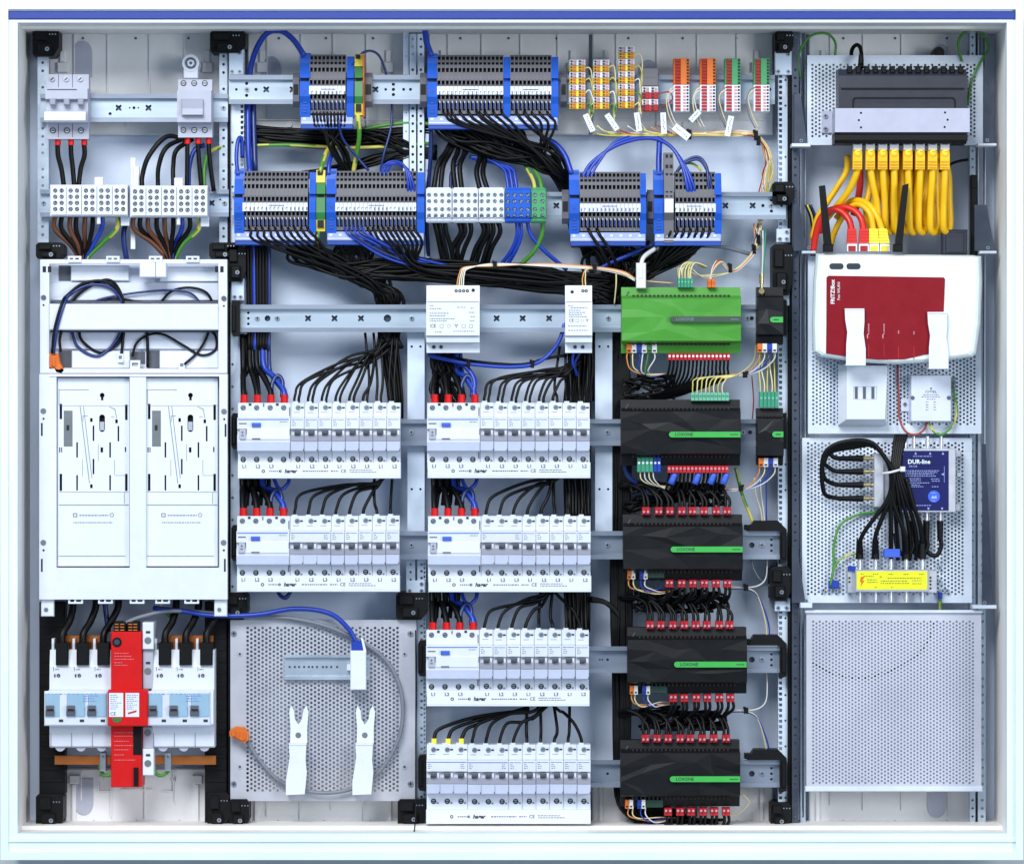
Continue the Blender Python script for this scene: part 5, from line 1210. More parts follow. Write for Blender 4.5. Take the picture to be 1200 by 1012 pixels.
# splitter
t = thing('antenna_splitter', 'metal antenna splitter with bright yellow label and coaxial sockets', 'splitter', 1045, 706, 114)
b = MB(); b.box(1002, 667, 1088, 693, 82, 106, 0, .8); b.box(993, 664, 1003, 694, 90, 110, 0, .6); b.box(1087, 668, 1098, 694, 88, 110, 0, .6); b.build('housing', 'alu', t)
b = MB(); b.poly(rrect(1004, 669, 1086.5, 690.5, 1.6, 2), 81.2, 82.4); lb = b.build('label', 'ylabel', t)
b = MB(); b.poly([(1009, 675.5), (1013, 675.5), (1010.6, 680), (1013.4, 680), (1008, 687), (1009.6, 681.5), (1007.6, 681.5)], 80.9, 81.6); b.build('flash_symbol', 'orange', lb)
b = MB(); rn = random.Random(10)
for y, x, w in ((675, 1012, 12), (679, 1016, 12), (682, 1016, 13), (677.2, 1040, 40), (680.4, 1032, 32), (683.2, 1032, 34), (680, 1069, 11), (683.5, 1069, 11), (672.4, 1009, 3), (672.4, 1023, 6), (672.6, 1041, 6), (672.6, 1059, 6), (672.6, 1077, 6), (688, 1025, 3), (688, 1044, 3)): dashes(b, x, y, w, 80.9, 0, rn, .7)
b.build('small_print', 'print', lb); txt('F1', 1032.5, 676, 2.4, 80.8, 'print', lb)
for x in (1007.5, 1026, 1044, 1062, 1081): fconn(t, x, 653, 668, 94, 3.1); fconn(t, x, 692, 705.5, 94, 2.9)
for x, ys in ((995.5, (677, 681.5)), (1090.5, (676.5, 680.5, 684.5, 689))):
    for y in ys: b = MB(); b.cyl(x, y, 1.3, 87.4 if x > 1000 else 89.4, 91); b.build('hole', 'hole', t)
b = MB(); b.box(994, 663, 1003, 669, 86, 91, 0, .6); b.build('clamp', 'wblue', t)
b = MB(); b.box(1036, 643, 1055, 653, 84, 100, 0, .8); b.box(1037, 645, 1054, 645.6, 83.6, 85); b.build('blue_cap', 'bluebtn', t)
for x in (965, 972, 980): b = MB(); b.cyl(x, 691.5, 2.4, 108, 115, 0, 12); b.cyl(x, 691.5, 1, 107.4, 109, 1); tag(b.build('stud_bolt', ['screw', 'hole']), 'small bolt on the perforated plate left of the splitter', 'bolt', 'small bolts by the splitter')
for x, y in ((1101.5, 665), (1101.5, 681), (1105, 692), (1110, 692)): b = MB(); b.cyl(x, y, 2.6, 108, 115, 0, 12); b.cyl(x, y, 1, 107.4, 109, 1); tag(b.build('stud_bolt', ['screw', 'hole']), 'small bolt on the perforated plate right of the splitter', 'bolt', 'small bolts by the splitter')
b = MB(); b.box(971, 680, 983, 689, 104, 113, 0, .8); b.box(973, 682, 975, 688, 103.4, 105); tag(b.build('cable_lug', 'wblue'), 'blue cable lug at the earth wires left of the splitter', 'lug')

# plate with white forked clips
for x0, l in ((334, 'near the orange connector'), (412, 'below the white network coupler')):
    t = thing('forked_clip', 'white forked hook-and-loop clip on the perforated plate, '+l, 'clip', x0+12, 931, 112, 'white forked clips')
    b = MB(); o = [(x0+7, 826), (x0+10.5, 832), (x0+11.5, 842), (x0+15.5, 848.5), (x0+20, 842), (x0+21.5, 832), (x0+25, 826), (x0+27.5, 834), (x0+26, 852), (x0+26, 872), (x0+6, 872), (x0+6.5, 852), (x0+5, 834)]
    b.poly(o, 104, 106, 0, [circ(x0+15.5, 861, 3.4, 12)]); b.build('fork', 'white', t)
    b = MB(); b.cyl(x0+15.5, 861, 3.3, 103.4, 107, 0, 12); b.build('rivet', 'grille', t)
    b = MB(); o = [(x0+4.5, 872), (x0+25, 872), (x0+24, 890), (x0+25.5, 905), (x0+23, 930), (x0+1, 931), (x0+1, 915), (x0+3.5, 900), (x0+5.5, 886)]
    b.poly(o, 88, 90); b.poly([(x0+1.5, 928), (x0+22.5, 927), (x0+22.5, 929.6), (x0+1.5, 930.4)], 89, 112); b.box(x0+4.5, 870.6, x0+25, 873, 87, 105, 0, .4); b.build('flap', 'white', t)
t = thing('network_coupler', 'white network coupler block with a blue cable plugged in from above', 'coupler', 420, 808, 112)
b = MB(); b.box(410.5, 762, 429, 808, 84, 106, 0, .9); b.poly([(423, 747), (425.5, 748), (429, 762), (426, 762)], 86, 100); b.box(406.5, 778, 412, 785, 100, 108); b.build('block', 'white', t)
b = MB(); b.poly([(411.5, 752), (424.5, 750), (426, 762.5), (412, 762.5)], 88, 102); b.build('boot', 'wblue', t)
def orangeplug(x, y, label):
    t = thing('orange_connector', label, 'connector', x, y+9, 100, 'orange wire connectors')
    b = MB(); o = [(x-11, y-3), (x-4, y-8), (x+6, y-7), (x+11, y-1), (x+11, y+8), (x+5, y+11), (x-6, y+5), (x-11, y+3)]; b.poly(o, 92, 104); b.poly(shrink(o, .72, x, y+1), 89, 93); b.build('housing', 'orange', t)
    b = MB()
    for i in range(3): b.box(x-5+i*4.4, y-3+i, x-2.6+i*4.4, y+3+i, 88.2, 90)
    b.build('lever', 'oranged', t)
orangeplug(280, 859, 'orange lever connector on the grey cable end, on the perforated plate')
t = thing('orange_connector', 'orange lever connector in the white frame above the meter boards', 'connector', 66, 436, 100, 'orange wire connectors')
b = MB(); o = [(57.5, 415), (62, 413), (68, 415), (70, 425), (75, 434), (72, 437), (66, 436), (64, 432), (58, 430)]; b.poly(o, 78, 100); b.poly(shrink(o, .7, 65, 424), 75, 79); b.build('housing', 'orange', t); b = MB(); b.box(60, 418, 62, 428, 74, 76); b.box(64, 418, 66, 429, 74, 76); b.build('lever', 'oranged', t)
for x, y, Y in ((141, 419.5, 94), (213, 428.5, 94)):
    b = MB(); b.box(x-3.4, y-5, x+3.4, y+5, Y, Y+6, 0, .6); b.box(x-2, y-3, x+2, y+1, Y-.5, Y+1, 1); tag(b.build('clear_plug', ['clear', 'grille']), 'clear network plug on the wire coil '+('left of the middle' if x < 200 else 'right of the middle')+' in the white frame', 'plug')

# ================================================================== WIRES
R = random.Random(99)
# --- left column
g = 'black wires from the main switch'
for a, c in ((67.5, 75), (83, 87), (98.5, 92)): wire([(a, 168, 92), (a+.5, 182, 93), ((a*.4+c*.6), 198, 94), (c, 219, 94)], 3.2, 'wblack', 'thick black wire between the three-pole main switch and the feed terminals', g, 'black_wire')
g = 'black wires from the paddle switch'
for p in ([(222, 166, 100), (196, 160, 116), (175, 182, 112), (167, 205, 100), (166.5, 220, 94)], [(224, 160, 104), (196, 172, 118), (186, 195, 108), (185, 220, 94)], [(226, 163, 104), (207, 176, 112), (203, 195, 102), (203, 220, 94)], [(219.5, 166, 92), (219.5, 190, 92), (219, 220, 92)], [(232, 166, 92), (233, 185, 92), (236, 220, 92)], [(244.5, 166, 92), (246, 190, 92), (250.5, 224, 96)]):
    wire(p, 3, 'wblack', 'thick black wire between the paddle switch and the feed terminals', g, 'black_wire')
wire([(240, 170, 108), (228, 176, 106), (222, 195, 100), (221, 220, 96)], 2.9, 'wblue', 'blue wire running down behind the paddle switch', None, 'blue_wire')
wire([(262, 172, 122), (246, 178, 112), (239.5, 196, 100), (239, 220, 96)], 2.6, ['wgreen', 'wyellow'], 'green and yellow wire running down right of the paddle switch', None, 'earth_wire')
for x, m in ((65, 'wbrown'), (73, 'wblack'), (83, 'wbrown'), (90, 'wblack'), (100, 'wbrown'), (109, 'wblack'), (120, 'wblue'), (138, 'e')):
    wire([(x, 250, 92), (x-1, 268, 94), ((x+95)/2+2, 286, 100+R.uniform(0, 12)), (97+(x-97)*.18, 300, 112), (99+(x-97)*.1, 312, 118)], 3.1, ['wgreen', 'wyellow'] if m == 'e' else m, {'wbrown': 'brown', 'wblack': 'black', 'wblue': 'blue', 'e': 'green and yellow'}[m]+' wire leaving the feed terminals under the three-pole main switch', 'wires under the feed terminals, wall side', 'wire')
for x, m in ((157, 'wbrown'), (165, 'wblack'), (174, 'wbrown'), (184, 'wblack'), (193, 'wbrown'), (203, 'wblack'), (213, 'wblue'), (222, 'wblack'), (233, 'e')):
    wire([(x, 250, 92), (x, 268, 94), ((x+203)/2-2, 284, 100+R.uniform(0, 12)), (200+(x-197)*.2, 299, 112), (201+(x-197)*.1, 312, 118)], 3.1, ['wgreen', 'wyellow'] if m == 'e' else m, {'wbrown': 'brown', 'wblack': 'black', 'wblue': 'blue', 'e': 'green and yellow'}[m]+' wire leaving the feed terminals under the paddle switch', 'wires under the feed terminals, post side', 'wire')
wire([(149, 258, 112), (145, 272, 110), (146, 290, 112), (150, 312, 118)], 3.4, 'wblued', 'lone dark blue wire between the two feed terminal blocks', None, 'blue_wire')
# coils in the white frame
wire([(61, 414, 74), (64, 385, 71), (73, 354, 74), (80, 345, 92), (98, 332, 96), (124, 330, 95), (142, 346, 96), (146, 372, 98), (144, 398, 98), (142, 418, 96)], 1.8, 'wblack', 'black wire looping from the orange connector in the white frame', None, 'black_wire')
wire([(63, 414, 74), (67, 384, 71), (76, 355, 74), (84, 344, 92), (104, 334, 97), (128, 336, 96), (141, 350, 97), (144, 372, 99), (138, 396, 99), (116, 417, 97), (92, 407, 97), (84, 388, 99)], 1.8, 'wblued', 'dark blue wire looping from the orange connector in the white frame', None, 'blue_wire')
wire([(71, 412, 92), (71, 392, 96), (86, 352, 99), (110, 333, 99), (128, 328, 98), (140, 340, 99), (147, 366, 100), (140, 400, 100), (118, 413, 98), (97, 400, 98), (92, 386, 100)], 1.8, 'wblack', 'black wire coiled in the white frame, wall side', None, 'black_wire')
wire([(96, 360, 100), (120, 350, 98), (160, 343, 96), (200, 340, 95), (224, 344, 96), (236, 358, 98), (238, 372, 99)], 1.5, 'wblued', 'thin dark blue wire crossing the white frame', None, 'blue_wire')
wire([(104, 360, 100), (132, 350, 99), (160, 353, 98), (182, 358, 99)], 1.4, 'wblack', 'thin black wire crossing the white frame', None, 'black_wire')
wire([(184, 360, 100), (200, 342, 97), (222, 337, 96), (242, 343, 97), (249, 360, 99), (244, 390, 99), (232, 412, 97), (216, 427, 95)], 1.7, 'wblack', 'black wire coiled in the white frame, ending in the clear plug', None, 'black_wire')
wire([(155, 418, 98), (160, 402, 98), (175, 392, 98), (192, 392, 97), (214, 404, 97), (236, 416, 97), (252, 410, 98), (253, 395, 99), (246, 386, 101)], 1.6, 'wblack', 'black wire with a wide bow in the white frame', None, 'black_wire')
wire([(173, 430, 100), (173, 405, 99), (172, 386, 101)], 2, 'wblack', 'short upright black wire in the white frame', None, 'black_wire')
# bottom left feeds
for dx, l in ((0, 'wall side'), (120.5, 'perforated plate side')):
    for i, x in enumerate((72.5, 96.8, 121)):
        wire([(x+dx, 756, 92), (x+dx+1, 742, 94), (x+dx+9, 728, 104), (x+dx+13+2*i, 712, 112), (x+dx+14+2*i, 695, 114)], 4.2, 'wblack', 'thick black wire feeding the grey fuse switch on the '+l, 'black feed wires of the fuse switches', 'black_wire', n=8)
wire([(122, 696, 116), (124, 715, 116), (127, 740, 112)], 3.4, 'wblued', 'dark blue wire beside the red arrester top', None, 'blue_wire'); wire([(184, 696, 114), (190, 712, 114), (200, 722, 112)], 2.6, ['wgreen', 'wyellow'], 'short green and yellow wire under the meter board', None, 'earth_wire')
for x, l in ((117, 'wall side'), (180, 'perforated plate side')): wire([(x, 895, 100), (x+3, 906, 98), (x+10, 908, 98), (x+18, 902, 98), (x+20, 892, 102)], 2.4, 'wgreen', 'small green wire loop under the copper busbar, '+l, None, 'green_wire')
wire([(140, 734, 76), (160, 724, 88), (195, 716, 96), (240, 717, 100), (290, 722, 104), (340, 724, 104), (390, 736, 103), (440, 762, 103), (464, 792, 103), (472, 830, 103), (466, 868, 103), (444, 904, 103), (412, 924, 102), (370, 928, 102), (330, 916, 103), (304, 890, 104), (290, 868, 101)], 2.4, 'wgrey', 'grey cable sweeping a big loop over the perforated plate with white clips', None, 'grey_cable', 'cable', 8)
wire([(180, 712, 112), (215, 716, 98), (250, 721, 97), (300, 720, 97), (345, 713, 96), (385, 718, 95), (408, 736, 94), (418, 754, 94)], 2.9, 'wblue', 'blue network cable arching to the white coupler', None, 'blue_cable', 'cable', 8)
# --- upper middle
wire([(293, 205, 96), (291, 170, 112), (291, 110, 126), (296, 70, 122), (310, 42, 106), (327, 36, 98), (343, 46, 92), (357, 66, 90)], 3.4, 'wblue', 'thick blue wire arching high over the upper rail to the short terminal group', None, 'blue_wire', n=8)
wire([(297, 90, 128), (297, 130, 128), (299, 200, 110)], 3.4, 'wblued', 'thick dark blue wire behind the upper rail', None, 'blue_wire', n=8)
wire([(279, 206, 90), (277, 185, 98), (279, 165, 104), (283, 163, 108), (284, 185, 112)], 2.6, 'wblue', 'blue wire hooking into the terminal group next to the notched post', None, 'blue_wire')
wire([(498, 34, 96), (500, 50, 92), (506, 66, 90)], 3.6, 'wblue', 'thick blue wire entering the terminal group with a blue divider', None, 'blue_wire', n=8)
wire([(505, 150, 110), (504, 190, 118), (500, 250, 124), (502, 300, 130)], 2.8, 'wblued', 'dark blue wire behind the first pale distribution block', None, 'blue_wire')
wire([(404, 92, 84), (414, 76, 88), (424, 63, 98), (436, 60, 104), (446, 68, 110), (453, 88, 114), (459, 120, 120), (458, 150, 116), (450, 180, 108), (445, 204, 94)], 1.5, 'wblued', 'thin blue wire arching over the earth terminal on the upper rail', None, 'blue_wire')
wire([(419, 127, 86), (420, 142, 84), (421, 160, 92), (418, 180, 104), (414, 202, 112)], 3, ['wgreen', 'wyellow'], 'green and yellow wire hanging from the earth terminal on the upper rail', None, 'earth_wire')
wire([(376, 203, 90), (378, 190, 96), (384, 176, 108), (392, 165, 120)], 2.8, ['wyellow', 'wgreen'], 'green and yellow wire entering the earth terminal between the long terminal groups', None, 'earth_wire'); wire([(385, 205, 90), (386, 190, 96), (390, 178, 112)], 2.8, 'wblue', 'blue wire beside the earth terminal between the long terminal groups', None, 'blue_wire'); wire([(375, 262, 86), (373, 275, 84), (372, 288, 92), (374, 298, 104)], 2, ['wyellow', 'wgreen'], 'yellow wire under the earth terminal between the long terminal groups', None, 'earth_wire')
for i in range(16):
    y = 151+i*1.3; wire([(286, y-4+R.uniform(-3, 3), 128+R.uniform(-4, 6)), (330, y+R.uniform(-1, 1), 128+R.uniform(-4, 6)), (390, y+3+R.uniform(-2, 2), 130+R.uniform(-4, 6)), (440, y+2+R.uniform(-3, 3), 130+R.uniform(-4, 6)), (505, y-3+R.uniform(-3, 3), 132+R.uniform(-4, 6))], 2.3, 'wblued' if i in (7, 8) else 'wblack', 'dark wire in the bundle running level behind the upper terminals', 'level wire bundle behind the upper terminals', 'black_wire')
wire([(292, 171, 122), (340, 170, 122), (400, 173, 124), (450, 172, 124), (505, 168, 126)], 2.2, ['wyellow', 'wgreen'], 'green and yellow wire running level below the dark bundle', None, 'earth_wire'); wire([(425, 152, 126), (450, 147, 126), (480, 144, 126), (510, 146, 126)], 2.6, 'wgreen', 'green wire running level behind the pale double post', None, 'green_wire')
for i in range(12): wire([(355+R.uniform(-8, 8), 206+R.uniform(-4, 4), 126), (400, 198+R.uniform(-6, 6), 124+R.uniform(-6, 6)), (440, 188+R.uniform(-7, 7), 124+R.uniform(-6, 6)), (476, 182+R.uniform(-6, 6), 126), (512, 178+R.uniform(-9, 9), 130)], 2.2, 'wblack', 'black wire slanting behind the longest terminal group', 'slanting black wires', 'black_wire')
for i in range(7): wire([(424+R.uniform(-8, 4), 152+R.uniform(-4, 14), 124), (446, 158+R.uniform(-5, 14), 122+R.uniform(-5, 5)), (470, 168+R.uniform(-5, 10), 124+R.uniform(-5, 3)), (504, 178+R.uniform(-6, 8), 130)], 1.8, 'wblued', 'dark blue wire slanting behind the thin blue arch', 'slanting dark blue wires', 'blue_wire')
bundle([[(367+i*4.1, 130, 84), (368+i*4, 140, 80), (372+i*3.4, 150, 84)] for i in range(10)], [(393, 168, 96, 9), (402, 186, 106, 8)], [(405+i*.8, 204, 112) for i in range(10)], 1.7, 'wblack', 'black wire from the %s terminal of the short terminal group', 'black wires under the short terminal group', rnd=R)
wire([(396, 130, 84), (397, 145, 80), (402, 163, 88), (415, 180, 96), (432, 200, 94)], 1.6, 'wblued', 'dark blue wire hanging from the short terminal group', None, 'blue_wire')
for i in range(3): wire([(445+i*4, 206, 94), (450+i*4, 194, 92), (462+i*2, 189+i*2, 90), (474+i*2, 195+i*2, 84), (478+i*3, 215, 80), (478+i*4.6, 232, 86)], 1.6, 'wblue', 'blue bridging wire bowing over the longest terminal group', 'blue bridging wires', 'blue_wire')
# fan below the terminal group with a blue divider
xs = [519+i*9.7 for i in range(8)]+[604+i*9 for i in range(5)]+[524, 561, 614]
bundle([[(x, 128, 86), (x+3, 135, 79), (x+10+(650-x)*.09, 147, 80)] for x in xs], [(640, 178, 92, 10), (655, 196, 100, 9)], [[(664+R.uniform(-4, 6), 216, 112), (672+R.uniform(-6, 8), 240, 124), (690+R.uniform(-8, 10), 300, 128)] for x in xs], 1.75, 'wblack', 'black wire from the %s wired terminal of the group with a blue divider', 'black wires under the divided terminal group', rnd=R)
for i in range(46):
    x = R.uniform(506, 600); wire([(x, 148+R.uniform(-4, 6), 104+R.uniform(-6, 6)), (x+16, 160+R.uniform(-5, 7), 106+R.uniform(-8, 8)), (x+(640-x)*.5, 176+R.uniform(-9, 9), 108+R.uniform(-10, 10)), (640+R.uniform(-8, 8), 193+R.uniform(-9, 9), 112+R.uniform(-10, 6)), (660+R.uniform(-6, 8), 216+R.uniform(-6, 6), 118), (684+R.uniform(-14, 12), 290, 128)], 2, 'wblack', 'black wire behind the fan under the divided terminal group', 'back layer of the wire fan', 'black_wire')
for p, x in (((520, 176), 508), ((524, 178), 516), ((530, 176), 534), ((538, 178), 541.5), ((556, 184), 563), ((562, 186), 572)):
    wire([(p[0]+8, p[1]-8, 118), (p[0]+2 if x < 520 else p[0]+6, p[1]+3, 112), ((p[0]+x)/2-1, p[1]+18, 100), (x, 224, 92)], 3.1, 'wblack', 'thick black wire entering a pale distribution block from above', 'thick black wires above the distribution blocks', 'black_wire', n=8)
for a, x in (((566, 186), 596), ((570, 188), 601), ((574, 190), 606)): wire([(a[0]-16, a[1]-2, 120), (a[0]+6, a[1]+1, 114), (x-6, 198, 104), (x-2, 210, 98), (x, 224, 94)], 2.3, 'wblue', 'blue wire bending into the blue distribution block from above', 'blue wires above the blue block', 'blue_wire')
wire([(548, 178, 124), (530, 200, 122), (528, 224, 118)], 2.2, 'wblued', 'dark blue wire behind the middle pale distribution block', None, 'blue_wire')
wire([(612, 188, 122), (618, 198, 112), (625, 212, 100), (627, 224, 94)], 2.4, ['wyellow', 'wgreen'], 'yellow striped earth wire entering the green distribution block', None, 'earth_wire'); wire([(617, 186, 122), (626, 198, 112), (633, 212, 100), (635, 224, 94)], 2.6, 'wgreen', 'green earth wire entering the green distribution block', None, 'green_wire')
wire([(636, 162, 112), (650, 168, 106), (662, 182, 98), (670, 204, 90)], 3.2, 'wblue', 'thick blue wire bending into the terminal group right of the green block', None, 'blue_wire', n=8)
# below distribution blocks
for i, x in enumerate((508, 514, 521, 536, 542, 550, 563, 569, 576, 582)):
    wire([(x, 256, 92), (x+4-(i % 3), 272, 94), (x+(8 if x < 530 else -6), 292, 104), (x+(14 if x < 530 else -14 if x > 545 else -2), 320, 116)], 2.9, 'wblack', '%s thick black wire under the pale blocks, counted from the longest terminal group' % ORD[i], 'thick black wires under the distribution blocks', 'black_wire', n=8)
for p in ([(605, 256, 92), (606, 274, 94), (600, 292, 102), (586, 312, 116)], [(609, 256, 92), (611, 274, 94), (604, 294, 102), (592, 314, 116)], [(617, 256, 92), (622, 275, 96), (636, 292, 104), (652, 306, 114), (664, 316, 122)]): wire(p, 2.6, 'wblue', 'blue wire hanging from the blue distribution block', 'blue wires under the blue block', 'blue_wire')
wire([(636, 256, 92), (635, 275, 96), (626, 294, 104), (608, 312, 116)], 2.8, 'wgreen', 'green wire hanging from the green distribution block', None, 'green_wire')
# wires of the second row terminal groups
bundle([[(291+i*7.6, 264, 86), (294+i*7.6, 271, 79), (304+i*7.9, 284, 82)] for i in range(10)], [(402, 316, 100, 11), (436, 334, 104, 9)], [[(452+R.uniform(-12, 12), 352, 118), (457+R.uniform(-14, 14), 372, 124), (456+R.uniform(-12, 12), 396, 122)] for i in range(10)], 1.8, 'wblack', 'black wire from the %s terminal of the group next to the notched post', 'black wires under the first long terminal group', rnd=R)
for i in range(40): wire([(324+R.uniform(-14, 50), 280, 108), (352+R.uniform(-14, 40), 300+R.uniform(-6, 6), 106), (404, 318+R.uniform(-9, 9), 106+R.uniform(-8, 8)), (470, 318+R.uniform(-14, 12), 106+R.uniform(-8, 8)), (560, 321+R.uniform(-13, 13), 108+R.uniform(-8, 8)), (650, 330+R.uniform(-14, 14), 114+R.uniform(-8, 8)), (722, 344+R.uniform(-20, 24), 122+R.uniform(-6, 6))], 2, 'wblack', 'black wire in the thick level bundle above the power supplies', 'level bundle above the power supplies', 'black_wire')
bundle([[(430+i*6, 264, 86), (433+i*6, 271, 79), (444+i*5.6, 285, 82)] for i in range(10)], [(490, 312, 96, 9), (560, 320, 98, 12), (640, 328, 104, 14)], [[(690+R.uniform(-5, 10), 336+R.uniform(-6, 10), 116), (706+R.uniform(-8, 8), 360+R.uniform(-8, 8), 124), (712+R.uniform(-10, 8), 400, 124)] for i in range(10)], 1.9, 'wblack', 'black wire from the %s wired terminal of the longest terminal group', 'black wires under the longest terminal group', rnd=R)
for i in range(5): wire([(403+i*5, 264, 85), (407+i*5.4, 273, 77), (420+i*7, 284+R.uniform(-2, 2), 78), (446+i*7, 297+R.uniform(-3, 3), 84+i*3), (478+i*6, 306+R.uniform(-3, 4), 96), (520+i*6, 314+R.uniform(-4, 4), 108)], 1.6, 'wblued' if i % 2 else 'wblue', 'blue wire slanting from the longest terminal group', 'blue wires under the longest terminal group', 'blue_wire')
for i in range(30): wire([(400+R.uniform(-8, 30), 282, 110), (412+R.uniform(-20, 26), 300+R.uniform(-4, 8), 112), (434+R.uniform(-22, 16), 322+R.uniform(-6, 10), 112+R.uniform(-8, 8)), (452+R.uniform(-14, 18), 344, 118+R.uniform(-6, 6)), (457+R.uniform(-14, 16), 376, 124), (456+R.uniform(-14, 16), 408, 120)], 2.2, 'wblack', 'black wire crossing behind the fans of the two long terminal groups', 'black wires crossing behind the fans', 'black_wire')
for i in range(30): wire([(600+R.uniform(-40, 20), 322+R.uniform(-8, 12), 112), (640+R.uniform(-10, 20), 328+R.uniform(-8, 14), 112), (684, 336+R.uniform(-10, 18), 114+R.uniform(-6, 8)), (704+R.uniform(-8, 8), 356+R.uniform(-8, 12), 120), (710+R.uniform(-16, 20), 400, 126), (712+R.uniform(-18, 22), 470, 130)], 2, 'wblack', 'black wire bending down behind the narrow power supply', 'black wires behind the narrow power supply', 'black_wire')
# left vertical feeders to the first breaker column
cols = ['wblack', 'wblack', 'wblue', 'wblack', 'wblack', 'wblack', 'wblack', 'wblued']
for i, m in enumerate(cols): wire([(289+i*3.6, 262, 118), (290+i*3.6, 300, 120), (291+i*3.5, 360, 121), (292+i*3.3, 410, 118)], 2.6, m, 'upright %s feed wire by the notched post, %s from it' % ('black' if m == 'wblack' else 'blue', ORD[i]), 'upright feed wires of the first breaker column', 'feed_wire')
def feeds(x0, y0, l, top, dx=0):
    for i in range(4):
        xe = x0+7.8+15.7*i; m = 'wblue' if i == 3 else 'wblack'; xt = x0+12+i*8+dx
        wire([(xt-6, top, 122), (xt-5, (top+y0)/2-4, 116), ((xt+xe)/2-3, y0-30, 106), (xe-.6, y0-14, 94), (xe, y0-4, 90)], 3.5, m, ('thick blue' if i == 3 else 'thick black')+' wire feeding the wide device, '+l, 'feed wires of the wide devices', 'feed_wire', n=8)
        wire([(xt-2+R.uniform(-3, 3), top, 124), (xt+R.uniform(-3, 3), (top+y0)/2, 120), ((xt+xe)/2+R.uniform(-4, 4), y0-26, 108), (xe+1.8, y0-9, 96), (xe+1.5, y0-2, 94)], 2.8, 'wblued' if i == 3 else 'wblack', 'second wire in the ferrule of the wide device, '+l, 'second feed wires of the wide devices', 'feed_wire')
        if i == 2: wire([(xe+1, y0-6, 92), (xe+2, y0-22, 98), (xe+8, y0-31, 100), (xe+14, y0-24, 98), (xe+13, y0-6, 92)], 2.6, 'wblued' if i == 2 else 'wblack', 'dark bridging loop on top of the wide device, '+l, 'bridging loops of the wide devices', 'bridge_wire')
feeds(278, 471, 'upper row beside the meter board', 392); feeds(277, 604, 'lower row beside the meter board', 545); feeds(500.4, 471, 'top row of the middle column', 405, 4); feeds(501.4, 604, 'second row of the middle column', 545); feeds(499.4, 738, 'third row of the middle column', 680)
for xa, ya in ((290, 552), (512, 552), (512, 684)):
    for i in range(4): wire([(xa+i*8, ya, 122), (xa+i*8+1, ya+16, 122), (xa+i*8-1, ya+40, 118)], 2.8, 'wblued' if i == 1 else 'wblack', 'upright dark wire behind the gap between two breaker rows', 'upright wires between breaker rows', 'feed_wire')
for xa, ya in ((320, 555), (540, 555), (540, 690)): wire([(xa, ya, 112), (xa+4, ya+13, 104), (xa+10, ya+18, 102), (xa+18, ya+10, 106), (xa+19, ya-4, 112)], 2.5, 'wblue', 'blue loop hanging below a wide device', 'blue loops below wide devices', 'blue_wire')
wire([(325, 690, 108), (328, 697, 104), (335, 700, 102), (341, 692, 106)], 2.6, 'wblued', 'short dark blue loop under the lower row beside the meter board', None, 'blue_wire')
for i in range(16): wire([(512+R.uniform(-8, 20), 408, 112+R.uniform(0, 14)), (512+R.uniform(-6, 24), 430, 112+R.uniform(0, 14)), (508+R.uniform(-4, 36), 460, 112+R.uniform(0, 10)), (510+R.uniform(-2, 34), 480, 118)], 2.2, 'wblack', 'black wire packed under the wide power supply', 'packed black wires under the wide power supply', 'black_wire')
# breaker fans
def fan(x0, y0, src, poles, l, sub, col2=2, dir_=1, r=1.75):
    k = 0
    for i in range(poles):
        for j in range(col2):
            xe = x0+MOD*i+(5.6 if col2 == 1 else 4.4+j*5.2); d = abs(src[0]-xe)
            if d < 26: pts = [(xe+R.uniform(-4, 4), src[1]-26, src[2]+8), (xe+R.uniform(-3, 4), (src[1]+y0)/2, 102), (xe, y0-6, 94), (xe, y0+3, 92)]
            else:
                q = src[1]+R.uniform(-6, 6); s_ = 1 if src[0] > xe else -1
                pts = [(src[0]+R.uniform(-6, 6), q-14, src[2]+R.uniform(-4, 8)), (src[0]-s_*14, q+R.uniform(-2, 5), src[2]-6), (xe+s_*min(60, d*.5), q+4+d*sub*.35+R.uniform(-2, 2), 100+R.uniform(-4, 4)), (xe+s_*9, y0-24+R.uniform(-3, 2), 96), (xe+s_*1.2, y0-8, 93), (xe, y0+3, 92)]
            wire(pts, r, 'wblack', 'black wire at %s breaker pole after wide device, %s' % (ORD[i], l), 'black wires into the '+l, 'black_wire')
fan(340.3, 471, (452, 416, 112), 8, 'upper row beside the meter board', .18); fan(339.3, 604, (456, 566, 108), 8, 'lower row beside the meter board', .06, 1, r=2)
fan(562.7, 471, (676, 432, 110), 8, 'top row of the middle column', .02); fan(563.7, 604, (660, 562, 108), 8, 'second row of the middle column', .1, 1, r=2.1)
fan(561.7, 738, (650, 700, 108), 8, 'third row of the middle column', .03, 1, r=2.1); fan(547.5, 872, (640, 834, 108), 9, 'lowest breaker row', .08, 1, r=2.1)
for i, xe in enumerate((508.5, 525, 540.5)): wire([(620, 832-i*2, 112), (580, 836+i*2, 108), (548+i*6, 842+i*3, 102), (xe+6, 854, 96), (xe, 866, 90)], 2.4, 'wblack', 'black wire to a yellow ferrule of the lowest breaker row', 'black wires to the yellow ferrules', 'black_wire')
for i in range(6): wire([(444+i*4, 386, 122), (446+i*4, 410, 122), (452+i*3.4, 440, 118), (456+i*3, 468, 116), (456+i*3, 490, 124)], 2, 'wblack', 'upright black wire right of the upper breaker row of the first column', 'upright black wires beside the first column', 'black_wire')
for i in range(14): wire([(666+i*2, 380+R.uniform(-4, 10), 122), (666+i*2.1+R.uniform(-2, 2), 430, 118+R.uniform(-6, 6)), (662+i*2.2, 470, 120), (662+i*2.2, 560, 124), (664+i*2, 640, 124), (664+i*2, 740, 126)], 2.1, 'wblack', 'upright black wire behind the right end of the second breaker column', 'upright black wires behind the second column', 'black_wire')
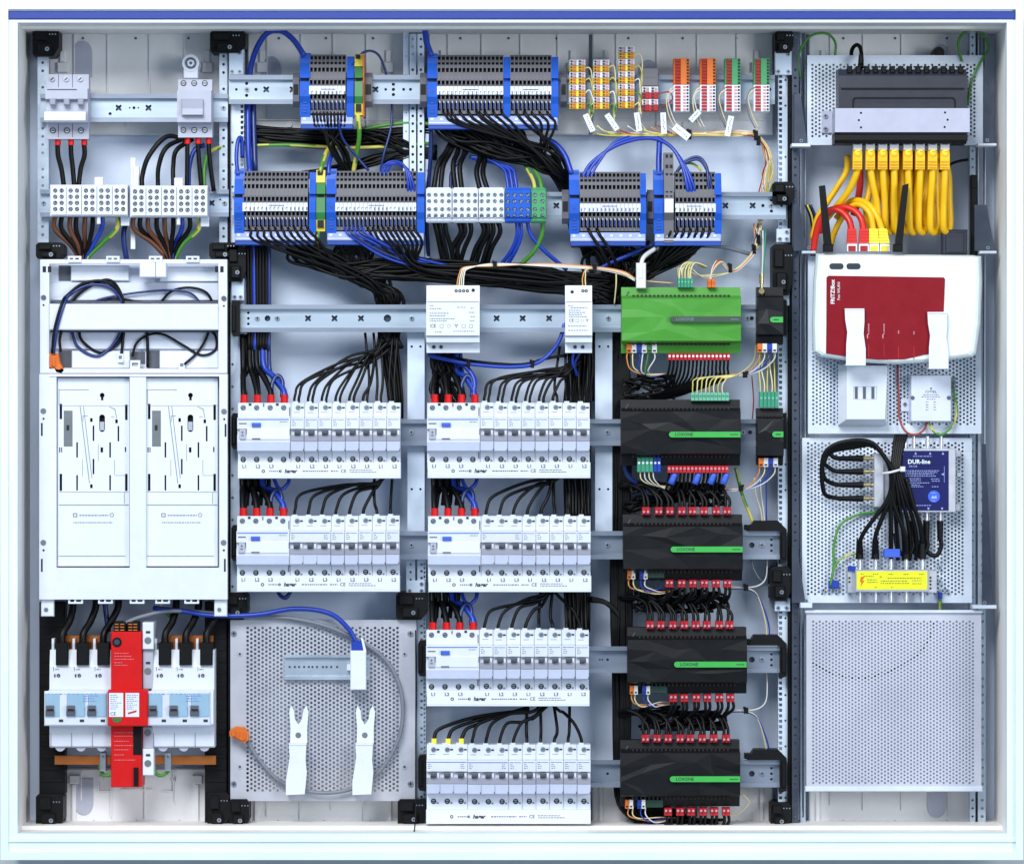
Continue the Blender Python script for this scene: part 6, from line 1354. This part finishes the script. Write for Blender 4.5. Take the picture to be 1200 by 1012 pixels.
for i in range(8): wire([(662+i*3.6, 556, 100+R.uniform(0, 8)), (664+i*3.6, 580, 98+R.uniform(0, 8)), (664+i*3.7, 604, 93)], 1.9, 'wblack', 'short black wire into the right breakers of the second row, second column', 'short black wires above the second row', 'black_wire')
for i in range(6): wire([(662+i*4.6, 690, 100+R.uniform(0, 8)), (663+i*4.6, 712, 98+R.uniform(0, 8)), (664+i*4.6, 739, 93)], 1.9, 'wblack', 'short black wire into the right breakers of the third row, second column', 'short black wires above the third row', 'black_wire')
wire([(502, 416, 104), (522, 421, 100), (556, 427, 96), (600, 430, 95), (630, 425, 97), (652, 405, 104), (661, 380, 114), (664, 350, 122)], 2.6, 'wblue', 'blue wire hanging slack between the two power supplies', None, 'blue_wire'); wire([(526, 418, 108), (560, 424, 100), (610, 427, 98), (640, 420, 101), (664, 416, 110)], 2, 'wblack', 'black wire hanging slack between the two power supplies', None, 'black_wire')
for x, y in ((549, 425), (624, 426)): b = MB(); b.box(x-2, y-4, x+2, y+5, 91, 101, 0, .5); b.box(x-3.4, y-5, x-1, y-2, 90, 95); tag(b.build('cable_tie', 'black'), 'black cable tie on the slack wires between the power supplies, near the '+('wide' if x < 600 else 'narrow')+' one', 'cable tie')
for a, m in ((0, 'wblue'), (8, 'wblued')): wire([(672+a*.9, 414, 90), (671+a*.4, 424, 92), (674, 432, 98), (676, 440, 106)], 1.8, m, 'blue wire leaving the underside of the narrow power supply', 'blue wires under the narrow power supply', 'blue_wire')
wire([(530, 420, 108), (548, 432, 102), (556, 446, 96), (555, 460, 92)], 3, 'wblue', 'thick blue wire curving to the top row of the middle column', None, 'blue_wire', n=8)
# thin orange/white wires over the bundle
for i in range(4): wire([(535+i*2.6, 337, 84), (538+i*2, 322, 88), (545+i*1.5, 313+i*.5, 90), (580, 312-i, 90), (640, 309+i, 90), (700, 313+i, 92), (730, 318+i*1.4, 90), (744, 326+i, 84)], .8, ['worange', 'wwhite', 'wcream', 'wwhite'][i], 'thin %s wire from the wide power supply across the black bundle' % ['orange', 'white', 'cream', 'white'][i], 'thin wires between the power supplies and the controller', 'thin_wire', n=5)
for i in range(2): wire([(683+i*3.4, 337, 84), (683+i*3, 324, 88), (690, 315, 90), (720, 318, 90), (750, 328, 86), (790, 332, 88)], .8, ['worange', 'wcream'][i], 'thin %s wire from the narrow power supply' % ['orange', 'cream'][i], 'thin wires between the power supplies and the controller', 'thin_wire', n=5)
wire([(722, 318, 92), (722, 334, 94), (720, 356, 100)], .9, 'wcream', 'thin cream wire hanging beside the green controller', None, 'thin_wire', n=5)
for x, y in ((580, 310), (697, 314)): b = MB(); b.box(x-2.2, y-4, x+2.2, y+5, 86, 95, 0, .5); b.box(x-3.4, y-5, x-1, y-2, 85, 90); tag(b.build('cable_tie', 'black'), 'black cable tie on the thin orange wires, '+('left' if x < 600 else 'right')+' of the narrow power supply' if x > 600 else 'black cable tie on the thin orange wires above the bare rail', 'cable tie')
# right terminal groups
for i in range(3): wire([(682+i*5, 208, 92), (694+i*4, 190, 94), (724, 170-i*3, 98), (760, 162-i*2, 100), (786, 172, 98), (800+i*2, 196, 88), (805+i*4, 218, 82), (807+i*4.6, 234, 88)], 2.3 if i < 2 else 1.8, 'wblue', 'blue wire arching between the two right terminal groups', 'blue arches of the right terminal groups', 'blue_wire')
for i in range(2): wire([(790, 206, 96), (802, 190+i*2, 96), (818, 184+i*3, 94), (828, 196+i*2, 88), (830+i*3, 216, 84), (832+i*3, 236, 88)], 1.9, 'wblued', 'dark blue wire bowing over the terminal group with a tall block', 'dark blue bows of the last terminal group', 'blue_wire')
wire([(772, 206, 92), (772, 188, 96), (773, 164, 104)], 3.4, 'wblue', 'thick blue wire going straight up from the terminal group with a tall block', None, 'blue_wire', n=8); wire([(800, 192, 104), (812, 192, 104), (822, 200, 104)], 1.6, ['wyellow', 'wgreen'], 'short yellow striped wire behind the dark blue bows', None, 'earth_wire')
for i in range(2): wire([(688+i*10, 264, 86), (692+i*10, 274, 78), (704+i*10, 292, 80), (716+i*8, 314, 96), (722+i*6, 336, 116)], 2.1, 'wblack', 'black wire slanting from the terminal group right of the green block', 'front slanting black wires', 'black_wire')
bundle([(682+i*3.4, 282, 108) for i in range(12)], [(694, 300, 118, 14), (704, 330, 124, 12)], [(700+i*2.6, 372, 130) for i in range(12)], 2, 'wblack', 'black wire behind the terminal group right of the green block', 'black wires behind the right terminal group', rnd=R)
for i in range(7): x = 786+i*7.6; wire([(x, 264, 86), (x-1, 274, 80), (x-12-i*.5, 292, 90), (762+i*.6, 314+R.uniform(-4, 4), 106), (732+R.uniform(-4, 8), 336+R.uniform(-6, 6), 118), (714+R.uniform(-6, 8), 372, 128)], 2, 'wblack', 'black wire from the %s terminal after the tall grey block' % ORD[i], 'black wires under the last terminal group', 'black_wire')
for i in range(34): wire([(706+R.uniform(-20, 90), 288+R.uniform(-6, 6), 124), (722+R.uniform(-16, 50), 312+R.uniform(-6, 6), 120+R.uniform(-6, 8)), (716+R.uniform(-14, 30), 338, 122), (710+R.uniform(-18, 24), 380, 130), (712+R.uniform(-18, 24), 460, 130)], 2.2, 'wblack', 'black wire behind the top edge of the green controller', 'black wires behind the controller', 'black_wire')
for i in range(36): wire([(776+R.uniform(0, 70), 282, 104+R.uniform(-8, 8)), (766+R.uniform(-6, 46), 296+R.uniform(-6, 6), 108+R.uniform(-10, 8)), (746+R.uniform(-12, 22), 316+R.uniform(-8, 10), 112+R.uniform(-8, 8)), (726+R.uniform(-10, 12), 338+R.uniform(-6, 12), 120), (712+R.uniform(-16, 18), 380, 128)], 2, 'wblack', 'x', 'black wires behind the controller', 'black_wire')
wire([(700, 316, 112), (720, 306, 108), (744, 296, 108), (768, 286, 112)], 2.8, 'wblue', 'blue wire slanting behind the terminal group right of the green block', None, 'blue_wire'); wire([(740, 300, 116), (760, 292, 116), (780, 284, 116)], 2.2, 'wgreen', 'green wire slanting below the last terminal group', None, 'green_wire')
wire([(751, 312, 78), (754, 302, 82), (764, 294, 96), (780, 286, 112)], 2.8, 'wwhite', 'white network cable above the green controller', None, 'white_cable', 'cable'); wire([(822, 288, 124), (850, 290, 126), (880, 298, 128)], 2.6, 'wgrey', 'grey cable behind the tied wires above the controller', None, 'grey_cable', 'cable')
# tied thin wires upper right
PAL = ['wcream', 'worange', 'wred', 'wwhite', 'wyellow', 'wwhite', 'wgrey', 'wcream', 'worange', 'wyellow']
for i in range(12):
    x = 690+i*9; wire([(x, 150+R.uniform(-6, 4), 96), (x+20, 157+R.uniform(-2, 2), 98), (800, 156+R.uniform(-2.5, 3.5), 98), (860, 156+R.uniform(-3, 4), 98), (888, 160+R.uniform(-3, 3), 100), (900+R.uniform(-4, 5), 184, 108), (899+R.uniform(-7, 9), 205, 118), (892+R.uniform(-6, 6), 240, 124), (888+R.uniform(-4, 4), 272, 122)], .85, ['wyellow', 'wcream', 'wyellow', 'worange', 'wred', 'wwhite', 'wcream', 'wyellow', 'worange', 'wred', 'wwhite', 'wcream'][i], 'thin %s wire in the tied loom under the plug stacks' % ['yellow', 'cream', 'yellow', 'orange', 'red', 'white', 'cream', 'yellow', 'orange', 'red', 'white', 'cream'][i], 'tied loom of thin wires under the plug stacks', 'thin_wire', n=5)
for x, y in ((808, 157), (886, 158), (889, 164)): b = MB(); b.box(x-2, y-5, x+2.4, y+6, 92, 104, 0, .6); b.box(x-3.6, y-6, x-.6, y-2.6, 90, 96); tag(b.build('cable_tie', 'black'), 'black cable tie on the loom of thin wires under the plug stacks', 'cable tie', 'ties of the thin wire loom')
for x0, ys in ((686, (80, 95, 110, 124)), (714, (80, 95, 110, 124)), (744, (66, 80, 95, 110, 124))):
    for k, y in enumerate(ys): wire([(x0-1, y, 84), (x0+5, y-2+R.uniform(-2, 2), 82), (x0+8+R.uniform(-2, 2), y+10, 84), (x0+7+R.uniform(-3, 3), 126, 90), (x0+6, 142, 96), (x0+14, 154, 98)], .8, ['wcream', 'wyellow', 'wwhite', 'wgreen'][k % 4], 'thin wire hanging beside a yellow plug stack', 'thin wires beside the yellow stacks', 'thin_wire', n=5)
for x0 in (789, 820, 849, 883): 
    for k in range(2): wire([(x0+3, 102+k*3, 82), (x0-4, 106+k*3, 82), (x0-8+k*2, 118, 86), (x0-5+k*4, 136, 92), (x0+2+k*4, 150, 97)], .8, ['wcream', 'wwhite'][k] if x0 < 840 else ['wgrey', 'wcream'][k], 'thin pale wire leaving the lower half of a plug block', 'thin wires of the plug blocks', 'thin_wire', n=5)
wire([(771, 110, 82), (784, 108, 82), (788, 116, 84), (782, 122, 88), (776, 126, 92)], .9, 'wred', 'thin red wire looping beside the dark red stack', None, 'thin_wire', n=5)
for i in range(8): wire([(888+R.uniform(-5, 5), 262, 122), (888+R.uniform(-5, 5), 284, 118), (882+i, 296, 110), (868, 312+i*.8, 104), (856, 316+i*.7, 100), (846-i*1.4, 306+R.uniform(-2, 2), 92), (836-i*.6, 316, 84), (831+i*.8, 330, 82)] if i < 4 else [(886+i, 262, 122), (886+R.uniform(-4, 6), 284, 116), (878, 300, 108), (858, 318, 102), (830, 318+i, 96), (812+i, 322, 88), (796+(i-4)*4, 314, 80), (796+(i-4)*4, 330, 80)], .8, PAL[i], 'thin coloured wire curving down to the small plugs on the green controller', 'thin wires to the green controller top', 'thin_wire', n=5)
for i in range(5): wire([(796+i*3.4, 330, 80), (797+i*3.2, 316, 79), (803+i*3, 308, 82), (815+i*3, 308+i, 88), (822+i*2, 314, 96)], .8, 'wyellow' if i % 2 else 'wcream', 'thin yellow wire arching out of the small green plug', 'thin yellow wires of the small green plug', 'thin_wire', n=5)
for x, y in ((856, 314), (884, 292), (889, 280)): b = MB(); b.box(x-2, y-5, x+2, y+5, 94 if x < 870 else 106, 112 if x < 870 else 126, 0, .6); b.box(x-3.4, y-6, x-.6, y-2.6, 93 if x < 870 else 104, 100); tag(b.build('cable_tie', 'black'), 'black cable tie on the thin wires right above the green controller', 'cable tie', 'ties right of the green controller')
for i in range(3): wire([(891+i*3, 270, 118), (892+i*2, 296, 108), (892+i, 322, 78)], .9, ['wgrey', 'wwhite', 'teal'][i], 'thin wire dropping to the brass antenna socket', 'thin wires to the antenna socket', 'thin_wire', n=5)
# green controller underside
for i, x in enumerate((736, 742, 748, 754, 760, 766)): wire([(x, 411, 76), (x+R.uniform(-2, 3), 420, 76), (740+i*4, 434+R.uniform(-3, 3), 80), (762, 440+R.uniform(-2, 2), 90), (780, 438, 100)], .8, ['worange', 'wcream', 'wblue', 'wwhite', 'wgreen', 'wwhite'][i], 'thin wire looping under the bus connectors of the green controller', 'thin wires under the green controller', 'thin_wire', n=5)
for i in range(16): x = 785+i*4.55; wire([(x, 420, 86), (x-.5, 430, 86), (x-4, 444, 94), (778+i*2.2, 458, 104), (740+i*3, 466, 114), (722+i*.8, 476+R.uniform(-4, 6), 122), (722+R.uniform(-4, 8), 520, 124)], 1.5, 'wblack', 'black wire from the %s pole of the red strip under the green controller' % ORD[i], 'black wires under the green controller', 'black_wire')
for i in range(8): x = 812+i*5; wire([(x, 464, 80), (x+R.uniform(-1, 1), 452, 79), (x+4, 443+R.uniform(-1.5, 1.5), 82), (850, 440+i*.5, 88), (866, 438, 92), (882, 424, 104), (886, 404, 116)], .8, ['wyellow', 'wcream'][i % 2], 'thin yellow wire arching out of the pale green strip', 'thin yellow wires of the pale green strip', 'thin_wire', n=5)
for i in range(5): x = 891+i*4.4; wire([(x, 466, 80), (x+R.uniform(-1, 1), 450, 82), (x-1+R.uniform(-2, 2), 432, 92), (x+R.uniform(-4, 2), 414, 108)], .8, ['wyellow', 'wcream'][i % 2], 'thin yellow wire going up from the green plug of the dimmer module', 'thin yellow wires of the dimmer plug', 'thin_wire', n=5)
for yb in (411, 545):
    for i, x in enumerate((890, 896, 902, 908)): wire([(x, yb, 78), (x-1, yb+10, 80), (x-10-i*1.5, yb+22, 88), (872, yb+27+i*.5, 92), (850, yb+27+i, 98), (838, yb+26, 106)], .8, ['worange', 'wwhite', 'wblue', 'wwhite'][i], 'thin wire from the bus connectors under the small %s module' % ('radio' if yb < 500 else 'dimmer'), 'thin wires under the small modules', 'thin_wire', n=5)
for x, y in ((873, 439), (868, 572)): b = MB(); b.box(x-2.4, y-3.4, x+3, y+3.4, 88, 98, 0, .6); b.box(x+1, y-4.4, x+4, y-1.4, 87, 92); tag(b.build('cable_tie', 'black'), 'black cable tie on thin wires beside the '+('pale green strip' if y < 500 else 'red strip of the first black module'), 'cable tie')
wire([(881, 440, 112), (883, 470, 118), (880, 500, 122), (874, 500, 124)], .8, 'wred', 'thin dark red wire left of the dimmer module', None, 'thin_wire', n=5)
wire([(862, 548, 112), (870, 580, 122), (880, 606, 124), (884, 618, 126)], 2.2, ['wyellow', 'wgreen'], 'green and yellow earth wire slanting right of the first black module', None, 'earth_wire')
for i in range(3): wire([(884+i*7, 560, 100), (886+i*6, 580, 112), (892+i*3, 600, 118), (894+i*2.4, 622, 122)], .8, ['wcream', 'wwhite', 'wblue'][i], 'thin wire dropping behind the rail end right of the second black module', 'thin wires right of the second module', 'thin_wire', n=5)
# wire tangles between the black modules
for i in range(4): wire([(750+i*5, 552, 78), (752+i*5, 562, 80), (764+i*4, 568+i, 88), (786, 570+i, 98)], .8, 'wwhite' if i % 2 else 'wcream', 'thin pale wire under the green four-pole plug', 'thin wires under the four-pole plug', 'thin_wire', n=5)
wire([(733, 534, 96), (732, 548, 98), (740, 562, 104), (752, 570, 112)], 3.2, 'wblued', 'thick dark blue wire left under the first black module', None, 'blue_wire'); wire([(750, 575, 106), (757, 578, 100), (764, 580, 104)], 5, 'wblued', 'dark blue wire bend above the second black module', None, 'blue_wire')
def hang(k, l):
    xs, y = PB[k]
    for q, x in enumerate(xs):
        for d in (-2.4, 2.4): wire([(x+d, y+7, 84), (x+d+R.uniform(-1, 1), y+18, 84), (x-4+R.uniform(-8, 2), y+28, 94), (x-18+R.uniform(-6, 6), y+34+R.uniform(-3, 3), 104), (max(730, x-40+R.uniform(-8, 8)), y+35+R.uniform(-3, 4), 118)], 2, 'wblack', 'black wire hanging from the %s red plug under the %s' % (ORD[q], l), 'black wires under the '+l, 'black_wire')
def rise(k, l, spread=1):
    xs, y = PT[k]
    for q, x in enumerate(xs):
        for d in (-2.4, 2.4): wire([(x+d, y+3, 84), (x+d+R.uniform(-1, 1), y-8, 86), (x-4+R.uniform(-6, 3), y-20, 94), (x-16+R.uniform(-8, 8), y-26+R.uniform(-3, 3), 104), (max(726, x-44+R.uniform(-10, 8)), y-25+R.uniform(-4, 4), 120)], 2, 'wblack', 'black wire rising from the %s red plug on the %s' % (ORD[q], l), 'black wires above the '+l, 'black_wire')
for k in PT: hang(k, mname[k]); rise(k, mname[k])
for i in range(15): x = 784+i*4.6; wire([(x, 552, 86), (x-1, 562, 86), (x-4+R.uniform(-3, 3), 574, 92), (x-14+R.uniform(-6, 6), 580+R.uniform(-3, 5), 102), (x-36, 582+R.uniform(-4, 6), 112), (738+R.uniform(-8, 8), 592+R.uniform(-4, 8), 120)], 1.7, 'wblack', 'black wire from the %s pole of the red strip under the first black module' % ORD[i], 'black wires under the first black module', 'black_wire')
# dense packing of black wires in the left channel and loops between modules: nobody could count it
b = MB()
def tang(x0, x1, y0, y1, n, Y):
    for i in range(n):
        p = []; x = R.uniform(x0, x1); y = R.uniform(y0, y1)
        for s_ in range(5): p.append((x, y, Y+R.uniform(-10, 10))); x = min(x1, max(x0, x+R.uniform(-22, 26))); y = min(y1, max(y0, y+R.uniform(-9, 9)))
        b.tube(spline(p, 4), R.uniform(1.6, 2.1)*S, 0, 5)
tang(740, 850, 566, 592, 26, 104); tang(745, 850, 692, 716, 22, 104); tang(752, 850, 828, 854, 24, 104); tang(748, 845, 960, 972, 14, 104); tang(730, 790, 440, 466, 14, 112)
tag(b.build('wire_tangle', 'wblack'), 'tangle of black wires packed between the black modules', 'wires', None, 'stuff')
for i in range(16): x = 718+i*1.4; wire([(x-6, 388, 130), (x-2, 440, 128), (x, 520, 124), (x+R.uniform(-2, 2), 600, 124), (x+R.uniform(-2, 2), 700, 124), (x+R.uniform(-1, 2), 800, 124), (x+2, 880+i*2, 124), (x+6+i*2, 940, 120), (752+i*5, 968+R.uniform(-4, 2), 108)], 2.1, 'wblack', 'long black wire running down left of the black modules', 'long upright black wires beside the modules', 'black_wire')
for i in range(3): wire([(692, 700+i*2, 116), (708, 704+i, 118), (720, 712+i*2, 122), (726, 724, 124)], 2.2, 'wblack', 'black wire reaching from the third breaker row to the upright wires', 'black wires reaching across', 'black_wire')
for yb, k in ((678, 'second'), (812, 'third'), (946, 'lowest')):
    for i, x in enumerate((737, 742, 751.5, 756.5)): dx = 3 if yb == 812 else 0; wire([(x+dx, yb-2, 78), (x+dx+R.uniform(-1, 1), yb+8, 79), (x+dx+8, yb+14+R.uniform(-2, 2), 84), (772+R.uniform(-4, 4), yb+13+R.uniform(-3, 5), 92), (792, yb+12, 102)], .8, ['worange', 'wcream', 'wblue', 'wwhite'][i], 'thin wire looping from the bus connectors under the %s black module' % k, 'thin wires under the black modules', 'thin_wire', n=5)
for yb in (688, 832):
    for i in range(3): wire([(850, yb-2+i, 100), (872, yb+i*.7, 100), (888, yb-2+i, 104), (897, yb-10, 112), (899, yb-26, 120), (898, yb-50, 124)] if i == 0 else [(850, yb+i, 100), (874, yb+i, 100), (888, yb+10, 106), (894+i*3, yb+40, 116), (896+i*3, yb+64, 122)], .9, ['wwhite', 'wcream', 'wblue'][i], 'thin wire leaving the tie right of the black modules', 'thin wires right of the black modules', 'thin_wire', n=5)
    b = MB(); b.box(872, yb-3, 877, yb+4, 94, 106, 0, .6); b.box(871, yb-4.4, 874, yb-1.4, 93, 98); tag(b.build('cable_tie', 'black'), 'black cable tie on pale wires right '+('below the second black module' if yb < 700 else 'below the third black module'), 'cable tie')
wire([(870, 930, 112), (878, 940, 116), (866, 952, 112), (850, 956, 104)], .9, 'wcream', 'thin cream wire right of the lowest black module', None, 'thin_wire', n=5); wire([(880, 655, 120), (884, 668, 118), (892, 680, 120), (905, 688, 126)], 1.1, 'wgrey', 'thin grey wire below the rail end right of the second module', None, 'thin_wire', n=5)
# --- right column
for i, x in enumerate(RX):
    d = (-10, 9, 3, 0, 2, -2, -3, -2)[i]; wire([(x, 197, 62), (x+d*.3, 214, 64), (x+d*.8, 236, 70), (x+d, 258, 74), (x+d+1, 269, 80), (x+d+5, 272, 88), (x+d+8, 262, 94), (x+d+7, 235, 96), (x+4, 205, 96), (x-2, 185, 98)] if i else [(x, 197, 62), (x-3, 208, 66), (x-12, 226, 76), (x-28, 246, 92), (x-38, 258, 100)], 4.1, 'cabley', 'yellow network cable coiled under the %s plug of the switch' % ORD[i] if i else 'yellow network cable slanting away under the switch', 'yellow network cables', 'network_cable', 'cable', 8)
for i in range(9): x = 1017+i*9.4; wire([(x, 178, 100), (x+2, 215, 90+R.uniform(-4, 6)), (x+R.uniform(-2, 2), 245, 88+R.uniform(-4, 6)), (x+3, 266, 92), (x+9, 271, 98), (x+11, 255, 104), (x+9, 220, 106), (x+6, 180, 106)], 4, 'cabley', 'yellow network cable in the back layer of coils', 'yellow network cable coils, back layer', 'network_cable', 'cable', 8)
wire([(993, 182, 90), (992, 200, 94), (982, 218, 96), (970, 236, 100), (958, 256, 104), (952, 280, 110)], 3.6, 'cabley', 'yellow network cable slanting beside the first plug', None, 'network_cable', 'cable', 8)
wire([(1007, 180, 92), (1008, 215, 96), (1004, 240, 100), (1000, 252, 104)], 4, 'cabler', 'red cable behind the first yellow plugs', None, 'network_cable', 'cable', 8)
wire([(998, 270, 64), (995, 258, 66), (986, 248, 72), (974, 246, 78), (962, 256, 88), (956, 275, 96), (953, 294, 104)], 4, 'cabler', 'red network cable bowing down behind the antenna stick', 'red network cables', 'network_cable', 'cable', 8); wire([(1012, 270, 64), (1009, 256, 66), (1000, 246, 72), (986, 243, 80), (970, 250, 92), (960, 272, 104)], 4, 'cabler', 'red network cable bowing behind the first red one', 'red network cables', 'network_cable', 'cable', 8)
wire([(1023.5, 270, 64), (1020, 252, 66), (1012, 242, 72), (1002, 240, 80), (990, 250, 92), (978, 272, 102), (972, 294, 108)], 3.8, 'cabley', 'yellow network cable bowing from the router beside the red plug', 'yellow router cables', 'network_cable', 'cable', 8); wire([(1034, 270, 64), (1028, 254, 66), (1018, 240, 74), (1006, 235, 84), (994, 238, 96), (980, 256, 106)], 3.8, 'cabley', 'yellow network cable bowing from the last router plug', 'yellow router cables', 'network_cable', 'cable', 8)
for i in range(4): wire([(944+i*2, 240, 122), (950+i*2, 256, 122), (952+i*1.6, 280, 122), (951+i, 300, 124)], 1.5, ['wblack', 'wyellow', 'wblack', 'wblued'][i], 'thin dark wire behind the red network cables', 'thin wires behind the red cables', 'thin_wire', n=5)
wire([(1135, 187, 96), (1120, 190, 100), (1104, 198, 102), (1096, 206, 104)], 1.8, 'wblack', 'thin black cable right of the last yellow plug', None, 'black_cable', 'cable'); wire([(1099, 204, 104), (1098, 230, 104), (1098, 262, 104)], 1.6, 'wblack', 'thin upright black cable behind the yellow coils', None, 'black_cable', 'cable')
wire([(998, 74, 112), (998, 60, 108), (1003, 53, 102), (1008, 56, 94), (1010, 70, 80), (1009, 80, 68)], 2.4, 'wblack', 'black power cable hooked over the top edge of the tray', None, 'black_cable', 'cable', 8)
b = MB(); b.vcyl(1009, 64, 80, 2.4, 76, 0, 10, 4); tag(b.build('power_plug', 'black'), 'black round power plug at the top of the network switch', 'plug')
b = MB(); b.cyl(1100, 62, 7, 108, 140, 0, 16); b.cyl(1100, 62, 3, 106, 109, 0, 10); tag(b.build('cable_gland', 'black'), 'black round cable gland above the perforated tray', 'cable gland')
for p, l in (([(938, 92, 118), (936, 66, 116), (944, 48, 110), (955, 40, 106), (970, 40, 106), (979, 50, 106), (979, 66, 106)], 'left above the perforated tray'), ([(1127, 72, 100), (1123, 52, 100), (1128, 40, 104), (1142, 36, 106), (1154, 44, 108), (1158, 58, 106), (1148, 74, 100), (1138, 96, 98), (1134, 124, 100)], 'right above the perforated tray')): wire(p, 1.6, 'wgreen', 'thin green earth wire looping '+l, None, 'earth_wire', n=5)
# surge box wires
wire([(1052, 428, 100), (1053, 460, 100), (1054, 490, 98), (1062, 506, 92), (1074, 509, 90), (1083, 503, 92), (1087, 494, 98)], 1.3, 'wred', 'dark red wire hanging in a bow left of the surge protector box', None, 'thin_wire'); wire([(1088, 494, 98), (1093, 504, 92), (1103, 509, 90), (1115, 500, 94), (1121, 484, 98), (1118, 460, 100), (1116, 448, 102)], 1.5, ['wgreen', 'wyellow'], 'green wire hanging in a bow right of the surge protector box', None, 'earth_wire')
for i in range(8): b = MB(); b.hcyl(1114.5, 1120.5, 444+i*2.2, 1, 98, 0, 6) if i < 1 else None
b = MB()
for i in range(6): b.hcyl(1114.5, 1120, 443+i*2.6, 1, 98-(i % 2), 0, 6)
tag(b.build('wire_coil', 'grille'), 'short grey coiled lead at the surge protector box edge', 'coil')
# coax cables
for i, y in enumerate((537, 552.5, 568, 584)):
    b = MB(); b.hcyl(984, 1012, y, 2.8, 98, 0, 10, 4); tag(b.build('coax_plug', 'black'), 'black coaxial plug in the side of the multiswitch, %s one' % ['top', 'second', 'third', 'lowest'][i], 'plug')
    wire([(992, y, 98), (978, y-1, 96), (968-i*.9, y-8, 93-i*2), (965-i*.4, 546-i*2, 90-i*4), (972+i, 530-i*2.4, 86-i*4), (1000, 524-i*2.6, 82-i*4), (1022, 522-i, 78-i), (1037, 536, 76-i), (1044+i*1.2, 556, 74-i), (1040+i*2, 585, 76), ((1010, 1026, 1044, 1061)[i], 628, 84), ((1008, 1026, 1044, 1062)[i], 654, 94)], 2.7, 'wblack', 'black coaxial cable from the %s side socket of the multiswitch to the splitter' % ['top', 'second', 'third', 'lowest'][i], 'black coaxial cables', 'coax_cable', 'cable', 8)
for i in range(5): wire([(1050+i*3, 510, 92), (1048+i*2.4, 524, 86), (1046+i*2.2, 552, 78), (1048+i*4, 580, 80), (1050+i*7, 612, 88), (1052+i*7.5, 640, 96), (1052+i*7, 656, 100)], 2.5, 'wblack', 'black coaxial cable coming from above, gathered by the white tie', 'gathered coaxial cables', 'coax_cable', 'cable', 8)
for i, x in enumerate((1007.5, 1026, 1062, 1081)): b = MB(); b.vcyl(x, 632, 655, 3.6, 94, 0, 10, 4.8); tag(b.build('coax_plug', 'black'), 'black coaxial plug standing on the yellow-labelled splitter', 'plug', 'coaxial plugs on the splitter')
wire([(1062, 560, 76), (1070, 590, 78), (1078, 615, 84), (1081, 636, 92)], 2.7, 'wblack', 'black coaxial cable crossing the navy label', None, 'coax_cable', 'cable', 8)
for i, x in enumerate((1069, 1086, 1102)):
    b = MB(); b.vcyl(x, 610, 632, 4, 98, 0, 10, 3.4); tag(b.build('coax_plug', 'black'), 'black coaxial plug hanging under the multiswitch', 'plug', 'coaxial plugs under the multiswitch')
    wire([(x, 630, 98), (x+1, 640, 98), (x-4, 650, 98), (x-12, 649, 100), (x-18, 640, 104), (x-20, 625, 110)], 2.7, 'wblack', 'black coaxial cable bowing under the multiswitch', 'bowing coaxial cables', 'coax_cable', 'cable', 8)
t = thing('cable_tie', 'white cable tie around the gathered coaxial cables', 'cable tie', 1046, 556, 74)
b = MB(); b.tube(spline([(1034, 554.5, 74), (1042, 553.5, 68), (1050, 551.5, 69), (1057, 549.5, 74), (1059, 549, 80)]), 1.5*S, 0, 6); b.build('band', 'tie', t); b = MB(); b.box(1055, 546.5, 1061, 552.5, 68, 76, 0, .8); b.build('head', 'tie', t)
wire([(1046, 598, 112), (1024, 600, 110), (1002, 604, 108), (984, 616, 106), (977, 640, 106), (977, 662, 106), (973, 686, 106)], 1.7, 'wgreen', 'green earth wire arching from the multiswitch to the blue lug', None, 'earth_wire'); wire([(1004, 648, 106), (990, 652, 106), (978, 664, 105), (973, 686, 104)], 1.5, ['wgreen', 'wyellow'], 'green and yellow earth wire from the splitter to the blue lug', None, 'earth_wire')
wire([(1102, 695, 110), (1102, 704, 110), (1101, 716, 118)], 1.9, ['wyellow', 'wgreen'], 'yellow earth wire hanging right of the splitter', None, 'earth_wire')
b = MB(); b.box(1099.5, 694, 1104.5, 701, 106, 113, 0, .6); b.vcyl(1102, 700, 703, 1.9, 110); tag(b.build('cable_lug', 'wblue'), 'blue cable lug right of the splitter', 'lug')
wire([(950, 776, 95.9), (980, 790, 95.9), (1010, 794, 95.9), (1040, 787, 95.9), (1072, 770, 95.9), (1090, 745, 95.9), (1094, 722, 95.9)], 1.2, 'wblack', 'black cable sagging behind the empty perforated plate', None, 'black_cable', 'cable')
wire([(487, 738, 88), (487.4, 800, 86), (487.2, 870, 86), (487, 950, 80), (486, 968, 60), (484, 984, -2)], .8, 'wblack', 'thin black wire hanging down over the cabinet frame', None, 'thin_wire', n=5)

tag(STUFF.build('wire_bundle', 'wblack'), 'packed black wires running in bundles behind the terminals, breakers and modules', 'wires', None, 'stuff')
